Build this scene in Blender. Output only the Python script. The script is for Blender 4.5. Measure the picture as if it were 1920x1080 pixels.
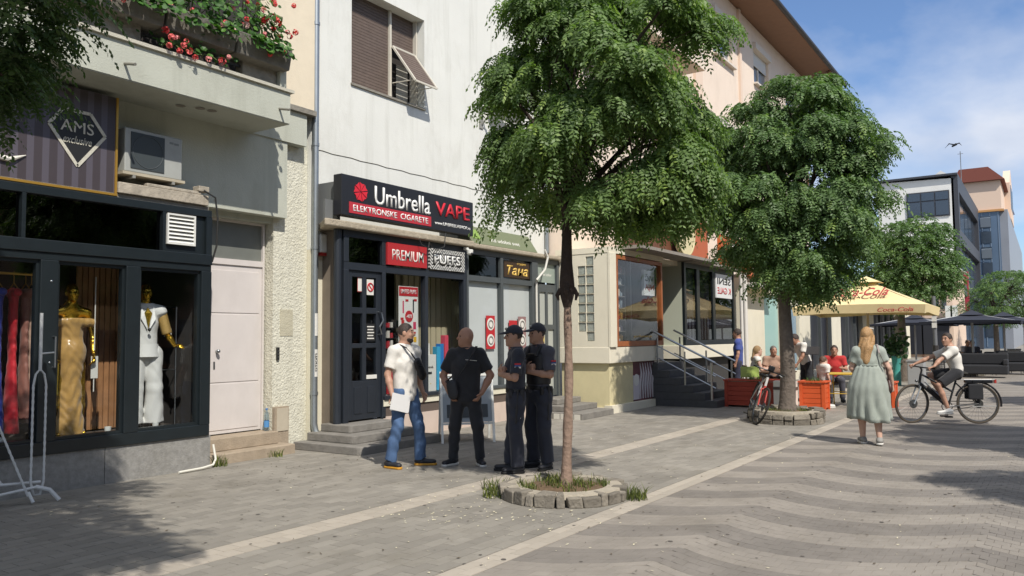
import bpy, bmesh, math, random
import numpy as np
from mathutils import Vector, Matrix
for o in list(bpy.data.objects): bpy.data.objects.remove(o)
SC = bpy.context.scene; COL = SC.collection
R = math.radians
# ------------------------------------------------------------------ camera
cam = bpy.data.cameras.new('camera'); cam.sensor_width = 36.0; cam.lens = 36*1500/1920
cam.clip_start = 0.05; cam.clip_end = 3000
co = bpy.data.objects.new('camera', cam); COL.objects.link(co); SC.camera = co
YAW, PITCH, ROLL, EYE = R(33.748), R(3.572), R(0.55), 1.56
_f = Vector((math.cos(PITCH)*math.cos(YAW), math.cos(PITCH)*math.sin(YAW), math.sin(PITCH)))
_r = Vector((math.sin(YAW), -math.cos(YAW), 0)); _u = _r.cross(_f)
_rc = _r*math.cos(ROLL) - _u*math.sin(ROLL); _uc = _r*math.sin(ROLL) + _u*math.cos(ROLL)
co.matrix_world = Matrix(((_rc.x,_uc.x,-_f.x,0),(_rc.y,_uc.y,-_f.y,0),(_rc.z,_uc.z,-_f.z,EYE),(0,0,0,1)))
# ------------------------------------------------------------------ sky, sun, exposure
SUN = Vector((0.6, 1.0, -1.32)).normalized()            # the way the light travels
sun_el = math.asin(-SUN.z); sun_az = math.atan2(-SUN.x, -SUN.y)
W = bpy.data.worlds.new('World'); SC.world = W; W.use_nodes = True
nt = W.node_tree; nt.nodes.clear()
def N(t, **k):
    n = nt.nodes.new(t)
    for a, b in k.items(): setattr(n, a, b)
    return n
wo = N('ShaderNodeOutputWorld'); bg = N('ShaderNodeBackground'); bg.inputs[1].default_value = 0.122
sky = N('ShaderNodeTexSky'); sky.sky_type = 'NISHITA'; sky.sun_disc = False
sky.sun_elevation = sun_el; sky.sun_rotation = sun_az; sky.dust_density = 0.6; sky.ozone_density = 2.0; sky.air_density = 1.0
tc = N('ShaderNodeTexCoord'); sep = N('ShaderNodeSeparateXYZ'); nt.links.new(tc.outputs['Generated'], sep.inputs[0])
zz = N('ShaderNodeMath', operation='ADD'); zz.inputs[1].default_value = 0.16; nt.links.new(sep.outputs[2], zz.inputs[0])
zm = N('ShaderNodeMath', operation='MAXIMUM'); zm.inputs[1].default_value = 0.05; nt.links.new(zz.outputs[0], zm.inputs[0])
vd = N('ShaderNodeVectorMath', operation='DIVIDE'); cz = N('ShaderNodeCombineXYZ')
for i in range(3): nt.links.new(zm.outputs[0], cz.inputs[i])
nt.links.new(tc.outputs['Generated'], vd.inputs[0]); nt.links.new(cz.outputs[0], vd.inputs[1])
mp = N('ShaderNodeMapping'); mp.inputs['Location'].default_value = (0.55, 1.9, 0.3); mp.inputs['Scale'].default_value = (0.62, 0.9, 1.0)
nt.links.new(vd.outputs[0], mp.inputs[0])
n1 = N('ShaderNodeTexNoise'); n1.inputs['Scale'].default_value = 0.95; n1.inputs['Detail'].default_value = 7; n1.inputs['Roughness'].default_value = 0.52
nt.links.new(mp.outputs[0], n1.inputs['Vector'])
cr = N('ShaderNodeValToRGB'); cr.color_ramp.elements[0].position = 0.41; cr.color_ramp.elements[1].position = 0.59
cr.color_ramp.elements[1].color = (0.85, 0.85, 0.85, 1)
nt.links.new(n1.outputs[0], cr.inputs[0])
n2 = N('ShaderNodeTexNoise'); n2.inputs['Scale'].default_value = 2.3; n2.inputs['Detail'].default_value = 5
nt.links.new(mp.outputs[0], n2.inputs['Vector'])
cc = N('ShaderNodeValToRGB'); cc.color_ramp.elements[0].position = 0.35; cc.color_ramp.elements[1].position = 0.65
cc.color_ramp.elements[0].color = (4.6, 5.0, 5.9, 1); cc.color_ramp.elements[1].color = (6.6, 6.8, 7.3, 1)
nt.links.new(n2.outputs[0], cc.inputs[0])
tint = N('ShaderNodeMixRGB', blend_type='MULTIPLY'); tint.inputs[0].default_value = 1.0; tint.inputs[2].default_value = (0.88, 0.98, 1.14, 1)
nt.links.new(sky.outputs[0], tint.inputs[1])
mx = N('ShaderNodeMixRGB'); nt.links.new(cr.outputs[0], mx.inputs[0]); nt.links.new(tint.outputs[0], mx.inputs[1]); nt.links.new(cc.outputs[0], mx.inputs[2])
nt.links.new(mx.outputs[0], bg.inputs[0]); nt.links.new(bg.outputs[0], wo.inputs[0])
sl = bpy.data.lights.new('sun', 'SUN'); sl.energy = 4.4; sl.angle = R(0.55); sl.color = (1.0, 0.945, 0.87)
so = bpy.data.objects.new('sun', sl); COL.objects.link(so); so.rotation_euler = SUN.to_track_quat('-Z', 'Y').to_euler(); so.location = (-5, -10, 20)
SC.view_settings.view_transform = 'Standard'; SC.view_settings.look = 'None'; SC.view_settings.exposure = 0.17; SC.view_settings.gamma = 1.0
SC.render.engine = 'CYCLES'
try:
    SC.cycles.max_bounces = 6; SC.cycles.diffuse_bounces = 3; SC.cycles.glossy_bounces = 3; SC.cycles.transparent_max_bounces = 10; SC.cycles.use_denoising = True
    SC.cycles.sample_clamp_indirect = 6.0; SC.cycles.caustics_reflective = False; SC.cycles.caustics_refractive = False
except Exception: pass
# ------------------------------------------------------------------ helpers: tags, meshes
def tag(o, label, cat, group=None):
    o['label'] = label; o['category'] = cat
    if group: o['group'] = group
    return o
def thing(name, label, cat, loc=(0,0,0), rz=0.0, group=None):
    o = bpy.data.objects.new(name, None); COL.objects.link(o); o.empty_display_size = 0.1
    o.location = loc; o.rotation_euler = (0, 0, rz)
    return tag(o, label, cat, group)
WORLD = {}
def place(name, label, cat, loc, group=None):          # a thing whose parts are given in world coordinates
    o = thing(name, label, cat, loc, 0.0, group); WORLD[o.name] = Vector(loc); return o
def link(name, me, parent=None, mat=None):
    o = bpy.data.objects.new(name, me); COL.objects.link(o)
    if mat is not None and not me.materials: me.materials.append(mat)
    if parent is not None:
        o.parent = parent
        if parent.name in WORLD: o.location = -WORLD[parent.name]
    return o
def dup(o, parent=None):
    c = o.copy(); COL.objects.link(c); c.parent = parent
    for ch in o.children: dup(ch, c)
    return c
def structure(o): o['kind'] = 'structure'; return o
def stuff(o): o['kind'] = 'stuff'; return o
class MB:
    def __init__(s): s.v = []; s.f = []
    def add(s, vs, fs):
        b = len(s.v); s.v.extend(tuple(p) for p in vs); s.f.extend(tuple(b+i for i in f) for f in fs); return s
    def box(s, x0, x1, y0, y1, z0, z1):
        return s.add([(x0,y0,z0),(x1,y0,z0),(x1,y1,z0),(x0,y1,z0),(x0,y0,z1),(x1,y0,z1),(x1,y1,z1),(x0,y1,z1)],
                     [(0,3,2,1),(4,5,6,7),(0,1,5,4),(1,2,6,5),(2,3,7,6),(3,0,4,7)])
    def obox(s, m, sx, sy, sz):                      # box of full size sx,sy,sz centred on matrix m
        vs = [m @ Vector((x*sx/2, y*sy/2, z*sz/2)) for x, y, z in ((-1,-1,-1),(1,-1,-1),(1,1,-1),(-1,1,-1),(-1,-1,1),(1,-1,1),(1,1,1),(-1,1,1))]
        return s.add(vs, [(0,3,2,1),(4,5,6,7),(0,1,5,4),(1,2,6,5),(2,3,7,6),(3,0,4,7)])
    def bar(s, a, b, w, h=None, up=(0,0,1)):         # square bar from a to b
        a = Vector(a); b = Vector(b); d = (b-a); L = d.length; d.normalize(); u = Vector(up)
        if abs(d.dot(u)) > .98: u = Vector((1,0,0))
        sd = d.cross(u).normalized(); u = sd.cross(d); h = h or w
        vs = [p + sd*x*w/2 + u*y*h/2 for p in (a, b) for x, y in ((-1,-1),(1,-1),(1,1),(-1,1))]
        return s.add(vs, [(0,3,2,1),(4,5,6,7),(0,1,5,4),(1,2,6,5),(2,3,7,6),(3,0,4,7)])
    def tube(s, pts, rad, n=8, cap=True):
        pts = [Vector(p) for p in pts]; m = len(pts)
        rad = [rad]*m if isinstance(rad, (int, float)) else rad
        prev = None; vs = []; fs = []
        for i, p in enumerate(pts):
            d = (pts[min(i+1, m-1)] - pts[max(i-1, 0)]).normalized()
            if prev is None:
                a = Vector((0,0,1)) if abs(d.z) < .9 else Vector((1,0,0)); x = d.cross(a).normalized()
            else: x = (prev - d*prev.dot(d)).normalized()
            prev = x; y = d.cross(x)
            vs += [p + (x*math.cos(2*math.pi*k/n) + y*math.sin(2*math.pi*k/n))*rad[i] for k in range(n)]
        for i in range(m-1):
            for k in range(n):
                k2 = (k+1) % n; fs.append((i*n+k, i*n+k2, (i+1)*n+k2, (i+1)*n+k))
        if cap: fs.append(tuple(range(n-1, -1, -1))); fs.append(tuple((m-1)*n+k for k in range(n)))
        return s.add(vs, fs)
    def lathe(s, prof, c=(0,0,0), n=20, cap=True):   # prof = [(r,z)]
        vs = [(c[0]+r*math.cos(2*math.pi*k/n), c[1]+r*math.sin(2*math.pi*k/n), c[2]+z) for r, z in prof for k in range(n)]
        fs = [(i*n+k, i*n+(k+1)%n, (i+1)*n+(k+1)%n, (i+1)*n+k) for i in range(len(prof)-1) for k in range(n)]
        if cap: fs.append(tuple(range(n-1,-1,-1))); fs.append(tuple((len(prof)-1)*n+k for k in range(n)))
        return s.add(vs, fs)
    def ball(s, c, r, nu=12, nv=8):
        rx, ry, rz = (r, r, r) if isinstance(r, (int, float)) else r
        vs = [(c[0], c[1], c[2]+rz)]
        for j in range(1, nv):
            t = math.pi*j/nv
            vs += [(c[0]+rx*math.sin(t)*math.cos(2*math.pi*k/nu), c[1]+ry*math.sin(t)*math.sin(2*math.pi*k/nu), c[2]+rz*math.cos(t)) for k in range(nu)]
        vs.append((c[0], c[1], c[2]-rz)); L = len(vs)-1
        fs = [(0, 1+k, 1+(k+1)%nu) for k in range(nu)]
        for j in range(nv-2):
            a = 1+j*nu
            fs += [(a+k, a+nu+k, a+nu+(k+1)%nu, a+(k+1)%nu) for k in range(nu)]
        a = 1+(nv-2)*nu; fs += [(L, a+(k+1)%nu, a+k) for k in range(nu)]
        return s.add(vs, fs)
    def torus(s, c, axis, RR, r, n=32, m=8, a0=0, a1=2*math.pi):
        ax = Vector(axis).normalized(); t = Vector((0,0,1)) if abs(ax.z) < .9 else Vector((1,0,0))
        e1 = ax.cross(t).normalized(); e2 = ax.cross(e1); c = Vector(c)
        full = abs(a1-a0-2*math.pi) < 1e-6; K = n if full else n+1
        vs = []
        for i in range(K):
            a = a0+(a1-a0)*i/n; d = e1*math.cos(a)+e2*math.sin(a)
            vs += [c + d*(RR + r*math.cos(2*math.pi*j/m)) + ax*r*math.sin(2*math.pi*j/m) for j in range(m)]
        fs = []
        for i in range(n):
            i2 = (i+1) % K
            fs += [(i*m+j, i2*m+j, i2*m+(j+1)%m, i*m+(j+1)%m) for j in range(m)]
        return s.add(vs, fs)
    def prism(s, poly, vec):                         # planar polygon pushed along vec
        n = len(poly); v = Vector(vec); p = [Vector(q) for q in poly]
        nrm = Vector((0,0,0))
        for i in range(n): nrm += p[i].cross(p[(i+1) % n])
        if nrm.dot(v) > 0: p.reverse()
        return s.add(p+[q+v for q in p], [tuple(range(n)), tuple(range(2*n-1, n-1, -1))] + [(i, i+n, (i+1)%n+n, (i+1)%n) for i in range(n)])
    def quad(s, a, b, c, d): return s.add([a,b,c,d], [(0,1,2,3)])
    def mesh(s, name, mat=None):
        me = bpy.data.meshes.new(name); me.from_pydata(s.v, [], s.f)
        if mat is not None: me.materials.append(mat)
        return me
    def build(s, name, mat, parent=None, smooth=False, bevel=0.0):
        me = s.mesh(name, mat); o = link(name, me, parent)
        if smooth: smooth_by_angle(me)
        if bevel:
            b = o.modifiers.new('bevel', 'BEVEL'); b.width = bevel; b.segments = 2; b.limit_method = 'ANGLE'
        return o
def smooth_by_angle(me, ang=38):
    bm = bmesh.new(); bm.from_mesh(me); bmesh.ops.recalc_face_normals(bm, faces=bm.faces)
    for f in bm.faces: f.smooth = True
    for e in bm.edges:
        if len(e.link_faces) == 2 and e.calc_face_angle(0) > R(ang): e.smooth = False
    bm.to_mesh(me); bm.free()
def np_mesh(name, V, F, mat=None, smooth=False, rnd=None):
    V = np.asarray(V, np.float32); F = np.asarray(F, np.int32); k = F.shape[1]
    me = bpy.data.meshes.new(name); me.vertices.add(len(V)); me.vertices.foreach_set('co', V.ravel())
    me.loops.add(F.size); me.loops.foreach_set('vertex_index', F.ravel())
    me.polygons.add(len(F)); me.polygons.foreach_set('loop_start', np.arange(0, F.size, k, dtype=np.int32))
    me.polygons.foreach_set('loop_total', np.full(len(F), k, np.int32))
    me.polygons.foreach_set('use_smooth', np.full(len(F), smooth, bool))
    if rnd is not None:
        a = me.attributes.new('rnd', 'FLOAT', 'FACE'); a.data.foreach_set('value', np.asarray(rnd, np.float32))
    me.update(calc_edges=True); me.validate()
    if mat is not None: me.materials.append(mat)
    return me
# ------------------------------------------------------------------ helpers: materials
def lin(h):
    h = h.lstrip('#'); o = []
    for i in (0,2,4):
        c = int(h[i:i+2],16)/255; o.append(c/12.92 if c <= .04045 else ((c+.055)/1.055)**2.4)
    return (*o, 1)
MATS = {}
def M(name, col, rough=0.6, metal=0.0, var=0.0, vscale=6.0, bump=0.0, bscale=60.0, spec=0.5, coat=0.0, emit=None, rndvar=0.0, dirt=0.0, alpha=None, sheen=0.0, streak=0.0):
    if name in MATS: return MATS[name]
    m = bpy.data.materials.new(name); m.use_nodes = True; t = m.node_tree; p = t.nodes['Principled BSDF']
    c = lin(col) if isinstance(col, str) else (*col[:3], 1)
    p.inputs['Base Color'].default_value = c; p.inputs['Roughness'].default_value = rough; p.inputs['Metallic'].default_value = metal
    p.inputs['Specular IOR Level'].default_value = spec; p.inputs['Coat Weight'].default_value = coat
    if sheen: p.inputs['Sheen Weight'].default_value = sheen
    L = t.links.new; new = t.nodes.new
    g = new('ShaderNodeNewGeometry') if (var or bump or dirt or streak) else None
    tco = None
    if var or bump or dirt or streak:
        tco = new('ShaderNodeTexCoord')
    src = None
    if var:
        n = new('ShaderNodeTexNoise'); n.inputs['Scale'].default_value = vscale; n.inputs['Detail'].default_value = 6; n.inputs['Roughness'].default_value = .6
        L(tco.outputs['Object'], n.inputs['Vector'])
        r = new('ShaderNodeMapRange'); r.inputs[1].default_value = .25; r.inputs[2].default_value = .75; r.inputs[3].default_value = 1-var; r.inputs[4].default_value = 1+var*.6
        L(n.outputs[0], r.inputs[0]); x = new('ShaderNodeVectorMath'); x.operation = 'SCALE'; x.inputs[0].default_value = c[:3]
        L(r.outputs[0], x.inputs['Scale']); src = x.outputs[0]
    if dirt:
        n = new('ShaderNodeTexNoise'); n.inputs['Scale'].default_value = 1.3; n.inputs['Detail'].default_value = 9; n.inputs['Roughness'].default_value = .7
        mpn = new('ShaderNodeMapping'); mpn.inputs['Scale'].default_value = (1, 1, .45); L(tco.outputs['Object'], mpn.inputs[0]); L(mpn.outputs[0], n.inputs['Vector'])
        r = new('ShaderNodeMapRange'); r.inputs[1].default_value = .5; r.inputs[2].default_value = .72; r.inputs[3].default_value = 0; r.inputs[4].default_value = dirt
        L(n.outputs[0], r.inputs[0]); x = new('ShaderNodeMixRGB'); L(r.outputs[0], x.inputs[0])
        if src is None: x.inputs[1].default_value = c
        else: L(src, x.inputs[1])
        x.inputs[2].default_value = (c[0]*.55, c[1]*.53, c[2]*.47, 1); src = x.outputs[0]
    if streak:
        n = new('ShaderNodeTexNoise'); n.inputs['Scale'].default_value = 1.0; n.inputs['Detail'].default_value = 7; n.inputs['Roughness'].default_value = .65
        mpn = new('ShaderNodeMapping'); mpn.inputs['Scale'].default_value = (5.5, 5.5, .32); L(tco.outputs['Object'], mpn.inputs[0]); L(mpn.outputs[0], n.inputs['Vector'])
        r = new('ShaderNodeMapRange'); r.inputs[1].default_value = .53; r.inputs[2].default_value = .74; r.inputs[3].default_value = 0; r.inputs[4].default_value = streak
        L(n.outputs[0], r.inputs[0]); x = new('ShaderNodeMixRGB'); L(r.outputs[0], x.inputs[0])
        if src is None: x.inputs[1].default_value = c
        else: L(src, x.inputs[1])
        x.inputs[2].default_value = (c[0]*.5, c[1]*.49, c[2]*.44, 1); src = x.outputs[0]
    if rndvar:
        a = new('ShaderNodeAttribute'); a.attribute_name = 'rnd'; oi = new('ShaderNodeObjectInfo'); ad = new('ShaderNodeMath'); ad.operation = 'ADD'
        L(a.outputs['Fac'], ad.inputs[0]); L(oi.outputs['Random'], ad.inputs[1]); fr = new('ShaderNodeMath'); fr.operation = 'FRACT'; L(ad.outputs[0], fr.inputs[0])
        r = new('ShaderNodeMapRange'); r.inputs[3].default_value = 1-rndvar; r.inputs[4].default_value = 1+rndvar; L(fr.outputs[0], r.inputs[0])
        x = new('ShaderNodeVectorMath'); x.operation = 'SCALE'; L(r.outputs[0], x.inputs['Scale'])
        if src is None: x.inputs[0].default_value = c[:3]
        else: L(src, x.inputs[0])
        src = x.outputs[0]
    if src is not None: L(src, p.inputs['Base Color'])
    if bump:
        n = new('ShaderNodeTexNoise'); n.inputs['Scale'].default_value = bscale; n.inputs['Detail'].default_value = 4; L(tco.outputs['Object'], n.inputs['Vector'])
        b = new('ShaderNodeBump'); b.inputs['Strength'].default_value = bump; b.inputs['Distance'].default_value = .02; L(n.outputs[0], b.inputs['Height']); L(b.outputs[0], p.inputs['Normal'])
    if emit: p.inputs['Emission Color'].default_value = lin(emit[0]); p.inputs['Emission Strength'].default_value = emit[1]
    MATS[name] = m; return m
def glass_mat(name, tint=(.9,.94,.95), refl=0.10, rough=0.0):
    if name in MATS: return MATS[name]
    m = bpy.data.materials.new(name); m.use_nodes = True; t = m.node_tree; t.nodes.clear(); new = t.nodes.new; L = t.links.new
    o = new('ShaderNodeOutputMaterial'); tr = new('ShaderNodeBsdfTransparent'); tr.inputs[0].default_value = (*tint, 1)
    gl = new('ShaderNodeBsdfGlossy'); gl.inputs['Roughness'].default_value = rough
    lw = new('ShaderNodeLayerWeight'); lw.inputs[0].default_value = .5; pw = new('ShaderNodeMath'); pw.operation = 'POWER'; pw.inputs[1].default_value = 5.0; L(lw.outputs['Facing'], pw.inputs[0])
    ad = new('ShaderNodeMath'); ad.operation = 'ADD'; ad.inputs[1].default_value = refl; ad.use_clamp = True
    mxs = new('ShaderNodeMixShader'); L(pw.outputs[0], ad.inputs[0]); L(ad.outputs[0], mxs.inputs[0]); L(tr.outputs[0], mxs.inputs[1]); L(gl.outputs[0], mxs.inputs[2]); L(mxs.outputs[0], o.inputs[0])
    MATS[name] = m; return m
def leaf_mat(name, col, var=.35, tr=.3):
    m = bpy.data.materials.new(name); m.use_nodes = True; t = m.node_tree; t.nodes.clear(); new = t.nodes.new; L = t.links.new
    o = new('ShaderNodeOutputMaterial'); a = new('ShaderNodeAttribute'); a.attribute_name = 'rnd'
    rp = new('ShaderNodeValToRGB'); c = Vector(col); e = rp.color_ramp.elements
    e[0].color = (*(c*(1-var)), 1); e[1].color = (c.x*(1+var*1.6), c.y*(1+var*1.1), c.z*(1+var*.2), 1)
    k = rp.color_ramp.elements.new(.6); k.color = (*c, 1)
    L(a.outputs['Fac'], rp.inputs[0])
    p = new('ShaderNodeBsdfPrincipled'); p.inputs['Roughness'].default_value = .5; p.inputs['Specular IOR Level'].default_value = .35; L(rp.outputs[0], p.inputs['Base Color'])
    tl = new('ShaderNodeBsdfTranslucent'); g = new('ShaderNodeMixRGB'); g.blend_type = 'MULTIPLY'; g.inputs[0].default_value = 1; g.inputs[2].default_value = (1.15,1.4,.55,1); L(rp.outputs[0], g.inputs[1]); L(g.outputs[0], tl.inputs[0])
    x = new('ShaderNodeMixShader'); x.inputs[0].default_value = tr; L(p.outputs[0], x.inputs[1]); L(tl.outputs[0], x.inputs[2]); L(x.outputs[0], o.inputs[0])
    MATS[name] = m; return m
# ------------------------------------------------------------------ helpers: lettering
def text(name, s, mat, parent, x0, x1, z0, z1, Y, thick=.004, bold=0.0, shear=0.0, mirror=False, mtx=None):
    """raised lettering filling the box x0..x1 / z0..z1 on a wall that faces -Y at depth Y (or in the frame mtx)"""
    cu = bpy.data.curves.new('t', 'FONT'); cu.body = s; cu.offset = bold; cu.shear = shear; cu.resolution_u = 3
    ob = bpy.data.objects.new('t', cu); COL.objects.link(ob)
    dg = bpy.context.evaluated_depsgraph_get(); me = bpy.data.meshes.new_from_object(ob.evaluated_get(dg))
    bpy.data.objects.remove(ob)
    n = len(me.vertices); c = np.empty(n*3, np.float32); me.vertices.foreach_get('co', c); c = c.reshape(-1, 3)
    lo, hi = c.min(0), c.max(0); sx = (x1-x0)/(hi[0]-lo[0]); sz = (z1-z0)/(hi[1]-lo[1])
    u = (c[:,0]-lo[0])*sx; w = (c[:,1]-lo[1])*sz
    if mirror: u = (x1-x0)-u
    bm = bmesh.new(); bm.from_mesh(me)
    bm.verts.ensure_lookup_table()
    for i, v in enumerate(bm.verts): v.co = (x0+u[i], Y, z0+w[i])
    g = bmesh.ops.extrude_face_region(bm, geom=bm.faces[:])
    for e in g['geom']:
        if isinstance(e, bmesh.types.BMVert): e.co.y -= thick
    bmesh.ops.recalc_face_normals(bm, faces=bm.faces)
    if mtx is not None: bm.transform(mtx)
    bm.to_mesh(me); bm.free(); me.materials.clear(); me.materials.append(mat)
    return link(name, me, parent)
# ================================================================== THE GROUND
rng = np.random.default_rng(7); random.seed(7)
SK = 0.0165                                             # the paving runs a degree off the facades
asphalt = M('paving_mortar', '#78726a', .9, var=.25, vscale=1.5, bump=.15, bscale=40)
m = MB(); m.quad((-120,-150,-.0045),(400,-150,-.0045),(400,150,-.0045),(-120,150,-.0045))
ground = structure(m.build('ground', asphalt))
pv = M('sidewalk_pavers', '#8a857b', .82, var=.2, vscale=.9, bump=.25, bscale=90, rndvar=.12, dirt=.55)
pvs = M('strip_pavers', '#aaa193', .82, var=.16, vscale=2.2, bump=.2, bscale=90, rndvar=.08, dirt=.4)
pvd = M('dark_band_setts', '#7d776f', .82, var=.22, vscale=1.6, bump=.2, bscale=90, rndvar=.045, dirt=.4)
pvl = M('light_band_setts', '#8f887e', .82, var=.22, vscale=1.6, bump=.2, bscale=90, rndvar=.045, dirt=.4)
def paver_verts(P0, P1, P2, P3, zt, zb=-.005, ins=.0012):
    """arrays (n,2) of the four corners -> little bevelled slabs"""
    n = len(P0); c = (P0+P1+P2+P3)/4; V = np.zeros((n, 8, 3), np.float32)
    for i, p in enumerate((P0, P1, P2, P3)):
        d = c-p; d /= np.maximum(np.linalg.norm(d, axis=1, keepdims=True), 1e-6)
        V[:, i, :2] = p; V[:, i, 2] = zb; V[:, 4+i, :2] = p+d*ins; V[:, 4+i, 2] = zt
    Q = np.array([(4,5,6,7),(0,1,5,4),(1,2,6,5),(2,3,7,6),(3,0,4,7)], np.int32)
    F = (np.arange(n)[:, None, None]*8 + Q[None]).reshape(-1, 4)
    return V.reshape(-1, 3), F
def to_world(xp, yp): return np.stack([xp, yp - SK*xp], 1)
def rect_pavers(x0, x1, y0, y1, lx, ly, gap=.003):
    rows = int(round((y1-y0)/ly)); ly = (y1-y0)/rows; xs = []; ys = []
    for r in range(rows):
        k = np.arange(x0 + (lx/2 if r % 2 else 0), x1, lx); xs.append(k); ys.append(np.full(len(k), y0+r*ly))
    x = np.concatenate(xs); y = np.concatenate(ys); return x, y, lx-gap, ly-gap
sidewalk = structure(bpy.data.objects.new('sidewalk', None)); COL.objects.link(sidewalk)
street = structure(bpy.data.objects.new('street_paving', None)); COL.objects.link(street)
def lay(x, y, lx, ly, name, mat, parent, n_single=0):
    zt = rng.normal(0, .0006, len(x)); c = to_world(x+lx/2, y+ly/2); d = c - np.array([0, 0])
    dep = c[:,0]*math.cos(YAW)+c[:,1]*math.sin(YAW); sid = c[:,0]*math.sin(YAW)-c[:,1]*math.cos(YAW)
    vis = (np.abs(sid/np.maximum(dep,.1)) < .66) & (dep > 4.05)
    order = np.argsort(np.where(vis, dep, 1e6)); single = np.zeros(len(x), bool); single[order[:n_single]] = True
    if n_single:
        V, F = paver_verts(*[np.array([[a*lx/2, b*ly/2]]) for a, b in ((-1,-1),(1,-1),(1,1),(-1,1))], np.array([0.]))
        me = np_mesh(name, V, F, mat, rnd=np.zeros(len(F)))
        for i in np.where(single)[0]:
            o = link(name, me, parent); o.location = (c[i,0], c[i,1], zt[i]); o.rotation_euler = (rng.normal(0,.003), rng.normal(0,.003), -SK+rng.normal(0,.004))
    k = ~single; x, y, zt = x[k], y[k], zt[k]
    V, F = paver_verts(to_world(x, y), to_world(x+lx, y), to_world(x+lx, y+ly), to_world(x, y+ly), zt)
    return stuff(link(name+'_field', np_mesh(name+'_field', V, F, mat, rnd=np.repeat(rng.random(len(x)), 5)), parent))
lay(*rect_pavers(-1.5, 26, 5.37, 9.95, .24, .12), 'paver', pv, sidewalk, 200)
lay(*rect_pavers(-1.5, 26, 3.51, 5.05, .24, .12), 'paver', pv, sidewalk, 100)
lay(*rect_pavers(-1.5, 26, 5.06, 5.36, .15, .15), 'strip_paver', pvs, sidewalk, 80)
lay(*rect_pavers(-1.5, 60, 3.30, 3.50, .2, .1), 'strip_paver', pvs, sidewalk, 80)
m = MB(); m.quad((26,2.9,-.001),(120,2.9-SK*94,-.001),(120,9.5,-.001),(26,9.5,-.001)); m.build('sidewalk_slab', pv, sidewalk)
# wave pattern: scalloped bands of setts right across the street
BW = .442
def wave_h(yp):                                         # x-offset of a band edge at paving coordinate y'
    s = (yp-.61)/1.82; t = s-np.floor(s)
    return -.148*(yp-.61) - 1.6*t*(1-t)
X0 = 6.16 + .148*1.82                                   # the edge that has its cusp at 6.16
def band(b, ya, yb, nr, dy, mat, name):
    ys = np.arange(ya, yb, dy); Vs = []; Fs = []; Rn = []; off = 0
    for r in range(nr):
        sh = (r % 2)*dy/2; y0 = ys+sh*.999; y1 = np.minimum(y0+dy-.0016, yb); ok = y1-y0 > .01; y0 = y0[ok]; y1 = y1[ok]
        a = X0 + b*BW + r*BW/nr; c = a + BW/nr-.0016
        P = [np.stack([u + wave_h(v), v - SK*(u+wave_h(v))], 1) for u, v in ((a, y0), (a, y1), (c, y1), (c, y0))]
        P = [P[0], P[3], P[2], P[1]]
        V, F = paver_verts(*P, rng.normal(0, .0004, len(y0)))
        Vs.append(V); Fs.append(F+off); off += len(V); Rn.append(np.repeat(rng.random(len(y0)), 5))
    return np_mesh(name, np.concatenate(Vs), np.concatenate(Fs), mat, rnd=np.concatenate(Rn))
for b in range(-13, 42):
    dark = b % 2 == 0
    link('paving_band', band(b, -3.0, 3.285, 4, .11, pvd if dark else pvl, 'paving_band'), street)['label'] = 'darker scalloped band of paving' if dark else 'lighter scalloped band of paving'
for kind in (0, 1):                                     # the bands far down the street
    Vs = []; Fs = []; off = 0
    for b in range(42, 190):
        if b % 2 != kind: continue
        ys = np.arange(-3., 3.2, .26); y0 = ys; y1 = ys+.26; a = X0+b*BW; c = a+BW-.004
        P = [np.stack([u+wave_h(v), v - SK*(u+wave_h(v))], 1) for u, v in ((a, y0), (c, y0), (c, y1), (a, y1))]
        V, F = paver_verts(*P, np.zeros(len(y0)), ins=.0); Vs.append(V); Fs.append(F+off); off += len(V)
    F = np.concatenate(Fs)
    stuff(link('far_paving_bands', np_mesh('far_paving_bands', np.concatenate(Vs), F, (pvd, pvl)[kind], rnd=np.zeros(len(F))), street))
# fallen petals and litter
def petals(n, name, mat, label, cat, boxes, size):
    Vs = []; Fs = []
    for i in range(n):
        x0, x1, y0, y1 = boxes[rng.integers(len(boxes))]; x = rng.uniform(x0, x1); y = rng.uniform(y0, y1); a = rng.uniform(0, 6.28); s = size*rng.uniform(.5, 1.3); t = rng.uniform(.25, .6)
        b = len(Vs); ca, sa = math.cos(a), math.sin(a)
        for u, v, z in ((-1,0,.002),(0,-t,.004),(1,0,.009*rng.random()+.003),(0,t,.006)): Vs.append((x+s*(u*ca-v*sa), y+s*(u*sa+v*ca), .003+z))
        Fs.append((b, b+1, b+2, b+3))
    o = link(name, np_mesh(name, np.array(Vs), np.array(Fs), mat)); tag(o, label, cat); return stuff(o)
petals(480, 'fallen_petals', M('petal', '#d8cfb0', .8), 'pale fallen petals scattered over the paving', 'petals', [(5.2,7.2,3.3,5.6),(4.2,7,2.6,5.5),(3.5,11,3,8),(5,12,.3,3.2),(8,13,3.2,6.5),(5.3,6.9,3.4,5.2),(5.3,6.9,3.4,5.2)], .014)
petals(420, 'dry_leaf_bits', M('dry_leaf', '#5b5142', .9), 'small dark dry leaf bits lying on the paving', 'leaf litter', [(5.6,9,6.5,8.5),(3.5,11,3,8),(4.4,9,.5,3)], .016)
Vs = []; Fs = []
for i in range(150):                                   # old chewing gum and small dark spots trodden into the stones
    x = rng.uniform(3.5, 13); y = rng.uniform(.3, 8.3); r0 = rng.uniform(.008, .022); k = len(Vs)
    for j in range(7): a = j*.8976; q = r0*rng.uniform(.75, 1.2); Vs.append((x+q*math.cos(a), y+q*math.sin(a), .0028))
    Fs.append(tuple(k+j for j in range(7)))
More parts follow.
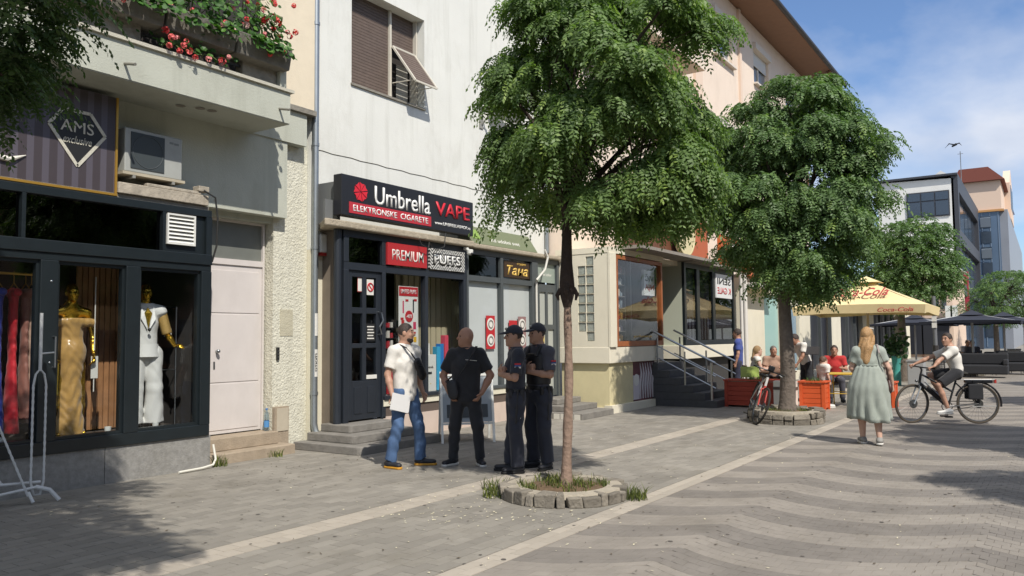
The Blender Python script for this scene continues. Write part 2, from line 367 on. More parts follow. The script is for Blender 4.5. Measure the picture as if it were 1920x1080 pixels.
stuff(tag(link('gum_spots', np_mesh('gum_spots', np.array(Vs), np.array(Fs), M('gum_dark', '#55504a', .9))), 'dark trodden gum spots on the paving stones', 'stains'))
# ================================================================== DRESS SHOP BUILDING (left)
black = M('black_frame', '#1c2326', .38, var=.15, vscale=8, spec=.5)
render_w = M('pale_green_render', '#b6b8aa', .9, var=.1, vscale=1.5, bump=.25, bscale=70, dirt=.4, streak=.3)
rough_w = M('roughcast_render', '#d3d0be', .95, var=.16, vscale=9, bump=1.0, bscale=38, dirt=.35, streak=.25)
soffit_w = M('soffit_render', '#b4b7aa', .9, var=.1, vscale=2, bump=.2, bscale=60, dirt=.45)
stone = M('plinth_stone', '#8f8d88', .75, var=.28, vscale=18, bump=.3, bscale=50, dirt=.35)
concrete = M('weathered_concrete', '#8a857a', .95, var=.3, vscale=7, bump=.6, bscale=35, dirt=.6)
step_m = M('step_stone', '#a1927e', .85, var=.2, vscale=6, bump=.35, bscale=40, dirt=.4)
glass = glass_mat('shop_glass', (.94,.955,.96), .025)
dglass = glass_mat('dark_glass', (.25,.28,.3), .06)
dark_in = M('dark_interior', '#35312e', .9, var=.2, vscale=3)
wfl = M('shop_floor', '#4a443f', .6)
house1 = place('dress_shop_building', 'pale green rendered building with flowered balcony above a black dress shop', 'building', (4.5, 9.0, 0))
def part(name, mat, parent, *boxes, bevel=0.0):
    m = MB()
    for b in boxes: m.box(*b)
    return m.build(name, mat, parent, bevel=bevel)
# plinth slabs (each slab a piece)
xs = [-.6, 1.4, 2.6, 3.75, 4.9, 6.24]
for a, b in zip(xs[:-1], xs[1:]): part('plinth_slab', stone, house1, (a+.003, b-.003, 8.68, 8.9, -.014, .40), bevel=.006)
part('plinth_base', concrete, house1, (-.6, 6.23, 8.9, 9.2, -.01, .38))
# black shopfront: sill, posts, rails
sf = part('shop_frame', black, house1, (-.6, 6.2, 8.655, 8.80, .40, .535), (-.6, 6.2, 8.66, 8.80, 2.42, 2.50), (-.6, 6.2, 8.64, 8.80, 2.50, 2.63), (-.6, 6.2, 8.66, 8.80, 3.10, 3.19), bevel=.006)
for a, b in ((2.2,2.4),(4.16,4.34),(5.09,5.26),(6.06,6.2)): part('post', black, house1, (a, b, 8.65, 8.795, .535, 2.42), bevel=.006)
for a, b in ((2.3,2.36),(3.96,4.0),(5.53,5.57),(6.12,6.2)): part('transom_post', black, house1, (a, b, 8.655, 8.79, 2.63, 3.10))
for a, b in ((-.6,2.2),(2.4,4.16),(4.34,5.09),(5.26,6.06)):
    w = part('shop_window', black, house1, (a, a+.03, 8.69, 8.76, .535, 2.42), (b-.03, b, 8.69, 8.76, .535, 2.42), (a+.03, b-.03, 8.69, 8.76, .535, .57), (a+.03, b-.03, 8.69, 8.76, 2.385, 2.42))
    part('pane', glass, w, (a+.03, b-.03, 8.72, 8.728, .57, 2.385))
for a, b in ((-.6,2.3),(2.36,3.96),(4.0,5.53)):
    part('transom_pane', dglass, house1, (a, b, 8.72, 8.728, 2.63, 3.10))
part('transom_panel', black, house1, (5.57, 6.12, 8.70, 8.74, 2.63, 3.10))
steel = M('brushed_steel', '#a7abad', .3, metal=1.0)
hd = MB(); hd.tube([(4.30,8.65,1.30),(4.30,8.60,1.30),(4.30,8.60,1.62),(4.30,8.65,1.62)], .009); hd.build('door_handle', steel, house1, smooth=True)
for z in (1.35, 2.2): 
    b = MB(); b.ball((4.27, 8.648, z), (.012,.006,.012)); b.build('screw_cap', steel, house1, smooth=True)
# white louvred vent
vw = M('white_plastic', '#d9d9d2', .45)
vt = part('vent_grille', vw, house1, (5.59,5.61,8.655,8.70,2.72,3.09), (5.95,5.97,8.655,8.70,2.72,3.09), (5.61,5.95,8.655,8.70,2.72,2.74), (5.61,5.95,8.655,8.70,3.07,3.09))
for i in range(7):
    z = 2.765+i*.047; l = MB(); l.add([(5.61,8.66,z-.022),(5.95,8.66,z-.022),(5.95,8.695,z+.02),(5.61,8.695,z+.02),(5.61,8.664,z-.022),(5.95,8.664,z-.022),(5.95,8.699,z+.02),(5.61,8.699,z+.02)], [(0,1,2,3),(7,6,5,4),(0,4,5,1),(2,6,7,3)])
    l.build('louvre', vw, vt)
# shop roof edge and room behind the glass
part('shop_roof', concrete, house1, (-.6, 6.18, 8.70, 9.02, 3.195, 3.24))
part('room_floor', wfl, house1, (-.6, 6.18, 8.80, 12.0, .44, .5))
part('room_wall', dark_in, house1, (-.6, 6.18, 12.0, 12.1, .5, 3.2), (-.7, -.6, 8.8, 12.1, .0, 3.2), (6.18, 6.24, 8.8, 12.1, .4, 3.19))
part('room_ceiling', dark_in, house1, (-.6, 6.18, 8.81, 12.0, 3.1, 3.19))
# wall above, door bay, pier
part('wall', render_w, house1, (-.7, 7.66, 8.98, 9.14, 3.30, 4.40))
part('upper_wall', render_w, house1, (-.7, 8.0, 8.955, 9.14, 4.40, 4.87), (-.7, 8.16, 9.14, 9.4, 4.331, 8.5))
part('peach_upper_wall', M('peach_render', '#dccfb6', .9, var=.06, bump=.2, dirt=.2), house1, (7.1, 8.16, 8.97, 9.139, 4.955, 8.5))
part('wall_ledge', concrete, house1, (7.05, 8.14, 8.90, 9.138, 4.875, 4.95))
pier = part('pier', rough_w, house1, (7.54, 8.16, 9.12, 9.6, -.004, 4.395))
part('pier_patch', M('patched_render','#bdb7a0',.95,var=.15,bump=.5), house1, (7.67, 7.9, 9.113, 9.121, 1.62, 2.0))
part('pier_plinth', step_m, house1, (7.545, 7.8, 9.07, 9.12, .02, .62))
part('meter_lid', M('meter_lid','#b7ad99',.7,var=.08), house1, (7.58, 7.78, 9.06, 9.07, .28, .6))
m = MB(); m.box(7.60,7.645,9.09,9.12,1.28,1.46); ic = m.build('intercom', M('dark_metal','#4a4a48',.4,metal=.7), house1, bevel=.004)
for k in range(3):
    b = MB(); b.box(7.612,7.633,9.085,9.09,1.31+k*.04,1.335+k*.04); b.build('button', steel, ic)
# grey steel door with transom
dgrey = M('door_paint', '#cfc8c3', .5, var=.06, vscale=3, dirt=.2)
dr = place('steel_door', 'plain light grey steel door beside the black dress shop', 'door', (7.07, 9.3, .3))
part('door_leaf', dgrey, dr, (6.40, 7.49, 9.30, 9.36, .31, 2.60), bevel=.004)
for z0, z1 in ((.36,.98),(1.0,1.92),(1.94,2.52)): part('door_panel', dgrey, dr, (6.45, 7.44, 9.292, 9.3, z0, z1), bevel=.004)
part('door_frame', dgrey, dr, (6.36,6.40,9.28,9.38,.3,3.22), (7.49,7.52,9.28,9.38,.3,3.22), (6.40,7.49,9.28,9.38,2.60,2.68), (6.40,7.49,9.28,9.38,3.19,3.22))
part('transom_glass', M('frosted_transom','#6f726c',.35,var=.1), dr, (6.40,7.49,9.32,9.34,2.68,3.19))
b = MB(); b.tube([(6.74,9.29,1.42),(6.74,9.25,1.42)], [.012,.022], 12); b.ball((6.74,9.24,1.42), .028); b.build('door_knob', steel, dr, smooth=True)
part('key_plate', steel, dr, (6.70,6.725,9.286,9.292,1.18,1.28))
part('door_recess', render_w, house1, (6.25, 7.6, 9.38, 9.5, .0, 3.6), (6.24, 6.36, 8.98, 9.38, .0, 3.22))
part('recess_head', render_w, house1, (6.22, 7.54, 9.145, 9.38, 3.222, 3.30))
# door steps
st = place('door_steps', 'two worn sandstone steps up to the grey steel door', 'steps', (7.0, 8.9, 0))
part('step', step_m, st, (6.26, 7.62, 8.72, 9.29, -.01, .13), bevel=.012)
part('step', step_m, st, (6.26, 7.52, 8.95, 9.29, .13, .30), bevel=.012)
# drain pipe
zinc = M('zinc_pipe', '#9ba1a3', .42, metal=.75, var=.12, vscale=5)
dp = place('drain_pipe', 'grey zinc drain pipe running down between the two facades', 'pipe', (8.24, 8.99, 0))
b = MB(); b.tube([(8.2,8.99,9),(8.2,8.99,.34),(8.21,8.97,.22),(8.25,8.90,.14),(8.29,8.84,.12)], .05, 14); b.build('pipe', zinc, dp, smooth=True)
for z in (.75, 2.9, 4.45, 6.3):
    b = MB(); b.tube([(8.2,8.99,z),(8.2,8.99,z+.05)], .058, 14); b.build('pipe_clip', zinc, dp, smooth=True)
stick = M('white_sticker', '#d5d3cb', .6, var=.15, vscale=30)
for z0, z1 in ((1.02,1.42),(1.62,1.95)):
    b = MB()
    for k in range(6):
        a0 = -2.2+k*.22; a1 = a0+.22
        b.quad(*[(8.2+.0525*math.cos(a), 8.99+.0525*math.sin(a), z) for a, z in ((a0,z0),(a1,z0),(a1,z1),(a0,z1))])
    o = b.build('sticker', stick, dp)
    o['label'] = 'torn white paper sticker'
text('lettering', 'ОТКУП', M('print_black','#1b1b1b',.6), dp, 0, .26, 0, .035, 0, .001, bold=.02, mtx=Matrix.Translation((8.205, 8.934, 1.1)) @ Matrix.Rotation(R(-90),4,'Y'))
# ---------------------------------------------------------------- balcony
bal = place('balcony', 'rendered balcony slab with flower boxes over the dress shop', 'balcony', (3.5, 8.3, 4.33))
part('slab', render_w, bal, (-.7, 6.90, 8.02, 8.79, 4.335, 4.745))
part('soffit', soffit_w, bal, (-.69, 6.89, 8.03, 8.789, 4.325, 4.334))
part('coping', M('coping','#bdb9a9',.9,var=.12,bump=.4,dirt=.35), bal, (-.7, 6.94, 7.985, 8.2, 4.746, 4.785))
for a, b_ in ((-.6,2.0),(2.1,3.6),(3.7,4.88),(6.25,6.78)): part('parapet_block', concrete, bal, (a, b_, 8.16, 8.3, 4.786, 5.06))
part('corner_post', render_w, bal, (6.80, 6.90, 8.10, 8.62, 4.786, 5.1))
part('back_wall', dark_in, bal, (-.7, 6.9, 8.64, 8.659, 4.79, 6.6))
part('rail_bar', M('dark_metal','#4a4a48',.4), bal, (4.88, 6.25, 8.2, 8.23, 4.95, 4.98), (5.2,5.23,8.2,8.23,4.786,4.95), (5.9,5.93,8.2,8.23,4.786,4.95))
boxm = M('planter_concrete', '#77736a', .95, var=.3, vscale=9, bump=.6, bscale=30, dirt=.6)
for i, (a, b_) in enumerate(((-.5,1.2),(1.25,2.9),(2.95,4.1),(4.13,5.05),(5.08,6.0),(6.03,6.86))):
    m = MB(); m.prism([(a,7.93,5.30),(a,8.38,5.30),(a,8.33,5.03),(a,7.99,5.03)], (b_-a,0,0)); m.build('flower_box', boxm, bal, bevel=.012)
for x in (4.62, 6.72):                                   # drain stubs on the balcony front
    s = MB(); s.tube([(x,8.03,4.50),(x+.01,7.83,4.455)], .016, 10); s.build('drain_stub', M('stub_metal','#8d8a80',.6,metal=.4), bal, smooth=True)
for x, y in ((5.75,8.3),(5.9,8.28),(5.55,8.4)):
    s = MB(); s.lathe([(.02,0),(.05,-.003),(.06,-.006)], (x,y,4.325), 9); s.build('spalled_patch', concrete, bal)
# geraniums
leafg = leaf_mat('geranium_leaf', (.06,.15,.03), .4, .25)
def rosette_leaves(n, pts_fn, size, name, mat, parent, seg=6):
    Vs = []; Fs = []; Rn = []
    ang = np.linspace(0, 2*np.pi, seg, endpoint=False)
    for i in range(n):
        p, nr = pts_fn(); nr = Vector(nr).normalized(); t = nr.orthogonal().normalized(); b = nr.cross(t); s = size*rng.uniform(.6,1.25); k = len(Vs)
        cup = rng.uniform(-.25,.35)*s
        Vs.append(tuple(p))
        for a in ang: Vs.append(tuple(p + (t*math.cos(a)+b*math.sin(a))*s*(1+.12*math.sin(3*a)) + nr*cup))
        for j in range(seg): Fs.append((k, k+1+j, k+1+(j+1)%seg))
        Rn += [rng.random()]*seg
    return link(name, np_mesh(name, np.array(Vs), np.array(Fs), mat, rnd=Rn), parent)
def rv(s=1.0): return Vector((rng.normal(), rng.normal(), rng.normal()))*s
GER = [('geranium', 'bushy geranium spilling red blooms at the right end of the balcony', 6.45, .42, .38, ['#d23a35','#d8443c','#c9302f','#e08a86']),
       ('geranium', 'geranium with coral and pink blooms left of the red one', 5.65, .45, .3, ['#d6565a','#dc8d88','#e2b9ae']),
       ('geranium', 'geranium with pale pink blooms in the middle of the balcony', 4.85, .45, .26, ['#d9928d','#e0bdb4','#d56a66']),
       ('geranium', 'leafy geranium at the top of the balcony beside the tree leaves', 4.0, .5, .3, ['#d9928d','#e0bdb4']),
       ('geranium', 'geranium at the far left end of the balcony', 2.6, .8, .3, ['#d9928d','#d6565a'])]
def bloom(parent, c, r, col):
    m = MB(); 
    for i in range(22):
        d = rv().normalized(); p = Vector(c)+d*r*.75; t = d.orthogonal().normalized(); b = d.cross(t); s = r*.42
        m.quad(p-t*s, p-b*s+d*s*.3, p+t*s, p+b*s+d*s*.3)
    m.build('flower_head', M('petal_'+col, col, .6, rndvar=.0, sheen=.2), parent)
for nm, lb, cx, rx, rz, cols in GER:
    g = place(nm, lb, 'flowers', (cx, 8.15, 5.3), 'geraniums along the balcony')
    def pf():
        a = rv().normalized(); u = abs(rng.normal())*.5; 
        p = Vector((cx, 8.10, 5.45)) + Vector((a.x*rx, a.y*.28, a.z*rz*1.15 + .12))*(.55+.5*rng.random())
        if rng.random() < .4: p.y = 7.9+rng.random()*.12; p.z = 5.12+rng.random()*.45
        if p.z < 5.3 and p.y > 7.9: p.y = 7.9-rng.random()*.08
        return p, Vector((rng.normal()*.6, -1.0+rng.normal()*.5, .8+rng.normal()*.5))
    rosette_leaves(330, pf, .04, 'foliage', leafg, g)
    n = 26 if cx > 6 else 15
    for i in range(n):
        c = (cx+rng.uniform(-1,1)*rx*1.05, 7.86+rng.random()*.14, 5.12+rng.random()*.75)
        bloom(g, c, rng.uniform(.028,.05), cols[rng.integers(len(cols))])
    s = MB()
    for i in range(12): 
        x = cx+rng.uniform(-.8,.8)*rx; s.tube([(x,8.15,5.28),(x+rng.normal()*.05,8.05,5.5),(x+rng.normal()*.1,7.92,5.55+rng.random()*.2)], .006, 5)
    s.build('stems', M('stem_green','#5d6b35',.7), g)
# the spray hanging through the gap in the parapet
g = place('geranium', 'small pink geranium spray hanging over the coping through the parapet gap', 'flowers', (5.5, 8.05, 4.79), 'geraniums along the balcony')
def pf():
    p = Vector((5.45+rng.normal()*.3, 7.97+rng.random()*.16, 4.86+abs(rng.normal())*.1)); return p, Vector((rng.normal()*.5,-1,.6+rng.normal()*.4))
rosette_leaves(90, pf, .034, 'foliage', leafg, g)
for x, z, r in ((5.06,5.0,.05),(5.12,4.93,.045),(5.2,4.95,.04),(5.1,4.83,.04),(5.27,4.88,.042),(5.35,4.84,.045),(5.22,4.8,.04),(5.62,4.83,.042),(5.8,4.85,.055),(5.88,4.92,.035),(5.42,4.78,.04),(5.32,4.95,.035)):
    bloom(g, (x, 7.93+rng.random()*.05, z), r, ['#d9605c','#dc8d88','#e2b9ae','#c9403f'][rng.integers(4)])
s = MB()
for i in range(8): x = 5.1+i*.1; s.tube([(x,8.15,4.8),(x,8.02,4.9),(x+.02,7.95,4.84)], .005, 5)
s.build('stems', M('stem_green','#5d6b35',.7), g)
# ---------------------------------------------------------------- shop sign: striped board with jewel outline
def stripe_mat():
    m = bpy.data.materials.new('striped_print'); m.use_nodes = True; t = m.node_tree; p = t.nodes['Principled BSDF']
    tcn = t.nodes.new('ShaderNodeTexCoord'); sp = t.nodes.new('ShaderNodeSeparateXYZ'); t.links.new(tcn.outputs['Object'], sp.inputs[0])
    ml = t.nodes.new('ShaderNodeMath'); ml.operation = 'MULTIPLY'; ml.inputs[1].default_value = 1/.155; t.links.new(sp.outputs[0], ml.inputs[0])
    fr = t.nodes.new('ShaderNodeMath'); fr.operation = 'FRACT'; t.links.new(ml.outputs[0], fr.inputs[0])
    gt = t.nodes.new('ShaderNodeMath'); gt.operation = 'GREATER_THAN'; gt.inputs[1].default_value = .55; t.links.new(fr.outputs[0], gt.inputs[0])
    mxn = t.nodes.new('ShaderNodeMixRGB'); mxn.inputs[1].default_value = lin('#443d40'); mxn.inputs[2].default_value = lin('#57525a'); t.links.new(gt.outputs[0], mxn.inputs[0])
    t.links.new(mxn.outputs[0], p.inputs['Base Color']); p.inputs['Roughness'].default_value = .45; return m
gold = M('gold_trim', '#c79a45', .35, metal=.6); silver = M('silver_print', '#c9c5b5', .45, var=.25, vscale=60); blk = M('print_black','#1b1b1b',.6)
sg = place('shop_sign', 'striped dark shop sign with a silver jewel outline and gold edging', 'sign', (3.5, 8.6, 3.2))
part('board', stripe_mat(), sg, (.6, 4.9, 8.60, 8.70, 3.21, 4.31))
part('gold_edge', gold, sg, (.6, 4.93, 8.585, 8.70, 3.185, 3.21), (4.9, 4.925, 8.585, 8.70, 3.21, 4.31))
def jewel(cx, parent):
    pts = [(-.17,4.05),(.13,4.05),(.30,3.83),(0.0,3.45),(-.31,3.86)]
    m = MB(); m.prism([(cx+x, 8.599, z) for x, z in pts], (0,-.004,0)); m.build('jewel_field', M('jewel_black','#232323',.5), parent)
    for i in range(5):
        a, b = pts[i], pts[(i+1) % 5]; m = MB(); m.bar((cx+a[0],8.593,a[1]), (cx+b[0],8.593,b[1]), .035, .008, up=(0,1,0)); m.build('jewel_edge', silver, parent)
jewel(4.48, sg)
text('lettering', 'AMS', silver, sg, 4.29, 4.65, 3.815, 3.94, 8.594); text('lettering', 'exclusive', silver, sg, 4.32, 4.63, 3.69, 3.775, 8.594, shear=.3)
text('lettering', 'AMS', M('sign_white','#dcd8cc',.5), sg, 2.0, 3.6, 3.45, 4.05, 8.6, thick=.02)
m = MB(); m.tube([(3.3,8.59,3.62),(3.55,8.585,3.42),(3.8,8.585,3.40),(3.95,8.59,3.47)], [.004,.03,.03,.004], 8); m.build('swash', M('sign_white','#dcd8cc',.5), sg, smooth=True)
# ---------------------------------------------------------------- air conditioner on its boards
acw = M('ac_white', '#a3a59f', .5, var=.08, dirt=.3); acd = M('ac_grille', '#3a4143', .6)
ac = place('air_conditioner', 'grey white air conditioner unit hanging under the balcony', 'air conditioner', (5.3, 8.5, 3.43))
part('casing', acw, ac, (4.93, 5.66, 8.42, 8.68, 3.44, 3.95), bevel=.012)
m = MB(); m.box(5.0,5.42,8.410,8.42,3.49,3.91); gr = m.build('fan_grille', acd, ac)
m = MB(); m.torus((5.21,8.408,3.70), (0,1,0), .19, .004, 28, 5); m.build('grille_ring', M('grille_dim','#4c5254',.6), gr)
part('maker_badge', M('badge_dim','#7b7e7a',.5), ac, (5.49,5.54,8.417,8.42,3.86,3.885), (5.55,5.61,8.417,8.42,3.855,3.88))
part('drip_tray', M('old_paint_board','#b5ab95',.8,var=.2,dirt=.4), ac, (4.9,5.69,8.40,8.69,3.405,3.437))
for x in (5.02, 5.52): part('bracket', M('bracket_grey','#8a8982',.6), ac, (x, x+.035, 8.40, 8.72, 3.37, 3.403), (x, x+.035, 8.68, 8.715, 3.245, 3.369))
wood_w = M('weathered_white_wood', '#a89f8f', .9, var=.35, vscale=10, bump=.5, bscale=25, dirt=.5)
for nm, lb, bx, rz in (('timber_board','long weathered white board lying along the shop roof edge',(4.98,6.15,8.66,8.76,3.245,3.37),0), ('timber_board','short weathered board lying on the longer board under the air conditioner',(5.33,6.05,8.67,8.76,3.372,3.41),.0), ('timber_block','small weathered timber block at the right end of the roof boards',(6.0,6.15,8.65,8.78,3.412,3.48),0)):
    o = part(nm, wood_w, None, bx, bevel=.008); tag(o, lb, 'board', 'boards on the shop roof')
m = MB(); m.tube([(6.05,8.62,3.42),(6.2,8.6,3.35),(6.26,8.63,3.1),(6.27,8.66,2.75),(6.25,8.72,2.55)], .012, 8); tag(m.build('cable', M('cable_black','#2d2d2b',.6), None, smooth=True), 'black cable looping down from the air conditioner beside the shop', 'cable')
m = MB(); m.tube([(6.26,8.66,.28),(6.27,8.62,.1),(6.22,8.6,.04),(6.05,8.57,.025),(5.72,8.55,.022)], .014, 8); tag(m.build('drain_hose', M('white_hose','#d6d3c6',.5), None, smooth=True), 'white drain hose lying on the paving by the plinth corner', 'hose')
# small weeds at the steps
def tuft(name, label, c, n, h, spread, mat, flat=.0):
    Vs = []; Fs = []; Rn = []
    for i in range(n):
        a = rng.uniform(0, 6.28); r = spread*math.sqrt(rng.random()); x = c[0]+r*math.cos(a); y = c[1]+r*math.sin(a)*(1-flat)
        if n > 500 and math.sin(9*x+2)*math.sin(8*y+1)+.35*math.sin(19*x-13*y) < -.05+.3*rng.normal(): continue
        hh = h*rng.uniform(.4,1.1); l = rng.normal(0,.4,2)*hh*.9; w = .004+.003*rng.random(); t = rng.uniform(0,6.28)
        dx, dy = math.cos(t)*w, math.sin(t)*w; k = len(Vs); z = c[2]
        Vs += [(x-dx,y-dy,z),(x+dx,y+dy,z),(x+dx*.7+l[0]*.4,y+dy*.7+l[1]*.4,z+hh*.6),(x-dx*.7+l[0]*.4,y-dy*.7+l[1]*.4,z+hh*.6),(x+l[0]+dx*.1,y+l[1]+dy*.1,z+hh*.95),(x+l[0]-dx*.1,y+l[1]-dy*.1,z+hh*.95)]
        Fs += [(k,k+1,k+2,k+3),(k+3,k+2,k+4,k+5)]; Rn += [rng.random()]*2
    me = np_mesh(name, np.array(Vs), np.array(Fs), mat, rnd=Rn); o = link(name, me)
    if label: tag(o, label, 'weeds' if 'weed' in name else 'grass')
    return o
grassm = leaf_mat('grass_blade', (.12,.15,.045), .6, .3)
tuft('weed', 'green weed growing by the plinth corner and white hose', (6.36,8.66,0), 60, .16, .1, grassm)
tuft('weed', 'small green weed in front of the sandstone door steps', (7.25,8.69,0), 60, .11, .11, grassm)
# bottle on the step
bt = place('water_bottle', 'clear plastic water bottle on the door step', 'bottle', (7.47,9.1,.3))
m = MB(); m.lathe([(.0,0),(.036,.002),(.038,.02),(.038,.19),(.03,.24),(.014,.27),(.014,.29)], (7.45,9.12,.302), 14); m.build('bottle_body', glass_mat('bottle_plastic',(.75,.85,.92),.15), bt, smooth=True)
m = MB(); m.lathe([(.0385,.05),(.0385,.14)], (7.45,9.12,.302), 14, cap=False); m.build('paper_label', M('bottle_label','#4f86b8',.5), bt, smooth=True)
m = MB(); m.lathe([(.016,.288),(.016,.31)], (7.45,9.12,.302), 12); m.build('cap', M('bottle_cap','#3a6fae',.5), bt)

def shift(o, d): o.location = Vector(o.location) + Vector(d)
shift(bal, (.12,.16,.065)); shift(ac, (.13,.27,.07)); shift(sg, (.05,.10,.02))
for o in list(COL.objects):
    if o.name.startswith('geranium'): shift(o, (.12,.16,.065))
# ================================================================== WHITE BUILDING with the two shops
white_w = M('white_render', '#dadad2', .92, var=.06, vscale=1.2, bump=.14, bscale=38, dirt=.35, streak=.3)
cream_w = M('cream_paint', '#d9d3bd', .85, var=.06, vscale=2, bump=.2, bscale=60, dirt=.2)
navy = M('navy_frame', '#252a31', .45, var=.12, vscale=6); grey_f = M('grey_frame', '#4c5152', .5, var=.1)
house2 = place('white_building', 'white rendered building above the vape shop and its neighbour', 'building', (11.5, 9.2, 0))
WX0, WX1, WZ0, WZ1 = 9.0, 10.8, 5.64, 7.25
part('wall', white_w, house2, (8.165, WX0, 9.05, 9.4, 2.9, 12), (WX0, WX1, 9.05, 9.4, 3.2, WZ0), (WX0, WX1, 9.05, 9.4, WZ1, 12), (WX1, 14.83, 9.05, 9.4, 3.2, 12))
part('wall_foot', cream_w, house2, (8.165, 8.45, 9.045, 9.4, -.004, 2.899))
m = MB(); pts = []
for i in range(34):
    x = 8.2+i*.2; pts.append((x, 9.047, 4.42+.008*math.sin(i*2.1)))
m.tube(pts, .006, 5); m.build('render_crack', M('crack_dark','#6d6a60',.95), house2)
# window with wooden roller blinds and an opened sash
wood_b = M('brown_slats', '#65574e', .7, var=.2, vscale=12); winf = M('old_white_frame', '#c9c3b4', .6, dirt=.3)
wn = part('window', winf, house2, (WX0, WX0+.035, 9.26, 9.34, WZ0, WZ1), (WX1-.05, WX1-.02, 9.2, 9.34, WZ0, WZ1), (10.1, 10.15, 9.24, 9.34, WZ0, WZ1), (WX0+.035, 10.1, 9.26, 9.34, WZ0, WZ0+.03), (10.15, WX1-.05, 9.26, 9.34, WZ0, WZ0+.03))
part('reveal_backing', dark_in, wn, (WX0, WX1, 9.401, 9.42, WZ0, WZ1))
nsl = 30
for i in range(nsl):
    z = WZ0+.03+i*(WZ1-WZ0-.03)/nsl; h = (WZ1-WZ0-.03)/nsl
    part('slat', wood_b, wn, (WX0+.036, 10.1, 9.28, 9.295, z+.004, z+h-.002))
    if z > 6.62: part('slat', wood_b, wn, (10.15, WX1-.05, 9.28, 9.295, z+.004, z+h-.002))
# net curtain bits behind the opened sash, then the sash itself (blind pushed out at the bottom)
part('net_curtain', M('net_curtain','#b9b6ab',.9), wn, (10.4,10.7,9.36,9.365,5.8,6.4))
top = Vector((0, 9.22, 6.62)); bot = Vector((0, 8.70, 5.92)); d = (bot-top)
sash = MB()
for x in (10.15, 10.72): sash.bar((x, top.y, top.z), (x, bot.y, bot.z), .035, .03)
for p in (top, bot): sash.bar((10.15, p.y, p.z), (10.72, p.y, p.z), .03, .03)
sh = sash.build('opened_sash', winf, wn)
for i in range(12):
    a = top+d*(i/12+.006); b = top+d*((i+1)/12-.006); m = MB(); m.add([(10.17,a.y,a.z),(10.705,a.y,a.z),(10.705,b.y,b.z),(10.17,b.y,b.z),(10.17,a.y+.01,a.z-.01),(10.705,a.y+.01,a.z-.01),(10.705,b.y+.01,b.z-.01),(10.17,b.y+.01,b.z-.01)], [(0,1,2,3),(7,6,5,4),(0,4,5,1),(2,6,7,3),(1,5,6,2),(0,3,7,4)])
    m.build('sash_slat', wood_b, sh)
for x in (10.17, 10.70):
    m = MB(); m.tube([(x,9.24,5.98),(x,8.80,5.95)], .009, 6); m.build('stay', winf, sh)
part('sill', concrete, house2, (WX0-.02, WX1, 9.02, 9.26, WZ0-.035, WZ0-.002))
# satellite dish on an arm
dish = place('satellite_dish', 'pale grey satellite dish on a bracket beside the tree crown', 'satellite dish', (12.5, 9.05, 6.0))
b = MB(); prof = []
for i in range(7): t = i/6; prof.append((.40*t, .11*t*t))
n = 24; vs = []; fs = []
for i, (r, z) in enumerate(prof):
    for k in range(n): a = 2*math.pi*k/n; vs.append((r*math.cos(a), r*math.sin(a)*1.08, z))
for i in range(6):
    for k in range(n): fs.append((i*n+k, i*n+(k+1)%n, (i+1)*n+(k+1)%n, (i+1)*n+k))
mt = Matrix.Translation((12.95, 8.55, 6.2)) @ Matrix.Rotation(R(62),4,'Z') @ Matrix.Rotation(R(80),4,'Y')
b.add([mt @ Vector(v) for v in vs], fs); o = b.build('reflector', M('dish_grey','#b9bab6',.5,dirt=.2), dish, smooth=True); sd = o.modifiers.new('s','SOLIDIFY'); sd.thickness = .01
b = MB(); b.tube([(12.5,9.05,5.98),(12.5,8.75,6.0),(12.9,8.55,6.08)], .022, 8); b.tube([(12.5,9.04,5.72),(12.55,8.8,5.98)], .014, 6); b.build('arm', M('bracket_grey','#8a8982',.6), dish, smooth=True)
part('wall_plate', M('bracket_grey','#8a8982',.6), dish, (12.44,12.56,9.03,9.049,5.65,6.1))
b = MB(); b.tube([(14.86,9.0,12),(14.86,9.0,3.4)], .05, 12); tag(b.build('drain_pipe', zinc, None, smooth=True), 'grey downpipe behind the front tree at the end of the white wall', 'pipe')
# alarm box
ab = place('alarm_box', 'white alarm siren box on the wall left of the vape shop door', 'alarm', (8.32, 9.0, 2.9))
part('case', vw, ab, (8.27,8.40,8.94,9.044,2.86,3.14), bevel=.02); part('red_lens', M('red_plastic','#a8322c',.4), ab, (8.28,8.39,8.945,9.04,2.815,2.858))
# ------------------------------------------------------------- concrete canopy ledge
ledge = M('old_ledge', '#a79c88', .95, var=.25, vscale=8, bump=.6, bscale=30, dirt=.55)
m = MB(); m.prism([(7.93,8.50,3.195),(8.0,8.48,3.195),(11.5,8.48,3.195),(11.5,9.05,3.195),(8.32,9.05,3.195),(8.15,8.8,3.195)], (0,0,.105)); m.build('canopy_ledge', ledge, house2, bevel=.02)
part('canopy_ledge', ledge, house2, (11.51, 14.68, 8.50, 9.05, 3.19, 3.27), bevel=.02)
b = MB(); b.tube([(10.0,8.5,3.2),(10.02,8.47,3.1),(10.2,8.47,3.06),(10.25,8.5,3.16),(10.4,8.48,3.04),(10.62,8.47,3.12),(10.66,8.47,3.4)], .008, 6); tag(b.build('cable', M('cable_black','#2d2d2b',.6), None, smooth=True), 'loose black cable dangling under the ledge above the red sign', 'cable')
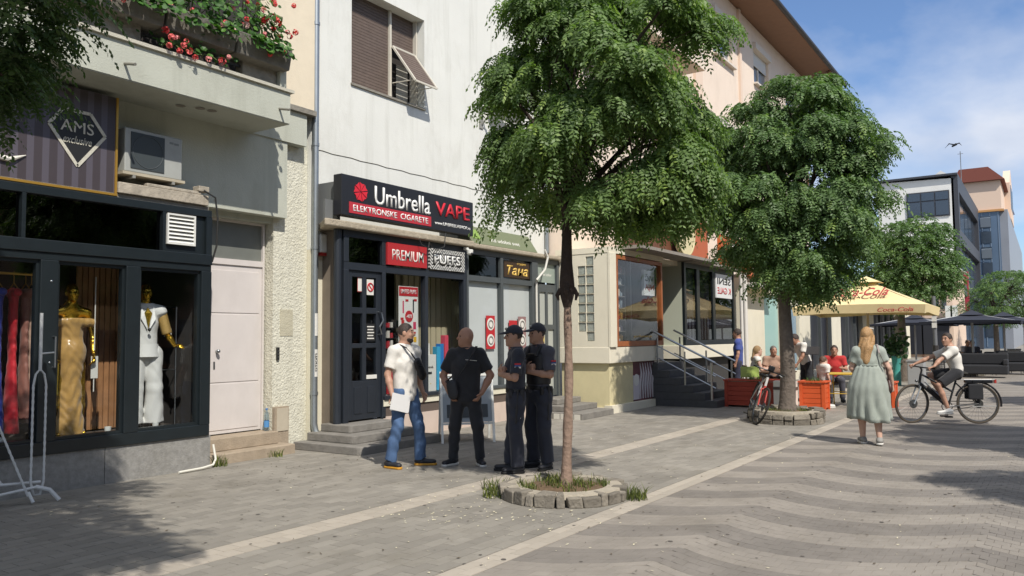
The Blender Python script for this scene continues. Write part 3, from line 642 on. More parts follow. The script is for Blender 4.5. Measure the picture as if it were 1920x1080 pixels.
# ------------------------------------------------------------- VAPE SHOP front
vape = place('vape_shop_front', 'navy framed vape shop front with glazed door and two display windows', 'shop front', (9.8, 8.6, 0))
taupe = M('taupe_jamb', '#7d7264', .8, var=.12, dirt=.3)
part('jamb_panel', taupe, vape, (8.40, 8.44, 8.70, 9.05, .3, 3.19))
b = MB(); b.tube([(8.34,8.66,.3),(8.34,8.66,3.19)], .06, 16); b.build('corner_column', navy, vape, smooth=True)
fy0, fy1 = 8.60, 8.70
part('head_rail', navy, vape, (8.40, 11.40, fy0, fy1, 3.09, 3.19)); part('mid_rail', navy, vape, (8.40, 11.40, fy0-.01, fy1, 2.60, 2.71))
for a, c_, z0 in ((8.40,8.50,.33),(9.22,9.30,.33),(10.26,10.33,.62),(11.31,11.40,.62)):
    part('post', navy, vape, (a, c_, fy0-.015, fy1, z0, 2.60), bevel=.008); part('post', navy, vape, (a, c_, fy0-.015, fy1, 2.71, 3.09), bevel=.008)
part('fanlight_pane', dglass, vape, (8.50, 9.22, 8.64, 8.65, 2.71, 3.09))
# door with six lights
dv = part('door', navy, vape, (8.50,8.60,8.62,8.68,.36,2.60), (9.12,9.22,8.62,8.68,.36,2.60), (8.82,8.90,8.62,8.68,.94,2.50), (8.60,9.12,8.62,8.68,.36,.94), (8.60,9.12,8.62,8.68,2.50,2.60), (8.60,8.82,8.62,8.68,1.43,1.50),(8.90,9.12,8.62,8.68,1.43,1.50),(8.60,8.82,8.62,8.68,1.95,2.04),(8.90,9.12,8.62,8.68,1.95,2.04), bevel=.006)
for x0, x1 in ((8.60,8.82),(8.90,9.12)):
    for z0, z1 in ((.94,1.43),(1.50,1.95),(2.04,2.50)): part('door_pane', glass, dv, (x0,x1,8.648,8.654,z0,z1))
for x0, x1 in ((8.64,8.80),(8.92,9.08)): part('door_panel', navy, dv, (x0,x1,8.61,8.62,.45,.85), bevel=.006)
b = MB(); b.tube([(9.16,8.62,1.98),(9.16,8.55,1.97),(9.18,8.53,1.85),(9.12,8.55,1.75),(9.16,8.55,1.64),(9.16,8.62,1.63)], .013, 8); b.build('door_handle', steel, dv, smooth=True)
wpap = M('white_paper','#d8d5cc',.7); redp = M('red_print', '#b3262c', .5); redd = M('red_panel', '#a92a2d', .45)
part('door_notice', wpap, dv, (8.74,8.82,8.640,8.643,2.29,2.49)); part('door_notice_red', redp, dv, (8.735,8.825,8.6435,8.646,2.28,2.50))
part('no_entry_sticker', wpap, dv, (8.93,9.08,8.640,8.644,2.24,2.48))
b = MB(); b.torus((9.005,8.637,2.36), (0,1,0), .06, .011, 24, 6); b.bar((8.96,8.637,2.405),(9.05,8.637,2.315),.018,.006,up=(0,1,0)); b.build('red_ring', redp, dv)
hours = part('hours_plate', blk, dv, (8.91,9.11,8.638,8.644,1.53,1.80))
for i in range(5): part('print_line', wpap, hours, (8.935+.01*(i%2),9.085-.015*(i%2),8.636,8.638,1.565+i*.045,1.582+i*.045))
part('small_sticker', wpap, dv, (8.97,9.06,8.640,8.644,1.44,1.49))
part('white_letter_slot', wpap, dv, (8.90,9.12,8.61,8.62,.96,1.02))
# display windows
wg = part('display_pane', glass, vape, (9.30,10.26,8.648,8.654,.68,2.60)); part('display_pane', glass, vape, (10.33,11.31,8.648,8.654,.68,2.60))
part('window_sill', navy, vape, (9.24,11.44,8.55,8.70,.62,.68), bevel=.006)
pinkw = M('pinkish_render', '#c8b6a8', .9, var=.08, vscale=3, bump=.2, dirt=.35)
part('sill_band', cream_w, vape, (9.24, 14.0, 8.575, 8.72, .52, .62)); part('sill_shadow', M('brown_shade_band','#5c5048',.8,dirt=.3), vape, (9.24, 13.8, 8.60, 8.72, .36, .52)); part('base_wall', pinkw, vape, (9.24, 13.8, 8.585, 8.72, -.004, .36))  # the dark strip under the sill paints in the sill's cast shadow
# room behind: pale curtain panels, dark side
beige = M('beige_backing', '#b9ad8e', .9, var=.1, vscale=4)
part('display_floor', M('display_white','#bdb9b0',.6), vape, (9.24,14.6,8.71,9.04,.58,.66))
part('backing', beige, vape, (10.3,12.6,9.28,9.32,.62,3.09)); part('backing_dark', dark_in, vape, (8.4,14.6,11,11.1,.3,3.1), (8.45,8.46,8.72,11,.3,3.1), (12.62,12.66,8.96,11,.3,3.1)); part('shop_room_floor', wfl, vape, (8.47,12.6,9.06,11,.3,.335)); part('shop_room_ceiling', dark_in, vape, (8.47,14.6,8.71,11,3.1,3.14))
for i in range(14): part('curtain_strip', M('curtain_beige','#b5a98a',.9), vape, (10.42+i*.15,10.54+i*.15,9.22,9.25,.66,3.05))
# fascia boxes PREMIUM and PUFFS
pm = place('shop_sign', 'red shop sign reading PREMIUM above the vape shop window', 'sign', (9.78,8.56,2.72))
part('panel', redd, pm, (9.30,10.26,8.555,8.60,2.73,3.08)); text('lettering', 'PREMIUM', wpap, pm, 9.41, 10.17, 2.81, 2.98, 8.555, bold=.004)
pf_ = place('shop_sign', 'black and white zigzag shop sign reading PUFFS', 'sign', (10.82,8.56,2.72))
def zig_mat():
    m = bpy.data.materials.new('zigzag_print'); m.use_nodes = True; t = m.node_tree; p = t.nodes['Principled BSDF']; L = t.links.new; new = t.nodes.new
    tcn = new('ShaderNodeTexCoord'); sp = new('ShaderNodeSeparateXYZ'); L(tcn.outputs['Object'], sp.inputs[0])
    def mth(op, a, b=None):
        n = new('ShaderNodeMath'); n.operation = op
        for i, q in enumerate((a, b)):
            if q is None: continue
            if isinstance(q, (int, float)): n.inputs[i].default_value = q
            else: L(q, n.inputs[i])
        return n.outputs[0]
    z = mth('PINGPONG', mth('MULTIPLY', sp.outputs[0], 1.0), .16); s = mth('ADD', z, sp.outputs[2]); f = mth('FRACT', mth('MULTIPLY', s, 17.0)); g = mth('GREATER_THAN', f, .5)
    x = new('ShaderNodeMixRGB'); L(g, x.inputs[0]); x.inputs[1].default_value = lin('#1d1e20'); x.inputs[2].default_value = lin('#d0cfc8'); L(x.outputs[0], p.inputs['Base Color']); p.inputs['Roughness'].default_value = .5; return m
part('panel', zig_mat(), pf_, (10.34,11.30,8.555,8.60,2.73,3.08)); text('lettering_outline', 'PUFFS', blk, pf_, 10.42, 11.2, 2.80, 3.01, 8.555, bold=.06, thick=.006); text('lettering', 'PUFFS', M('white_letters','#e3e2dc',.5), pf_, 10.45, 11.17, 2.825, 2.985, 8.549, bold=.02)
# CCTV camera
cv = place('security_camera', 'small white dome security camera at the end of the zigzag sign', 'camera', (11.33,8.5,3.08))
b = MB(); b.tube([(11.33,8.58,3.16),(11.33,8.5,3.14)], .03, 10); b.build('bracket', vw, cv, smooth=True); b = MB(); b.lathe([(.0,.0),(.03,.005),(.055,.03),(.06,.09),(.05,.1)], (11.33,8.46,3.03), 16); b.build('dome', vw, cv, smooth=True); b = MB(); b.ball((11.32,8.41,3.055), .022); b.build('lens', blk, cv, smooth=True)
# ------------------------------------------------------------- big light box: umbrella emblem
us = place('shop_sign', 'long black light box sign with red umbrella emblem and white lettering', 'sign', (9.8,8.45,3.37))
part('box', M('sign_black','#25262a',.4), us, (8.21,11.42,8.45,8.62,3.375,3.98), bevel=.01)
part('back_plate', M('grey_plate','#6b6d6c',.6), us, (8.05,8.20,8.62,8.66,3.31,3.6)); part('sign_post', M('grey_plate','#6b6d6c',.6), us, (8.3,8.36,8.63,9.049,3.3,3.9)); part('sign_post', M('grey_plate','#6b6d6c',.6), us, (11.2,11.26,8.63,9.049,3.3,3.9))
redl = M('red_letters', '#d02a38', .45); whl = M('white_letters','#e3e2dc',.5)
part('red_strip', M('red_strip','#b3323c',.5), us, (8.36,10.24,8.444,8.45,3.42,3.585)); text('lettering', 'ELEKTRONSKE', whl, us, 8.44, 9.40, 3.455, 3.55, 8.444, bold=.012); text('lettering', 'CIGARETE', whl, us, 9.48, 10.16, 3.455, 3.55, 8.444, bold=.012)
text('lettering', 'Umbrella', whl, us, 8.90, 10.22, 3.61, 3.90, 8.45, bold=.012, thick=.008); text('lettering', 'VAPE', redl, us, 10.36, 11.30, 3.63, 3.86, 8.45, bold=.01, thick=.015); text('lettering', 'www.UMBRELLASHOP.rs', whl, us, 10.34, 11.33, 3.475, 3.53, 8.45, bold=.012)
cx, cz, rr = 8.60, 3.76, .145
for k in range(8):
    a0, a1 = k*math.pi/4+.06+.2, (k+1)*math.pi/4-.06+.2; m = MB(); am = (a0+a1)/2
    m.prism([(cx+.012*math.cos(am), 8.45, cz+.012*math.sin(am)), (cx+rr*math.cos(a0), 8.45, cz+rr*math.sin(a0)), (cx+rr*.86*math.cos(am), 8.45, cz+rr*.86*math.sin(am)), (cx+rr*math.cos(a1), 8.45, cz+rr*math.sin(a1))], (0,-.008,0)); m.build('emblem_segment', redl, us)
# posters and goods in the vape windows
po = place('poster', 'hanging poster with red LIMITED PUFFS heading in the vape shop window', 'poster', (9.97,8.70,1.48))
part('sheet', wpap, po, (9.72,10.2,8.70,8.704,1.43,2.42)); part('heading', redp, po, (9.73,10.19,8.695,8.70,2.26,2.41)); text('lettering', 'LIMITED PUFFS', whl, po, 9.77, 10.15, 2.30, 2.37, 8.695, thick=.002, bold=.015)
b = MB(); b.tube([(9.97,8.70,1.93),(9.97,8.694,1.93)], .095, 20); b.build('price_disc', redp, po); text('lettering', '-40%', whl, po, 9.90, 10.04, 1.90, 1.96, 8.694, thick=.002, bold=.01)
pc = ['#c03a5a','#3b3b40','#b23030','#2f6fb0','#d9a52a','#3b3b40']
for i, (x, z, w, h) in enumerate(((9.83,2.08,.03,.2),(10.08,2.1,.03,.22),(9.82,1.78,.07,.18),(9.96,1.55,.05,.16),(10.12,1.55,.07,.09),(9.82,1.54,.08,.09),(10.11,1.78,.07,.12))):
    part('printed_device', M('print_'+pc[i%6], pc[i%6], .5), po, (x-w/2,x+w/2,8.697,8.70,z-h/2,z+h/2))
for i, (x, z) in enumerate(((9.80,1.89),(9.92,2.19),(10.1,1.66),(10.13,2.2),(9.99,1.48))): part('price_flag', redp, po, (x-.035,x+.035,8.696,8.70,z-.018,z+.018))
def tall_box(name, label, x, y, z0, w, d_, h, col, cat='package', extra=None):
    t = place(name, label, cat, (x, y, z0)); part('carton', M('carton_'+col, col, .5), t, (x-w/2,x+w/2,y-d_/2,y+d_/2,z0,z0+h), bevel=.005)
    if extra: extra(t)
    return t
vp = place('display_vaporiser', 'giant white vaporiser model standing in the vape shop window', 'display', (9.48,8.86,.66))
b = MB(); b.lathe([(.09,0),(.09,.9),(.085,.9),(.085,.93),(.09,.95),(.09,1.0)], (9.5,8.9,.67), 20); b.build('body', M('white_gloss','#dedede',.25), vp, smooth=True)
b = MB(); b.lathe([(.092,1.0),(.092,1.2),(.085,1.21)], (9.5,8.9,.67), 20); b.build('tank', M('tank_grey','#9a9fa0',.15), vp, smooth=True); b = MB(); b.lathe([(.085,1.21),(.085,1.36),(.045,1.38),(.045,1.55),(.05,1.57)], (9.5,8.9,.67), 20); b.build('mouthpiece', M('white_gloss','#dedede',.25), vp, smooth=True)
for i, (x, col, h, lb) in enumerate(((9.75,'#b8323c',.62,'tall red box lowest in the vape shop window'),(10.78,'#d9a52a',.55,'tall yellow box in the right vape window'),(10.93,'#3aa0c8',.75,'tall light blue box in the right vape window'),(11.02,'#2f78b8',.8,'tall deep blue box in the right vape window'),(11.15,'#d24a5c',.95,'tallest pink red box in the right vape window'))):
    tall_box('display_box', lb, x, 8.9, .67, .1, .1, h, col)
wb = tall_box('display_carton', 'white display carton with tab in the right vape window', 10.55, 8.84, .67, .34, .2, .62, '#d8d5cc'); part('top_tab', wpap, wb, (10.46,10.62,8.80,8.83,1.291,1.48)); text('lettering', 'Umbrella', blk, wb, 10.47, 10.64, 1.06, 1.10, 8.738, thick=.002); part('logo_mark', blk, wb, (10.5,10.6,8.736,8.738,.96,1.0))
fl = place('artificial_flowers', 'small yellow flowers in the corner of the right vape window', 'flowers', (10.47,8.76,.67)); b = MB()
for i in range(26): p = Vector((10.44+rng.normal()*.06, 8.76+rng.normal()*.02, .76+rng.normal()*.06)); b.ball(p, .022, 6, 4)
b.build('blossom', M('yellow_petals','#c8a72e',.6), fl); b = MB()
for i in range(9): b.tube([(10.44,8.76,.67),(10.44+rng.normal()*.06,8.76,.78)], .004, 4)
b.build('stems', M('stem_green','#5d6b35',.7), fl)
sr = place('product_rack', 'rack of small coloured vape packets behind the left window', 'rack', (9.97,9.0,.66))
for k in range(7): part('shelf', steel, sr, (9.72,10.24,8.95,9.1,.72+k*.17,.73+k*.17))
for k in range(7):
    for j in range(6):
        x = 9.75+j*.083; h = rng.uniform(.07,.13); col = ['#a83038','#cfcac0','#2d2f33','#3f6a4a','#c7c2b8','#7a2b33','#8f8a80'][rng.integers(7)]; part('packet', M('packet_'+col, col, .5), sr, (x,x+.055,8.97,9.03,.731+k*.17,.731+k*.17+h))
# entrance steps
vs_ = M('entrance_step','#7f7b74',.85,var=.25,vscale=7,bump=.4,bscale=35,dirt=.5)
es = place('entrance_steps', 'three weathered stone steps up to the vape shop door', 'steps', (8.6,8.2,0))
def rounded_step(x0, x1, y0, y1, z0, z1, r, parent, nm='step'):
    pts = [(x0,y1,z0)]
    for k in range(5): a = math.pi+k*math.pi/8; pts.append((x0+r+r*math.cos(a), y0+r+r*math.sin(a), z0))
    for k in range(5): a = 1.5*math.pi+k*math.pi/8; pts.append((x1-r+r*math.cos(a), y0+r+r*math.sin(a), z0))
    pts.append((x1,y1,z0)); m = MB(); m.prism(pts, (0,0,z1-z0)); return m.build(nm, vs_, parent, bevel=.012)
rounded_step(7.86, 9.65, 7.72, 9.04, -.004, .11, .12, es); rounded_step(8.05, 9.4, 8.02, 8.97, .11, .225, .08, es); rounded_step(8.25, 9.22, 8.30, 8.9, .225, .335, .05, es)
# ------------------------------------------------------------- SECOND SHOP
mana = place('closed_shop_front', 'grey framed shop front with whitened windows and a script sign', 'shop front', (13,8.6,0))
part('head_rail', grey_f, mana, (11.42, 14.66, 8.61, 8.71, 3.09, 3.185)); part('mid_rail', grey_f, mana, (11.42, 13.8, 8.60, 8.71, 2.60, 2.70))
for a, c_, z0 in ((11.42,11.47,.62),(12.48,12.57,.62),(13.6,13.82,.34),(14.58,14.66,.34)): part('post', grey_f, mana, (a,c_,8.59,8.71,z0,3.09), bevel=.006)
for a, c_ in ((11.47,12.48),(12.57,13.6)):
    part('window_pane', glass_mat('thin_glass',(.94,.95,.95),.02), mana, (a,c_,8.648,8.654,.68,2.60)); part('transom_pane', dglass, mana, (a,c_,8.648,8.654,2.70,3.09))
    part('whitened_blind', M('whitened_film','#d4d6d3',.55), mana, (a,c_,8.68,8.69,.68,2.60))
part('window_sill', grey_f, mana, (11.45,13.8,8.55,8.70,.625,.68), bevel=.006); part('transom_backing', dark_in, mana, (11.42,14.6,8.9,8.95,2.6,3.1))
dm = part('door', grey_f, mana, (13.82,13.92,8.62,8.68,.36,2.66),(14.48,14.58,8.62,8.68,.36,2.66),(14.16,14.24,8.62,8.68,.36,2.5),(13.92,14.48,8.62,8.68,2.5,2.66),(13.92,14.16,8.62,8.68,1.05,1.15),(14.24,14.48,8.62,8.68,1.05,1.15),(13.92,14.16,8.62,8.68,1.73,1.83),(14.24,14.48,8.62,8.68,1.73,1.83),(13.92,14.16,8.62,8.68,.36,.5),(14.24,14.48,8.62,8.68,.36,.5))
for x0, x1 in ((13.92,14.16),(14.24,14.48)):
    for z0, z1 in ((.5,1.05),(1.15,1.73),(1.83,2.5)): part('door_pane', M('grey_blind','#a9aca4',.5), dm, (x0,x1,8.648,8.654,z0,z1))
part('yellow_notice', M('yellow_paper','#c9b060',.6), dm, (13.94,14.12,8.640,8.646,1.42,1.7)); part('fanlight', M('fan_grey','#8f9a90',.4), mana, (13.82,14.58,8.648,8.654,2.7,3.09)); text('lettering', 'zdravi izbor', wpap, mana, 13.95,14.45,2.84,2.9,8.648, thick=.002, shear=.3)
ms = place('shop_sign', 'dark plaque with gold script lettering in the transom of the closed shop', 'sign', (13.1,8.63,2.7))
part('plaque', M('plaque_brown','#3d2c1c',.5), ms, (12.66,13.56,8.63,8.647,2.73,3.06), bevel=.01); text('lettering', 'Тана', M('gold_letters','#d9b45a',.4), ms, 12.74,13.5,2.78,2.97,8.63, bold=.02, shear=.25, thick=.006); text('lettering', 'студио', M('gold_letters','#d9b45a',.4), ms, 13.1,13.42,2.985,3.03,8.63, thick=.003, shear=.2)
fs_ = place('shop_sign', 'olive green slanted fascia sign with white script above the closed shop', 'sign', (12.6,8.5,3.27))
m = MB(); m.prism([(11.5,8.52,3.275),(11.5,8.95,3.275),(11.5,8.95,3.62),(11.5,8.75,3.62)], (2.2,0,0)); m.build('board', M('olive_board','#6f7658',.6,var=.1), fs_)
sl_ = math.atan2(.23, .345); mt_ = Matrix.Translation((0,8.52,3.275)) @ Matrix.Rotation(-sl_,4,'X')
text('lettering', 'vaš udobni svet', wpap, fs_, 12.15, 13.15, .1, .19, 0, thick=.003, shear=.3, mtx=mt_); m = MB(); m.box(11.6,11.85,-.004,0,.12,.34); 
for i, v in enumerate(m.v): m.v[i] = tuple(mt_ @ Vector(v))
m.build('green_mark', M('mark_green','#7f9a4a',.6), fs_)
for x, lb in ((12.2,'red and grey sale sticker with two discs on the left white window'),(13.28,'red and grey sale sticker with two discs on the right white window')):
    p = place('sale_sticker', lb, 'sticker', (x,8.64,1.5)); part('sheet', redp if x < 13 else M('dusty_red','#8e6e6c',.6), p, (x-.14,x+.14,8.64,8.646,1.36,1.98))
    for z in (1.82,1.52):
        b = MB(); b.tube([(x,8.64,z),(x,8.635,z)], .115, 18); b.build('disc', wpap, p); b = MB(); b.torus((x,8.634,z),(0,1,0),.07,.012,18,5); b.build('disc_print', M('print_grey','#77706c',.6), p)
o = part('red_notice', redp, None, (12.82,13.1,8.64,8.646,1.34,1.9)); tag(o, 'plain red paper notice between the two sale stickers on the white window', 'notice')
b = MB(); b.tube([(13.9,8.47,3.35),(13.98,8.45,3.2),(13.9,8.47,2.95),(13.62,8.5,2.72),(13.7,8.56,2.68),(13.7,8.56,.4)], .022, 8); tag(b.build('conduit', M('white_pipe','#cfccc2',.5), None, smooth=True), 'white conduit pipe curving down beside the closed shop door', 'pipe')
s2 = place('entrance_steps', 'three grey stone steps up to the closed shop door', 'steps', (14.1,8.0,0))
for i, (x0,x1,y0,z0,z1) in enumerate(((13.35,14.66,7.35,-.004,.12),(13.5,14.66,7.72,.12,.23),(13.7,14.66,8.1,.23,.34))):
    part('step', vs_, s2, (x0,x1,y0,8.6,z0,z1), bevel=.012)
for i in range(4): part('riser_tile', M('white_tile','#cac6ba',.5), s2, (13.344,13.35,7.40+i*.15,7.53+i*.15,.0,.1))
# ================================================================== PEACH BUILDING with bays
peach = M('peach_facade', '#e2d1bf', .9, var=.05, vscale=1.0, bump=.2, bscale=50, dirt=.2, streak=.15)
eave_m = M('brown_eave', '#8a6a55', .8, var=.1, vscale=4); gut = M('gutter_brown', '#33302f', .5)
house3 = place('peach_apartment_building', 'tall peach apartment building with wide brown eaves behind the trees', 'building', (25, 9, 0))
PW = [(24.4,26.3,10.6,12.1),(28.7,30.6,10.75,12.2),(32.95,34.9,10.75,12.2)]
PW += [(19.2,20.6,6.9,8.4),(28.7,30.6,7.0,8.5),(32.95,34.9,7.0,8.5),(24.4,26.3,7.0,8.5),(26.7,27.9,5.2,6.5)]
def wall_holes(name, mat, parent, x0, x1, y0, y1, z0, z1, holes):
    xs = sorted({x0, x1, *[h[0] for h in holes], *[h[1] for h in holes]}); zs = sorted({z0, z1, *[h[2] for h in holes], *[h[3] for h in holes]}); m = MB()
    for a, b in zip(xs[:-1], xs[1:]):
        run = None
        for c, d in zip(zs[:-1], zs[1:]):
            hole = any(h[0] <= a and b <= h[1] and h[2] <= c and d <= h[3] for h in holes)
            if hole:
                if run: m.box(a, b, y0, y1, run[0], run[1]); run = None
            else: run = (run[0] if run else c, d)
        if run: m.box(a, b, y0, y1, run[0], run[1])
    return m.build(name, mat, parent)
wall_holes('wall', peach, house3, 14.9, 36.1, 8.5, 8.85, 3.3, 12.88, PW)
part('side_wall', peach, house3, (35.8,36.1,8.851,16,3.3,12.88)); part('side_wall', peach, house3, (14.9,15.1,8.851,16,3.3,12.88))
shut = M('roller_shutter', '#c9c7c0', .6); sw = M('shutter_box', '#d6cdc0', .6)
for x0, x1, z0, z1 in PW:
    w = part('window', sw, house3, (x0,x0+.07,8.62,8.7,z0,z1-.001), (x1-.07,x1,8.62,8.7,z0,z1-.001), (x0+.07,x1-.07,8.62,8.7,z0,z0+.07), ((x0+x1)/2-.04,(x0+x1)/2+.04,8.62,8.7,z0+.07,z1-.2))
    part('pane', M('window_dark','#7c8489',.15), w, (x0+.07,x1-.07,8.66,8.67,z0+.07,z1-.2)); part('shutter_box', sw, w, (x0-.05,x1+.05,8.38,8.62,z1-.2,z1+.02)); part('sill', sw, w, (x0-.06,x1+.06,8.36,8.6,z0-.06,z0-.005))
    part('roller_shutter', shut, w, (x0+.02,x1-.02,8.59,8.61,z0+.75,z1-.2))
m = MB(); m.prism([(14.5,8.85,12.881),(14.5,7.3,12.98),(14.5,7.3,13.08),(14.5,8.85,13.2)], (24.0,0,0)); ea = m.build('eave', eave_m, house3)
m = MB(); m.tube([(14.5,7.25,13.0),(38.55,7.25,13.0)], .09, 10); m.build('gutter', gut, ea, smooth=True)
m = MB(); m.prism([(14.5,7.22,13.1),(14.5,12.5,15.2),(14.5,17.8,13.1)], (24.1,0,0)); m.build('roof', M('dark_roof','#4a3c36',.9,var=.2), house3)
m = MB(); m.tube([(35.9,7.28,13.0),(35.95,7.6,12.8),(35.95,8.4,12.45),(35.95,8.44,8)], .055, 8); m.build('downpipe', M('brown_pipe','#6b4a38',.6), house3, smooth=True)
part('pilaster', M('pilaster_peach','#dcc6b2',.9), house3, (22.6,23.2,8.42,8.499,3.3,12.87)); part('pilaster', M('pilaster_peach','#dcc6b2',.9), house3, (26.9,27.1,8.42,8.499,9,12.87))
# railed balcony on the peach building
pb = place('railed_balcony', 'balcony with slim white vertical bars high on the peach building', 'balcony', (18,8,8.8))
part('slab', peach, pb, (15.2,20.3,7.3,8.499,8.62,8.8)); part('back_panel', M('balcony_brown','#8b7568',.8), pb, (15.2,19.0,8.45,8.499,8.8,11.6)); part('loggia_post', peach, pb, (19.0,19.25,7.9,8.499,8.801,12.9), (21,21.2,8.1,8.499,8.801,12.8))
wbar = M('white_bar', '#cfcbc2', .5)
part('top_rail', M('rail_dark','#5a524c',.5), pb, (15.2,20.3,7.32,7.36,9.82,9.86)); part('end_rail', M('rail_dark','#5a524c',.5), pb, (20.26,20.3,7.361,8.45,9.82,9.86))
x = 15.25
while x < 20.27: part('bar', wbar, pb, (x,x+.035,7.33,7.35,8.8,9.819)); x += .17
# ------------------------------------------------------------- first bay (perfume shop)
bay = place('perfume_shop_bay', 'cream bay shop on a raised slab with a wooden framed window and glass blocks', 'shop front', (16,7.5,0))
cw = M('cream_bright', '#dcd5c0', .85, var=.05, vscale=2, bump=.15, dirt=.2)
part('slab', cw, bay, (14.7,17.45,7.44,8.7,1.02,1.35), bevel=.01)
# side wall with glass block holes
blocks = [(7.79+.0, 1.48+i*.197) for i in range(9)] + [(7.985, 1.68+i*.197) for i in range(7)] + [(8.33, 2.08+i*.197) for i in range(2)]
hol = [(y, y+.18, z, z+.187) for y, z in blocks]
wh = wall_holes('t', cw, None, 7.45, 8.62, 0, .16, 1.351, 3.3, hol); me = wh.data
for v in me.vertices: y, d_, z = v.co; v.co = (14.71+d_, y, z)
me.flip_normals(); bpy.data.objects.remove(wh); wl = link('side_wall', me, bay); wl.name = 'side_wall'
gb = M('glass_block', '#9da39a', .12, var=.25, vscale=14, bump=.4, bscale=25, spec=.8)
for y, z in blocks: part('glass_block', gb, bay, (14.73,14.82,y+.006,y+.174,z+.006,z+.181), bevel=.012)
part('pier', cw, bay, (14.70,14.98,7.40,7.46,1.351,3.3), bevel=.006)
orw = M('orange_wood', '#9a5a30', .5, var=.2, vscale=10)
part('window_frame', orw, bay, (14.98,15.12,7.43,7.55,1.36,3.28), (15.12,17.44,7.43,7.55,1.36,1.47), (15.12,17.44,7.43,7.55,3.2,3.28), (17.36,17.44,7.43,7.55,1.47,3.2))
part('pane', glass, bay, (15.12,17.36,7.48,7.486,1.47,3.2)); part('window_post', black, bay, (15.86,15.9,7.5,7.56,1.47,3.2))
part('room_back', dark_in, bay, (14.9,17.4,9.0,9.05,1.36,3.3), (17.36,17.4,7.56,9.0,1.36,3.3)); part('room_floor', wfl, bay, (14.9,17.4,7.56,9.0,1.351,1.38)); part('room_ceiling', dark_in, bay, (14.9,17.4,7.56,9.0,3.22,3.3))
part('parapet', cw, bay, (14.7,17.5,7.42,8.7,3.301,3.42))
part('base_wall', M('yellow_cream','#cfc49b',.85,var=.06,dirt=.25), bay, (14.78,15.9,7.5,8.62,.12,1.019)); part('base_kerb', cw, bay, (14.74,16.9,7.42,7.6,-.004,.16)); part('base_side_kerb', cw, bay, (14.74,15,7.601,8.6,-.004,.119))
text('lettering', 'parfumerija', M('gold_letters','#d9b45a',.4), bay, 15.95, 16.9, 1.53, 1.6, 7.48, thick=.002, bold=.01)
# poster panel under the slab
pp = place('shop_poster', 'shaded poster panel with white stripes under the perfume shop slab', 'poster', (16.4,7.52,.16)); part('board', M('poster_red','#6a3a3e',.6,var=.4,vscale=3), pp, (15.9,17.1,7.52,7.56,.16,1.018))
for i in range(6): m = MB(); x = 16.3+i*.13; m.tube([(x,7.515,.2),(x-.04,7.515,.5),(x+.05,7.515,.75),(x,7.515,.98)], [.02,.035,.03,.01], 6); m.build('white_streak', M('poster_grey','#b9b4b8',.6), pp, smooth=True)
part('notice', M('lilac_paper','#c7c0c4',.6), pp, (15.92,16.22,7.50,7.519,.2,.72)); b = MB(); b.tube([(16.07,7.5,.62),(16.07,7.495,.62)], .13, 18); b.build('round_label', wpap, pp)
# shelf of bottles
bs = place('perfume_shelf', 'narrow shelf rack of perfume bottles behind the wooden framed window', 'shelf', (15.5,7.75,1.4)); part('side', black, bs, (15.15,15.18,7.62,7.9,1.38,3.05), (15.82,15.85,7.62,7.9,1.38,3.05))
for k in range(7):
    z = 1.42+k*.25; part('shelf', M('shelf_grey','#6c6a66',.5), bs, (15.181,15.819,7.62,7.9,z,z+.02))
    for j in range(5):
        x = 15.24+j*.125; h = rng.uniform(.06,.16); col = ['#c9b7a0','#8d3a3e','#7d8a92','#c9c6c0','#a27f46','#5b5560'][rng.integers(6)]
        b = MB(); b.box(x-.035,x+.035,7.66,7.72,z+.0205,z+.02+h); b.tube([(x,7.69,z+.02+h),(x,7.69,z+.05+h)], .014, 8); b.build('bottle', M('bottle_'+col, col, .25), bs)
# brown fascia and round sign
pfz = place('shop_sign', 'brown fascia board above the perfume shop with an orange right end', 'sign', (17.5,7.4,3.5)); brn = M('brown_fascia', '#6e4632', .6, var=.15, vscale=3); part('board', brn, pfz, (15.4,20.2,7.32,7.46,3.5,4.5)); part('canopy', M('canopy_grey','#8d867c',.8,var=.15), pfz, (15.4,20.2,7.0,7.6,3.425,3.495))
part('orange_end', M('orange_board','#b35f3a',.55), pfz, (19.0,20.19,7.31,7.319,3.52,4.48)); 
rs_ = place('round_sign', 'round cream sign with dark script hanging at the perfume shop entrance', 'sign', (18.3,7.1,4.05)); b = MB(); mt = Matrix.Translation((18.2,7.18,4.05))
b.tube([(18.2,7.22,4.05),(18.2,7.12,4.05)], .58, 36); b.build('disc', M('cream_disc','#d7ca9f',.5), rs_, smooth=True); b = MB(); b.torus((18.2,7.12,4.05),(0,1,0),.57,.02,40,6); b.build('rim', M('disc_rim','#b0a47c',.5), rs_, smooth=True)
text('lettering', 'perfumum', M('olive_letters','#4e5136',.5), rs_, 17.78, 18.62, 3.92, 4.08, 7.12, thick=.006, shear=.2); part('bracket', gut, rs_, (18.16,18.24,7.221,7.319,4.0,4.1))
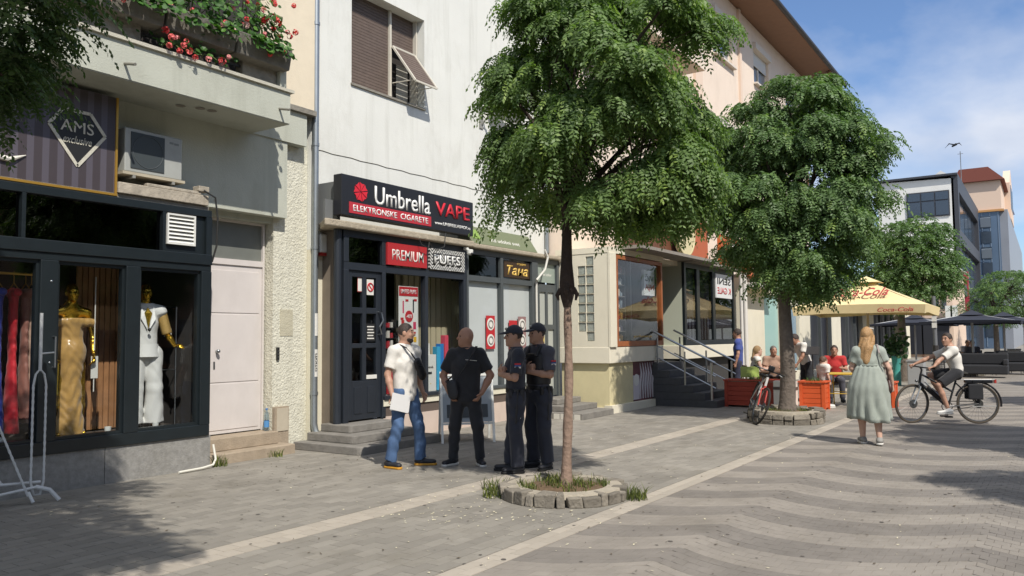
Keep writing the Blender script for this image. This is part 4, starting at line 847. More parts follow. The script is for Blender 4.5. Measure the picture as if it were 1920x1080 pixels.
# white panels with backwards lettering at the two bay windows
def rev_panel(name, label, x0, x1, z0, z1, Y, l1, l2):
    t = place(name, label, 'sign', ((x0+x1)/2, Y, z0)); part('box', M('lettered_panel_white','#d8d9d6',.5), t, (x0,x1,Y,Y+.06,z0,z1)); h = z1-z0
    text('lettering', l1, blk, t, x0+(x1-x0)*.08, x1-(x1-x0)*.08, z0+h*.56, z0+h*.84, Y, thick=.003, mirror=True, bold=.02); text('lettering', l2, redp, t, x0+(x1-x0)*.08, x1-(x1-x0)*.08, z0+h*.16, z0+h*.44, Y, thick=.003, mirror=True, bold=.02)
rev_panel('window_panel', 'white panel with mirrored black and red lettering in the perfume shop window', 16.75, 17.33, 2.5, 3.08, 7.58, 'VIČ', 'NIJA')
rev_panel('window_panel', 'white panel with mirrored SEN and GALE lettering in the striped shop window', 21.0, 22.3, 2.6, 3.25, 7.40, 'SENI', 'K GALE')
# ------------------------------------------------------------- stairs
stairs = place('stone_staircase', 'dark stone staircase with steel handrails between the two bay shops', 'staircase', (17.6,6.6,0)); dkst = M('dark_step','#4a4a4b',.7,var=.2,vscale=8,bump=.2,dirt=.3)
for i in range(6):
    part('step', dkst, stairs, (16.95,18.5,6.02+i*.27,7.7,-.004+i*.16,.155+i*.16), bevel=.008)
part('landing', dkst, stairs, (17.46,18.85,7.701,9.0,.9,.96))
def rail(xp):
    h = part('post', steel, stairs, (xp-.02,xp+.02,6.12,6.16,.156,.98))
    for y, z in ((6.75,.47),(7.4,.79)): part('post', steel, stairs, (xp-.015,xp+.015,y-.015,y+.015,z+.005,z+.75))
    for k, dz in enumerate((.85,.56,.3)):
        m = MB(); m.tube([(xp,6.05,.1+dz+.02),(xp,7.55,.1+dz+.76)], .024 if k == 0 else .014, 8); m.build('handrail' if k == 0 else 'rail_bar', steel, stairs, smooth=True)
rail(17.0); rail(18.35)
# recess wall and dark doorway between the bays
part('recess_door', M('recess_dark','#2e2a28',.5), house3, (17.6,18.5,9.0,9.05,.96,3.1)); part('recess_wall', M('recess_green','#b4b8a6',.9), house3, (17.46,18.8,9.051,9.1,.0,3.3)); part('recess_ceiling', cw, house3, (17.46,18.8,7.6,9.05,3.31,3.42))
# ------------------------------------------------------------- second bay (striped window)
bay2 = place('striped_window_shop', 'raised bay shop with dark framed window and red and white striped panels', 'shop front', (20.7,7.5,0))
part('slab', cw, bay2, (18.7,22.6,7.42,8.7,1.0,1.33), bevel=.01); part('side_wall', M('recess_green','#b4b8a6',.9,var=.1), bay2, (18.8,18.95,7.5,8.9,1.331,3.4))
part('window_frame', black, bay2, (18.8,18.92,7.43,7.499,1.34,3.4),(18.92,22.6,7.43,7.499,1.34,1.46),(18.92,22.6,7.43,7.499,3.28,3.4),(19.65,19.85,7.43,7.499,1.46,3.28),(20.82,21.0,7.43,7.499,1.46,3.28),(22.5,22.6,7.43,7.499,1.46,3.28))
for x0, x1 in ((18.92,19.65),(19.85,20.82),(21.0,22.5)): part('pane', glass_mat('grey_glass',(.55,.56,.58),.08), bay2, (x0,x1,7.46,7.466,1.46,3.28))
def stripes2():
    m = bpy.data.materials.new('stripes_red_white'); m.use_nodes = True; t = m.node_tree; p = t.nodes['Principled BSDF']; tcn = t.nodes.new('ShaderNodeTexCoord'); sp = t.nodes.new('ShaderNodeSeparateXYZ'); t.links.new(tcn.outputs['Object'], sp.inputs[0])
    a = t.nodes.new('ShaderNodeMath'); a.operation = 'MULTIPLY'; a.inputs[1].default_value = 4.6; t.links.new(sp.outputs[0], a.inputs[0]); f = t.nodes.new('ShaderNodeMath'); f.operation = 'FRACT'; t.links.new(a.outputs[0], f.inputs[0]); g = t.nodes.new('ShaderNodeMath'); g.operation = 'GREATER_THAN'; g.inputs[1].default_value = .5; t.links.new(f.outputs[0], g.inputs[0])
    x = t.nodes.new('ShaderNodeMixRGB'); x.inputs[1].default_value = lin('#6b5654'); x.inputs[2].default_value = lin('#d5d0ca'); t.links.new(g.outputs[0], x.inputs[0]); t.links.new(x.outputs[0], p.inputs['Base Color']); return m
s2m = stripes2()
for x0, x1 in ((18.95,19.62),(19.9,20.78)): part('striped_panel', s2m, bay2, (x0,x1,7.50,7.51,1.47,2.05))
part('white_panel', M('panel_pinkwhite','#cdc2b6',.6), bay2, (21.02,22.48,7.50,7.51,1.47,2.15)); part('light_blind', M('blind_grey','#b5b6b2',.7), bay2, (18.95,19.62,7.53,7.54,2.06,3.26)); part('grey_blind', M('blind_dark','#5c5b5f',.7), bay2, (19.88,20.8,7.53,7.54,2.06,3.26))
part('room_back', dark_in, bay2, (18.96,22.5,8.6,8.65,1.34,3.4)); part('room_side', dark_in, bay2, (22.5,22.59,7.5,8.65,1.34,3.4)); part('base_wall', M('base_dark','#3a3836',.8), bay2, (18.9,22.4,7.6,8.7,-.004,.999)); part('roof_edge', M('canopy_grey','#8d867c',.8,var=.15), bay2, (18.8,22.8,7.2,8.7,3.401,3.47))
os_ = place('shop_sign', 'orange fascia sign with white lettering right of the round sign', 'sign', (22,7.3,3.5)); part('board', M('orange_sign','#c4622f',.5), os_, (21.0,23.6,7.24,7.34,3.48,4.3)); text('lettering', 'G', M('sign_white','#dcd8cc',.5), os_, 21.75, 22.3, 3.68, 4.15, 7.24, bold=.03, thick=.01)
# grille window + white post and pipes right of the second bay
part('grille_window', M('window_dark','#7c8489',.15), house3, (20.9,22.2,8.49,8.499,4.6,6.0))
for k in range(5): part('grille_bar', wbar, house3, (20.9+k*.32,20.94+k*.32,8.45,8.49,4.6,6.0)); part('grille_rung', wbar, house3, (20.9,22.24,8.44,8.449,4.6+k*.34,4.64+k*.34))
for x, r, lb in ((22.95,.05,'white downpipe right of the striped window shop'),(23.3,.07,'thicker white post beside the downpipe')):
    b = MB(); b.tube([(x,7.35,-.004),(x,7.35,3.4)], r, 10); tag(b.build('white_post', wbar, None, smooth=True), lb, 'post')
# ================================================================== LOW CAFE BUILDING
cafe = place('low_cafe_building', 'low cream cafe building with a little tiled eave and turquoise glass door', 'building', (35,8,0))
CH = [(25.7,27.7,0.3,2.9),(28.6,30.0,0.3,2.6),(31.6,35.2,0.2,2.8),(37,42,0.2,2.9),(45,53,0.2,2.9)]
wall_holes('wall', cw, cafe, 23.6, 58, 7.5, 7.8, -.004, 3.3, CH)
part('interior_back', dark_in, cafe, (23.6,58,10,10.1,0,3.3)); part('flat_roof', concrete, cafe, (23.6,58,7.5,12,3.301,3.4))
part('turquoise_door', M('turquoise_glass','#9fc4bd',.2), cafe, (25.75,27.6,7.6,7.63,.3,2.88)); part('door_leaf_blue', M('blue_door','#7d97a8',.3), cafe, (28.65,29.95,7.6,7.63,.3,2.58)); part('dark_opening', M('opening_dark','#2a2c33',.4), cafe, (31.6,35.2,7.7,7.72,.2,2.8), (37,42,7.7,7.72,.2,2.9), (45,53,7.7,7.72,.2,2.9))
for x in (31.6,33.3,35.1,38.6,40.3,47,49,51): part('door_post', M('grey_frame','#4c5152',.5), cafe, (x,x+.12,7.5,7.62,.2,2.8))
part('eave_fascia', M('sign_white','#dcd8cc',.5), cafe, (23.6,26.2,7.0,7.5,3.02,3.14)); tl = M('roof_tile','#b0613f',.8,rndvar=.2)
for i in range(14):
    for j in range(3):
        m = MB(); y = 6.98+j*.22; z = 3.16+j*.13; m.tube([(23.7+i*.18,y,z),(23.7+i*.18,y+.26,z+.15)], .08, 8); m.build('roof_tile', tl, cafe, smooth=True)
part('awning_dark', M('awning_dark','#3a3b3d',.8), cafe, (40,56,5.6,7.5,2.75,2.85)); part('street_number_box', M('yellow_box','#c9b12e',.5), cafe, (54,54.6,7.2,7.4,3.4,4.2))
# ================================================================== TREES
def frond_mesh(P, D, L, name, mat, pairs=7, leaf=.19, droop=.55, seed=1):
    r = np.random.default_rng(seed); n = len(P); Z = np.array([0,0,1.])
    D = D/np.linalg.norm(D, axis=1, keepdims=True)
    S = np.cross(D, Z); S /= np.maximum(np.linalg.norm(S, axis=1, keepdims=True), 1e-4)
    roll = r.normal(0, .5, n)[:,None]; U = np.cross(S, D); S = S*np.cos(roll)+U*np.sin(roll)
    ts = np.concatenate([np.repeat(np.linspace(.22, .94, pairs), 2), [1.0]]); sg = np.concatenate([np.tile([1., -1.], pairs), [0.]]); K = len(ts)
    base = P[:,None,:] + D[:,None,:]*L[:,None,None]*ts[None,:,None]*(1-.18*ts[None,:,None]) - Z*(droop*L[:,None]*ts[None,:]**2)[:,:,None]
    tan = D[:,None,:]*(1-.3*ts[None,:,None]) - Z*(2*droop*ts[None,:])[:,:,None]; tan /= np.linalg.norm(tan, axis=2, keepdims=True)
    ld = S[:,None,:]*sg[None,:,None]*.95 + tan*np.where(sg==0,1.,.42)[None,:,None] - Z*.28 + r.normal(0,.14,(n,K,3)); ld /= np.linalg.norm(ld, axis=2, keepdims=True)
    ll = (L[:,None]*leaf*(1-.25*np.abs(ts-.55)[None,:]/.5)*r.uniform(.8,1.15,(n,K)))[:,:,None]
    nn = np.cross(ld, tan + r.normal(0,.35,(n,K,3))); nn /= np.maximum(np.linalg.norm(nn,axis=2,keepdims=True),1e-4); wd = np.cross(nn, ld); wd /= np.maximum(np.linalg.norm(wd,axis=2,keepdims=True),1e-4)
    V = np.stack([base, base+ld*ll*.45+wd*ll*.24, base+ld*ll, base+ld*ll*.45-wd*ll*.24], 2).reshape(-1,3)
    F = np.arange(n*K*4, dtype=np.int32).reshape(-1,4)
    rn = np.repeat(np.clip(r.normal(.45,.2,n),0,1), K) + r.normal(0,.06,n*K)
    return np_mesh(name, V, F, mat, rnd=np.clip(rn,0,1))
def boughs(c, prof, n, per, seed, spread=.24, inner=.55, lump=.2):
    r = np.random.default_rng(seed+500); B = crown_clusters(c, prof, n, seed, lump, inner); out = []
    for b in B:
        k = r.integers(per-2, per+3); q = r.normal(0, 1, (k,3)); q /= np.linalg.norm(q,axis=1,keepdims=True); q *= spread*r.uniform(.3,1,(k,1))*r.uniform(.75,1.25); q[:,2] *= .62
        out.append(b[None]+q)
    return np.concatenate(out)
def crown_clusters(c, prof, n, seed, lump=.16, inner=.35):
    """cluster centres in a lumpy crown; prof = [(z, radius)]"""
    r = np.random.default_rng(seed); zs = np.array([p[0] for p in prof]); rs = np.array([p[1] for p in prof]); out = []
    ph = r.uniform(0,6.28,6); w = rs/np.sum(rs)
    while len(out) < n:
        z = r.uniform(zs[0], zs[-1]); R0 = np.interp(z, zs, rs)
        if r.random() > (R0/rs.max())**1.2+.08: continue
        a = r.uniform(0, 6.28)
        Rl = R0*(1+lump*(math.sin(2*a+ph[0]+z)+.8*math.sin(3*a+ph[1]-1.7*z)+.7*math.sin(5*a+ph[2]+2.3*z))*.6)
        f = inner+(1-inner)*math.sqrt(r.random()); out.append((c[0]+Rl*f*math.cos(a), c[1]+Rl*f*math.sin(a), z))
    return np.array(out)
def crown_mesh(C, axis, per, spread, Lr, name, mat, seed, zc, pairs=7, droop=.55, leaf=.19):
    r = np.random.default_rng(seed); n = len(C)*per; c = np.repeat(C, per, 0)
    off = r.normal(0,1,(n,3)); off /= np.linalg.norm(off,axis=1,keepdims=True); off[:,2] = np.abs(off[:,2])*.7-.15
    o = c.copy(); o[:,:2] -= np.array(axis)[None]; o[:,2] = (o[:,2]-zc)*.6; o /= np.maximum(np.linalg.norm(o,axis=1,keepdims=True),1e-3)
    D = off*1.0+o*.55; D[:,2] += .12; P = c + off*spread*r.uniform(.15,1,(n,1))
    return frond_mesh(P, D, r.uniform(Lr[0],Lr[1],n), name, mat, pairs=pairs, droop=droop, leaf=leaf, seed=seed+1)
def limbs(m, start, C, n, seed, r0=.035, twig=.008):
    r = np.random.default_rng(seed); idx = r.permutation(len(C)); mains = C[idx[:n]]; st = Vector(start)
    for t in mains:
        t = Vector(t); mid = st.lerp(t,.5)+Vector((r.normal()*.1,r.normal()*.1,.25+.1*r.random())); m.tube([st, st.lerp(mid,.5)+Vector((0,0,.05)), mid, t.lerp(mid,.4), t], [r0,r0*.8,r0*.6,r0*.4,r0*.2], 7)
    for t in C[idx[n:n+70]]:
        t = Vector(t); b = Vector(min(mains, key=lambda q: (Vector(q)-t).length)); s = st.lerp(b,.55)+Vector((0,0,.15)); m.tube([s, s.lerp(t,.5)+Vector((0,0,.12)), t], [twig*1.6,twig,twig*.5], 5)
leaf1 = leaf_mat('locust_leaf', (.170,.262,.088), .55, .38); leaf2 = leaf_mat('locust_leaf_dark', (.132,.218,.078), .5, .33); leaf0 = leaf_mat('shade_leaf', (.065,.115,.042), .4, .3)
bark = M('pale_bark', '#8a7464', .9, var=.3, vscale=14, bump=.7, bscale=28); bark_d = M('dark_bark', '#3f332c', .95, var=.35, vscale=16, bump=.9, bscale=26); bark_g = M('grey_bark', '#6d6359', .95, var=.35, vscale=10, bump=.9, bscale=22)
# front tree
T1 = (6.94, 4.01); t1 = place('locust_tree', 'slim front locust tree with pale trunk and leafy crown before the shops', 'tree', (T1[0],T1[1],.1), 'street trees')
m = MB(); pts = []; rad = []
for i in range(14):
    z = .08+i*.147; pts.append((T1[0]+.012*math.sin(z*2.3)+.02*z, T1[1]+.01*math.sin(z*3+1)-.012*z, z)); rad.append(.052-.008*z+.004*math.sin(i*1.9)+(.022 if i == 0 else 0))
m.tube(pts, rad, 12); m.build('trunk', bark, t1, smooth=True)
bx, by = pts[-1][0], pts[-1][1]; m = MB(); m.tube([(bx,by,1.86),(bx,by,1.95),(bx+.005,by,2.02),(bx,by,2.12),(bx,by,2.3),(bx+.01,by,2.55),(bx+.02,by,2.9)], [.038,.062,.078,.074,.058,.05,.042], 12)
for a, z, l in ((2.2,1.98,.05),(-1.0,1.99,.06),(.6,2.0,.05),(3.6,2.02,.04)): m.tube([(bx+.06*math.cos(a),by+.06*math.sin(a),z+.06),(bx+.1*math.cos(a),by+.1*math.sin(a),z),(bx+.085*math.cos(a),by+.085*math.sin(a),z-l)], [.03,.022,.01], 7)
m.build('graft_trunk', bark_d, t1, smooth=True)
C1 = boughs((T1[0]+.24,T1[1]-.36), [(2.68,.48),(2.95,.76),(3.3,.92),(3.8,.97),(4.4,.95),(4.9,.8),(5.25,.52),(5.45,.2)], 66, 6, 11, .23); C1 = np.concatenate([C1, crown_clusters((T1[0]+.18,T1[1]-.27), [(2.7,.6),(3.2,.8),(4.2,.85),(4.8,.7),(5.2,.35)], 70, 13, inner=.1)])
C1 = np.concatenate([C1, np.array([(6.76,4.56,3.0),(6.74,4.58,2.85),(6.7,4.6,3.5)])])
m = MB(); limbs(m, (bx+.02,by,2.75), C1, 11, 5, .04); m.build('branches', bark_d, t1, smooth=True)
stuff(link('crown', crown_mesh(C1, T1, 24, .17, (.19,.29), 'crown', leaf1, 21, 4.0, leaf=.23, droop=.85), t1))
# second tree
T2 = (14.87, 3.96); t2 = place('locust_tree', 'broad second locust tree with a thick grey trunk and full rounded crown', 'tree', (T2[0],T2[1],.15), 'street trees')
m = MB(); pts = [(T2[0]+.03*math.sin(i*.9),T2[1]+.02*math.cos(i*.7),.12+i*.24) for i in range(12)]; m.tube(pts, [.15-.005*i+(.04 if i == 0 else 0) for i in range(12)], 14); m.build('trunk', bark_g, t2, smooth=True)
C2 = boughs((T2[0]+.15,T2[1]-.24), [(2.25,.35),(2.55,.75),(3.2,1.22),(4.2,1.38),(5.0,1.30),(5.6,1.05),(6.1,.5)], 88, 7, 31, .31); C2 = np.concatenate([C2, crown_clusters((T2[0]+.12,T2[1]-.2), [(2.4,.7),(3.2,1.1),(4.6,1.15),(5.4,.8),(5.8,.4)], 120, 33, inner=.1)])
m = MB(); limbs(m, (T2[0],T2[1],2.5), C2, 14, 6, .06, .012); m.build('branches', bark_d, t2, smooth=True)
me2 = crown_mesh(C2, T2, 22, .23, (.24,.36), 'crown', leaf2, 41, 3.9, pairs=6, leaf=.25, droop=.8); stuff(link('crown', me2, t2))
# near tree reaching into the upper left corner
T0 = (-.4, 4.4); t0 = place('shade_tree', 'near tree whose dark leaves hang into the upper left corner', 'tree', (T0[0],T0[1],0), 'street trees')
m = MB(); m.tube([(T0[0],T0[1],0),(T0[0],T0[1],1.2),(T0[0]+.1,T0[1]+.05,2.6)], [.17,.14,.12], 14); m.build('trunk', bark_g, t0, smooth=True)
C0 = crown_clusters((.15,4.6), [(3.1,1.3),(3.5,1.9),(4.2,2.35),(5.2,2.5),(6.2,1.9),(6.8,.9)], 230, 51, inner=.2)
keep = ~((C0[:,0] > 2.0) & (C0[:,2] < 3.35) | (C0[:,1] < 3.6) & (C0[:,0] > 1.0) & (C0[:,2] < 4.0)); C0 = C0[keep]
ex = np.array([-.17,.08,0])+np.array([(2.62,6.1,3.05),(2.7,6.15,3.25),(2.75,6.0,3.55),(2.85,5.95,3.75),(2.9,5.85,3.95),(2.55,6.05,3.5),(2.75,5.75,4.0),(2.95,5.75,3.75),(2.8,5.9,3.45),(2.5,6.0,3.8),(2.65,5.85,4.1),(2.98,5.6,4.0),(2.6,6.2,3.3),(2.85,5.85,3.3),(2.78,6.3,3.6),(2.9,6.1,3.55)]); ex2 = np.stack([rng.uniform(.3,1.4,150),rng.uniform(1.9,4.6,150),rng.uniform(4.5,5.3,150)],1); ex3 = np.stack([rng.uniform(1.7,2.6,60),rng.uniform(4.3,5.3,60),rng.uniform(4.6,5.4,60)],1); C0 = np.concatenate([C0, ex, ex+rng.normal(0,.12,ex.shape), ex2, ex3])
m = MB(); limbs(m, (T0[0]+.1,T0[1]+.05,2.5), C0, 12, 8, .06, .012); m.build('branches', bark_d, t0, smooth=True)
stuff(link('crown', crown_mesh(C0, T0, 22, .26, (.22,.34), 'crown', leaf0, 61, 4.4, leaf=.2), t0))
# further trees down the street
def far_tree(x, y, prof, n, per, label, seed, mat, off=(0,0), tr=.13):
    t = place('locust_tree', label, 'tree', (x,y,0), 'street trees'); zt = prof[0][0]+.5
    m = MB(); m.tube([(x,y,-.004),(x+.03,y,zt*.5),(x,y,zt)], [tr*1.2,tr,tr*.8], 12); m.build('trunk', bark_g, t, smooth=True)
    C = crown_clusters((x+off[0],y+off[1]), prof, n, seed); m = MB(); limbs(m, (x,y,zt), C, 9, seed, .05, .015); m.build('branches', bark_d, t, smooth=True)
    stuff(link('crown', crown_mesh(C, (x,y), per, .34, (.3,.45), 'crown', mat, seed+1, prof[len(prof)//2][0], pairs=5, leaf=.27), t)); return t
leaf3 = leaf_mat('bright_leaf', (.12,.21,.07), .4, .3)
far_tree(29.4, 4.05, [(2.5,.7),(3.0,1.2),(3.8,1.4),(4.7,1.15),(5.3,.5)], 210, 18, 'third tree with brighter green leaves behind the cream parasol', 71, leaf3, (0,-.35))
far_tree(50.0, 2.3, [(2.0,1.2),(2.7,2.0),(3.6,2.1),(4.4,1.3),(4.8,.5)], 150, 14, 'distant round tree above the dark parasols at the right edge', 81, leaf2, (.3,-.6))
far_tree(62.0, 1.2, [(2.2,1.2),(3,2.2),(4.2,2.3),(5.2,1.3),(5.6,.5)], 130, 14, 'farthest tree behind the distant round tree at the right edge', 91, leaf3)
# trees on the other side of the street, out of the picture; their shade lies on the paving
for i, (x, y, rz, lb) in enumerate(((11.8,-3.0,.8,'street tree across the way shading the walking woman'),(7.15,-4.65,2.1,'nearest street tree across the way on the right'),(20.0,-4.3,3.3,'street tree across the way beyond the cyclist'),(27.5,-4.0,4.4,'farther street tree across the way opposite the cafe'))):
    c = dup(t2); c.location = (x,y,.0); c.rotation_euler = (0,0,rz); tag(c, lb, 'tree', 'street trees')
# ------------------------------------------------------------- stone tree rings
stm = M('ring_stone', '#7f786c', .95, var=.3, vscale=12, bump=.8, bscale=25, rndvar=.25, dirt=.3); soil = M('soil', '#6a5640', 1.0, var=.4, vscale=10, bump=.8, bscale=30); mort = M('ring_mortar','#a79e8d',.95,var=.2,vscale=9,bump=.6,bscale=30,dirt=.4)
def tree_ring(c, ro, ri, h, n, label, seed, rim=True):
    r = np.random.default_rng(seed); t = place('stone_tree_ring', label, 'planter', (c[0],c[1],0), 'stone rings round the trees')
    for i in range(n):
        jit = lambda q: .25*math.sin(q*2.4+seed)*6.28/n; a0 = 2*math.pi*i/n+jit(i)+.014; a1 = 2*math.pi*(i+1)/n+(jit(i+1) if i < n-1 else jit(0))-.014; j = lambda: r.normal(0,.014); hh = h*r.uniform(.72,1.08); m = MB(); rows = ((0,hh),) if h < .2 else ((0,hh*.5-.004),(hh*.5+.004,hh))
        for z0, z1 in rows:
            b = []
            for z in (z0,z1):
                for a, q in ((a0,ro),(a1,ro),(a1,ri),(a0,ri)): b.append((c[0]+(q+j())*math.cos(a), c[1]+(q+j())*math.sin(a), z-.004+(j()*.4 if z else 0)))
            m = MB(); m.add(b, [(3,2,1,0),(4,5,6,7),(0,1,5,4),(1,2,6,5),(2,3,7,6),(3,0,4,7)]); m.build('stone', stm, t, bevel=.012)
    m = MB(); m.lathe([(ro-.06,h*.55),(ro-.07,h*.9),(ri-.04,h*.92),(ri-.05,h*.5)], (c[0],c[1],0), 40, cap=False); m.build('mortar_rim', mort, t, smooth=True)
    m = MB(); m.lathe([(.02,h*.95),(ri*.5,h*.85),(ri,h*.6)], (c[0],c[1],0), 30); m.build('soil', soil, t, smooth=True)
    return t
tree_ring((6.95,4.05), .64, .47, .125, 27, 'low stone ring with grass round the slim front tree', 3)
tree_ring((14.9,4.0), .66, .48, .24, 19, 'taller rough stone ring round the thick second tree', 4)
stuff(tuft('grass_patch', 'green grass growing inside the front stone ring', (6.95,4.05,.085), 1300, .10, .45, grassm)); stuff(tuft('grass_patch', 'short grass growing inside the second stone ring', (14.9,4.0,.16), 700, .10, .46, grassm))
for x, y, lb, n, h in ((6.86,4.82,'weed tuft at the left foot of the front stone ring',70,.14),(6.55,4.6,'leafy weed tuft at the front left of the stone ring',90,.12),(7.15,3.38,'bright green weed tuft at the right foot of the front stone ring',110,.14)): tuft('weed', lb, (x,y,0), n, h, .13, grassm)
# ================================================================== FIGURES: smooth bodies grown from distance fields
def surface_nets(D, org, h):
    ins = D < 0; nx, ny, nz = D.shape
    c8 = [(i,j,k) for i in (0,1) for j in (0,1) for k in (0,1)]
    sl = lambda A, o: A[o[0]:nx-1+o[0], o[1]:ny-1+o[1], o[2]:nz-1+o[2]]
    cnt = np.zeros((nx-1,ny-1,nz-1), np.int8)
    for o in c8: cnt += sl(ins, o)
    act = (cnt > 0) & (cnt < 8); I = np.argwhere(act); n = len(I); idx = np.full(act.shape, -1, np.int32); idx[act] = np.arange(n)
    acc = np.zeros((n,3)); w = np.zeros(n); vals = {o: D[I[:,0]+o[0], I[:,1]+o[1], I[:,2]+o[2]] for o in c8}
    for a in c8:
        for ax in range(3):
            if a[ax]: continue
            b = list(a); b[ax] = 1; b = tuple(b); va, vb = vals[a], vals[b]; cr = (va < 0) != (vb < 0)
            t = np.where(cr, va/np.where(va-vb == 0, 1, va-vb), 0); p = np.tile(np.array(a, float), (n,1)); p[:,ax] += t; acc += p*cr[:,None]; w += cr
    V = (I + acc/np.maximum(w,1)[:,None])*h + org; F = []
    for ax in range(3):
        s0 = [slice(0,nx),slice(0,ny),slice(0,nz)]; s1 = list(s0); s0[ax] = slice(0, D.shape[ax]-1); s1[ax] = slice(1, D.shape[ax]); A = ins[tuple(s0)]; B = ins[tuple(s1)]
        E = np.argwhere(A != B); u, v = (ax+1)%3, (ax+2)%3; ok = (E[:,u] > 0) & (E[:,v] > 0) & (E[:,u] < D.shape[u]-1) & (E[:,v] < D.shape[v]-1); E = E[ok]; fl = A[tuple(E.T)]
        q = []
        for du, dv in ((0,0),(1,0),(1,1),(0,1)):
            e = E.copy(); e[:,u] -= du; e[:,v] -= dv; q.append(idx[tuple(e.T)])
        q = np.stack(q, 1); q[~fl] = q[~fl][:, ::-1]; F.append(q)
    F = np.concatenate(F); return V, F[(F >= 0).all(1)]
class Fig:
    def __init__(s): s.p = []; s.cuts = []; s.wr = 0; s.wf = 1.0
    def cap(s, a, b, ra, rb, k=.02, sq=None, f=1.0, flat=False): s.p.append(('c', np.array(a,float), np.array(b,float), ra, rb, k, None if sq is None else np.array(sq,float), f, flat)); return s
    def ell(s, c, r, ax=None, k=.02): s.p.append(('e', np.array(c,float), np.array(r,float), np.eye(3) if ax is None else np.array(ax,float), k)); return s
    def cut(s, pt, n): s.cuts.append((np.array(pt,float), np.array(n,float)/np.linalg.norm(n))); return s
    def wrinkle(s, amp, freq=1.0): s.wr = amp; s.wf = freq; return s
    def grid(s, h):
        lo = np.full(3,1e9); hi = -lo; bb = []
        for q in s.p:
            if q[0] == 'c': r = max(q[3],q[4]); l = np.minimum(q[1],q[2])-r; u = np.maximum(q[1],q[2])+r
            else: r = q[2].max(); l = q[1]-r; u = q[1]+r
            bb.append((l-.05,u+.05)); lo = np.minimum(lo,l); hi = np.maximum(hi,u)
        lo -= 3*h; hi += 3*h; n = np.ceil((hi-lo)/h).astype(int)+1; D = np.full(n, .5, np.float32); X = [lo[i]+h*np.arange(n[i]) for i in range(3)]
        for q, (l, u) in zip(s.p, bb):
            i0 = np.clip(np.floor((l-lo)/h).astype(int),0,n-1); i1 = np.clip(np.ceil((u-lo)/h).astype(int)+1,1,n); S = tuple(slice(a,b) for a,b in zip(i0,i1))
            P = np.stack(np.meshgrid(*[X[i][S[i]] for i in range(3)], indexing='ij'), -1)
            if q[0] == 'c':
                _, a, b, ra, rb, k, sq, f, flat = q; v = P-a; ba = b-a
                if sq is not None: v = v + (v@sq)[...,None]*sq*(1/f-1); ba = ba + (ba@sq)*sq*(1/f-1)
                L2 = max(ba@ba,1e-9); t = np.clip(v@ba/L2,0,1); d = np.linalg.norm(v-t[...,None]*ba, axis=-1)-(ra+(rb-ra)*t)
                if flat: d = np.maximum(d, (v@ba/L2-1)*math.sqrt(L2))
            else:
                _, c, r, ax, k = q; v = (P-c)@ax.T; k0 = np.linalg.norm(v/r,axis=-1); k1 = np.linalg.norm(v/r**2,axis=-1); d = k0*(k0-1)/np.maximum(k1,1e-6)
            o = D[S]; hh = np.clip(.5+.5*(o-d)/k,0,1); D[S] = o*(1-hh)+d*hh-k*hh*(1-hh)
        G = np.meshgrid(*X, indexing='ij')
        if s.wr:
            f = s.wf; x, y, z = G; D += s.wr*(np.sin(31*f*z+9*x+4*np.sin(17*f*y+6*z))*.55+np.sin(23*f*(x+y)+13*z)*.3+np.sin(47*f*y-21*f*z+11*x)*.25).astype(np.float32)
        if getattr(s,'strand',0): x, y, z = G; D += s.strand*(np.sin(95*y+40*x+3*np.sin(9*z))+.7*np.sin(61*y-72*x+2*np.sin(13*z+1))+.5*np.sin(140*x+8*z)).astype(np.float32)
        for pt, nn in s.cuts: D = np.maximum(D, (G[0]-pt[0])*nn[0]+(G[1]-pt[1])*nn[1]+(G[2]-pt[2])*nn[2])
        return D, lo
    def build(s, name, mat, parent, h=.011):
        D, lo = s.grid(h); V, F = surface_nets(D, lo, h); return link(name, np_mesh(name, V, F, mat, smooth=True), parent)
def A(*v): return np.array(v, float)
def unit(v): v = np.array(v,float); return v/max(np.linalg.norm(v),1e-9)
def skin_mat(name, col): return M(name, col, .55, var=.08, vscale=25, spec=.4)
def cloth(name, col, rough=.85): return M(name, col, rough, var=.14, vscale=14, bump=.15, bscale=160, sheen=.15)
def hand(f, w, d, n, curl=.5, s=1.0, thumb=1):
    d = unit(d); n = unit(n - d*(n@d)); sd = np.cross(d,n); p = w+d*.085*s
    f.cap(w, p, .027*s, .036*s, .015, sq=n, f=.5)
    for i, o in enumerate((-.027,-.009,.009,.026)):
        L = (.036,.043,.041,.032)[i]*s; b = p+sd*o*s-d*.006; a1 = curl*.8; m1 = b+(d*math.cos(a1)-n*math.sin(a1))*L; a2 = curl*1.9; m2 = m1+(d*math.cos(a2)-n*math.sin(a2))*L*.85; f.cap(b,m1,.0095*s,.009*s,.004); f.cap(m1,m2,.009*s,.0075*s,.004)
    b = w+d*.03*s+sd*.028*s*thumb; m1 = b+(sd*thumb*.75+d*.6-n*.25*curl)*.038*s; f.cap(b,m1,.013*s,.0105*s,.008); f.cap(m1,m1+(d*.9+sd*thumb*.2-n*.5*curl)*.03*s,.0105*s,.0085*s,.004)
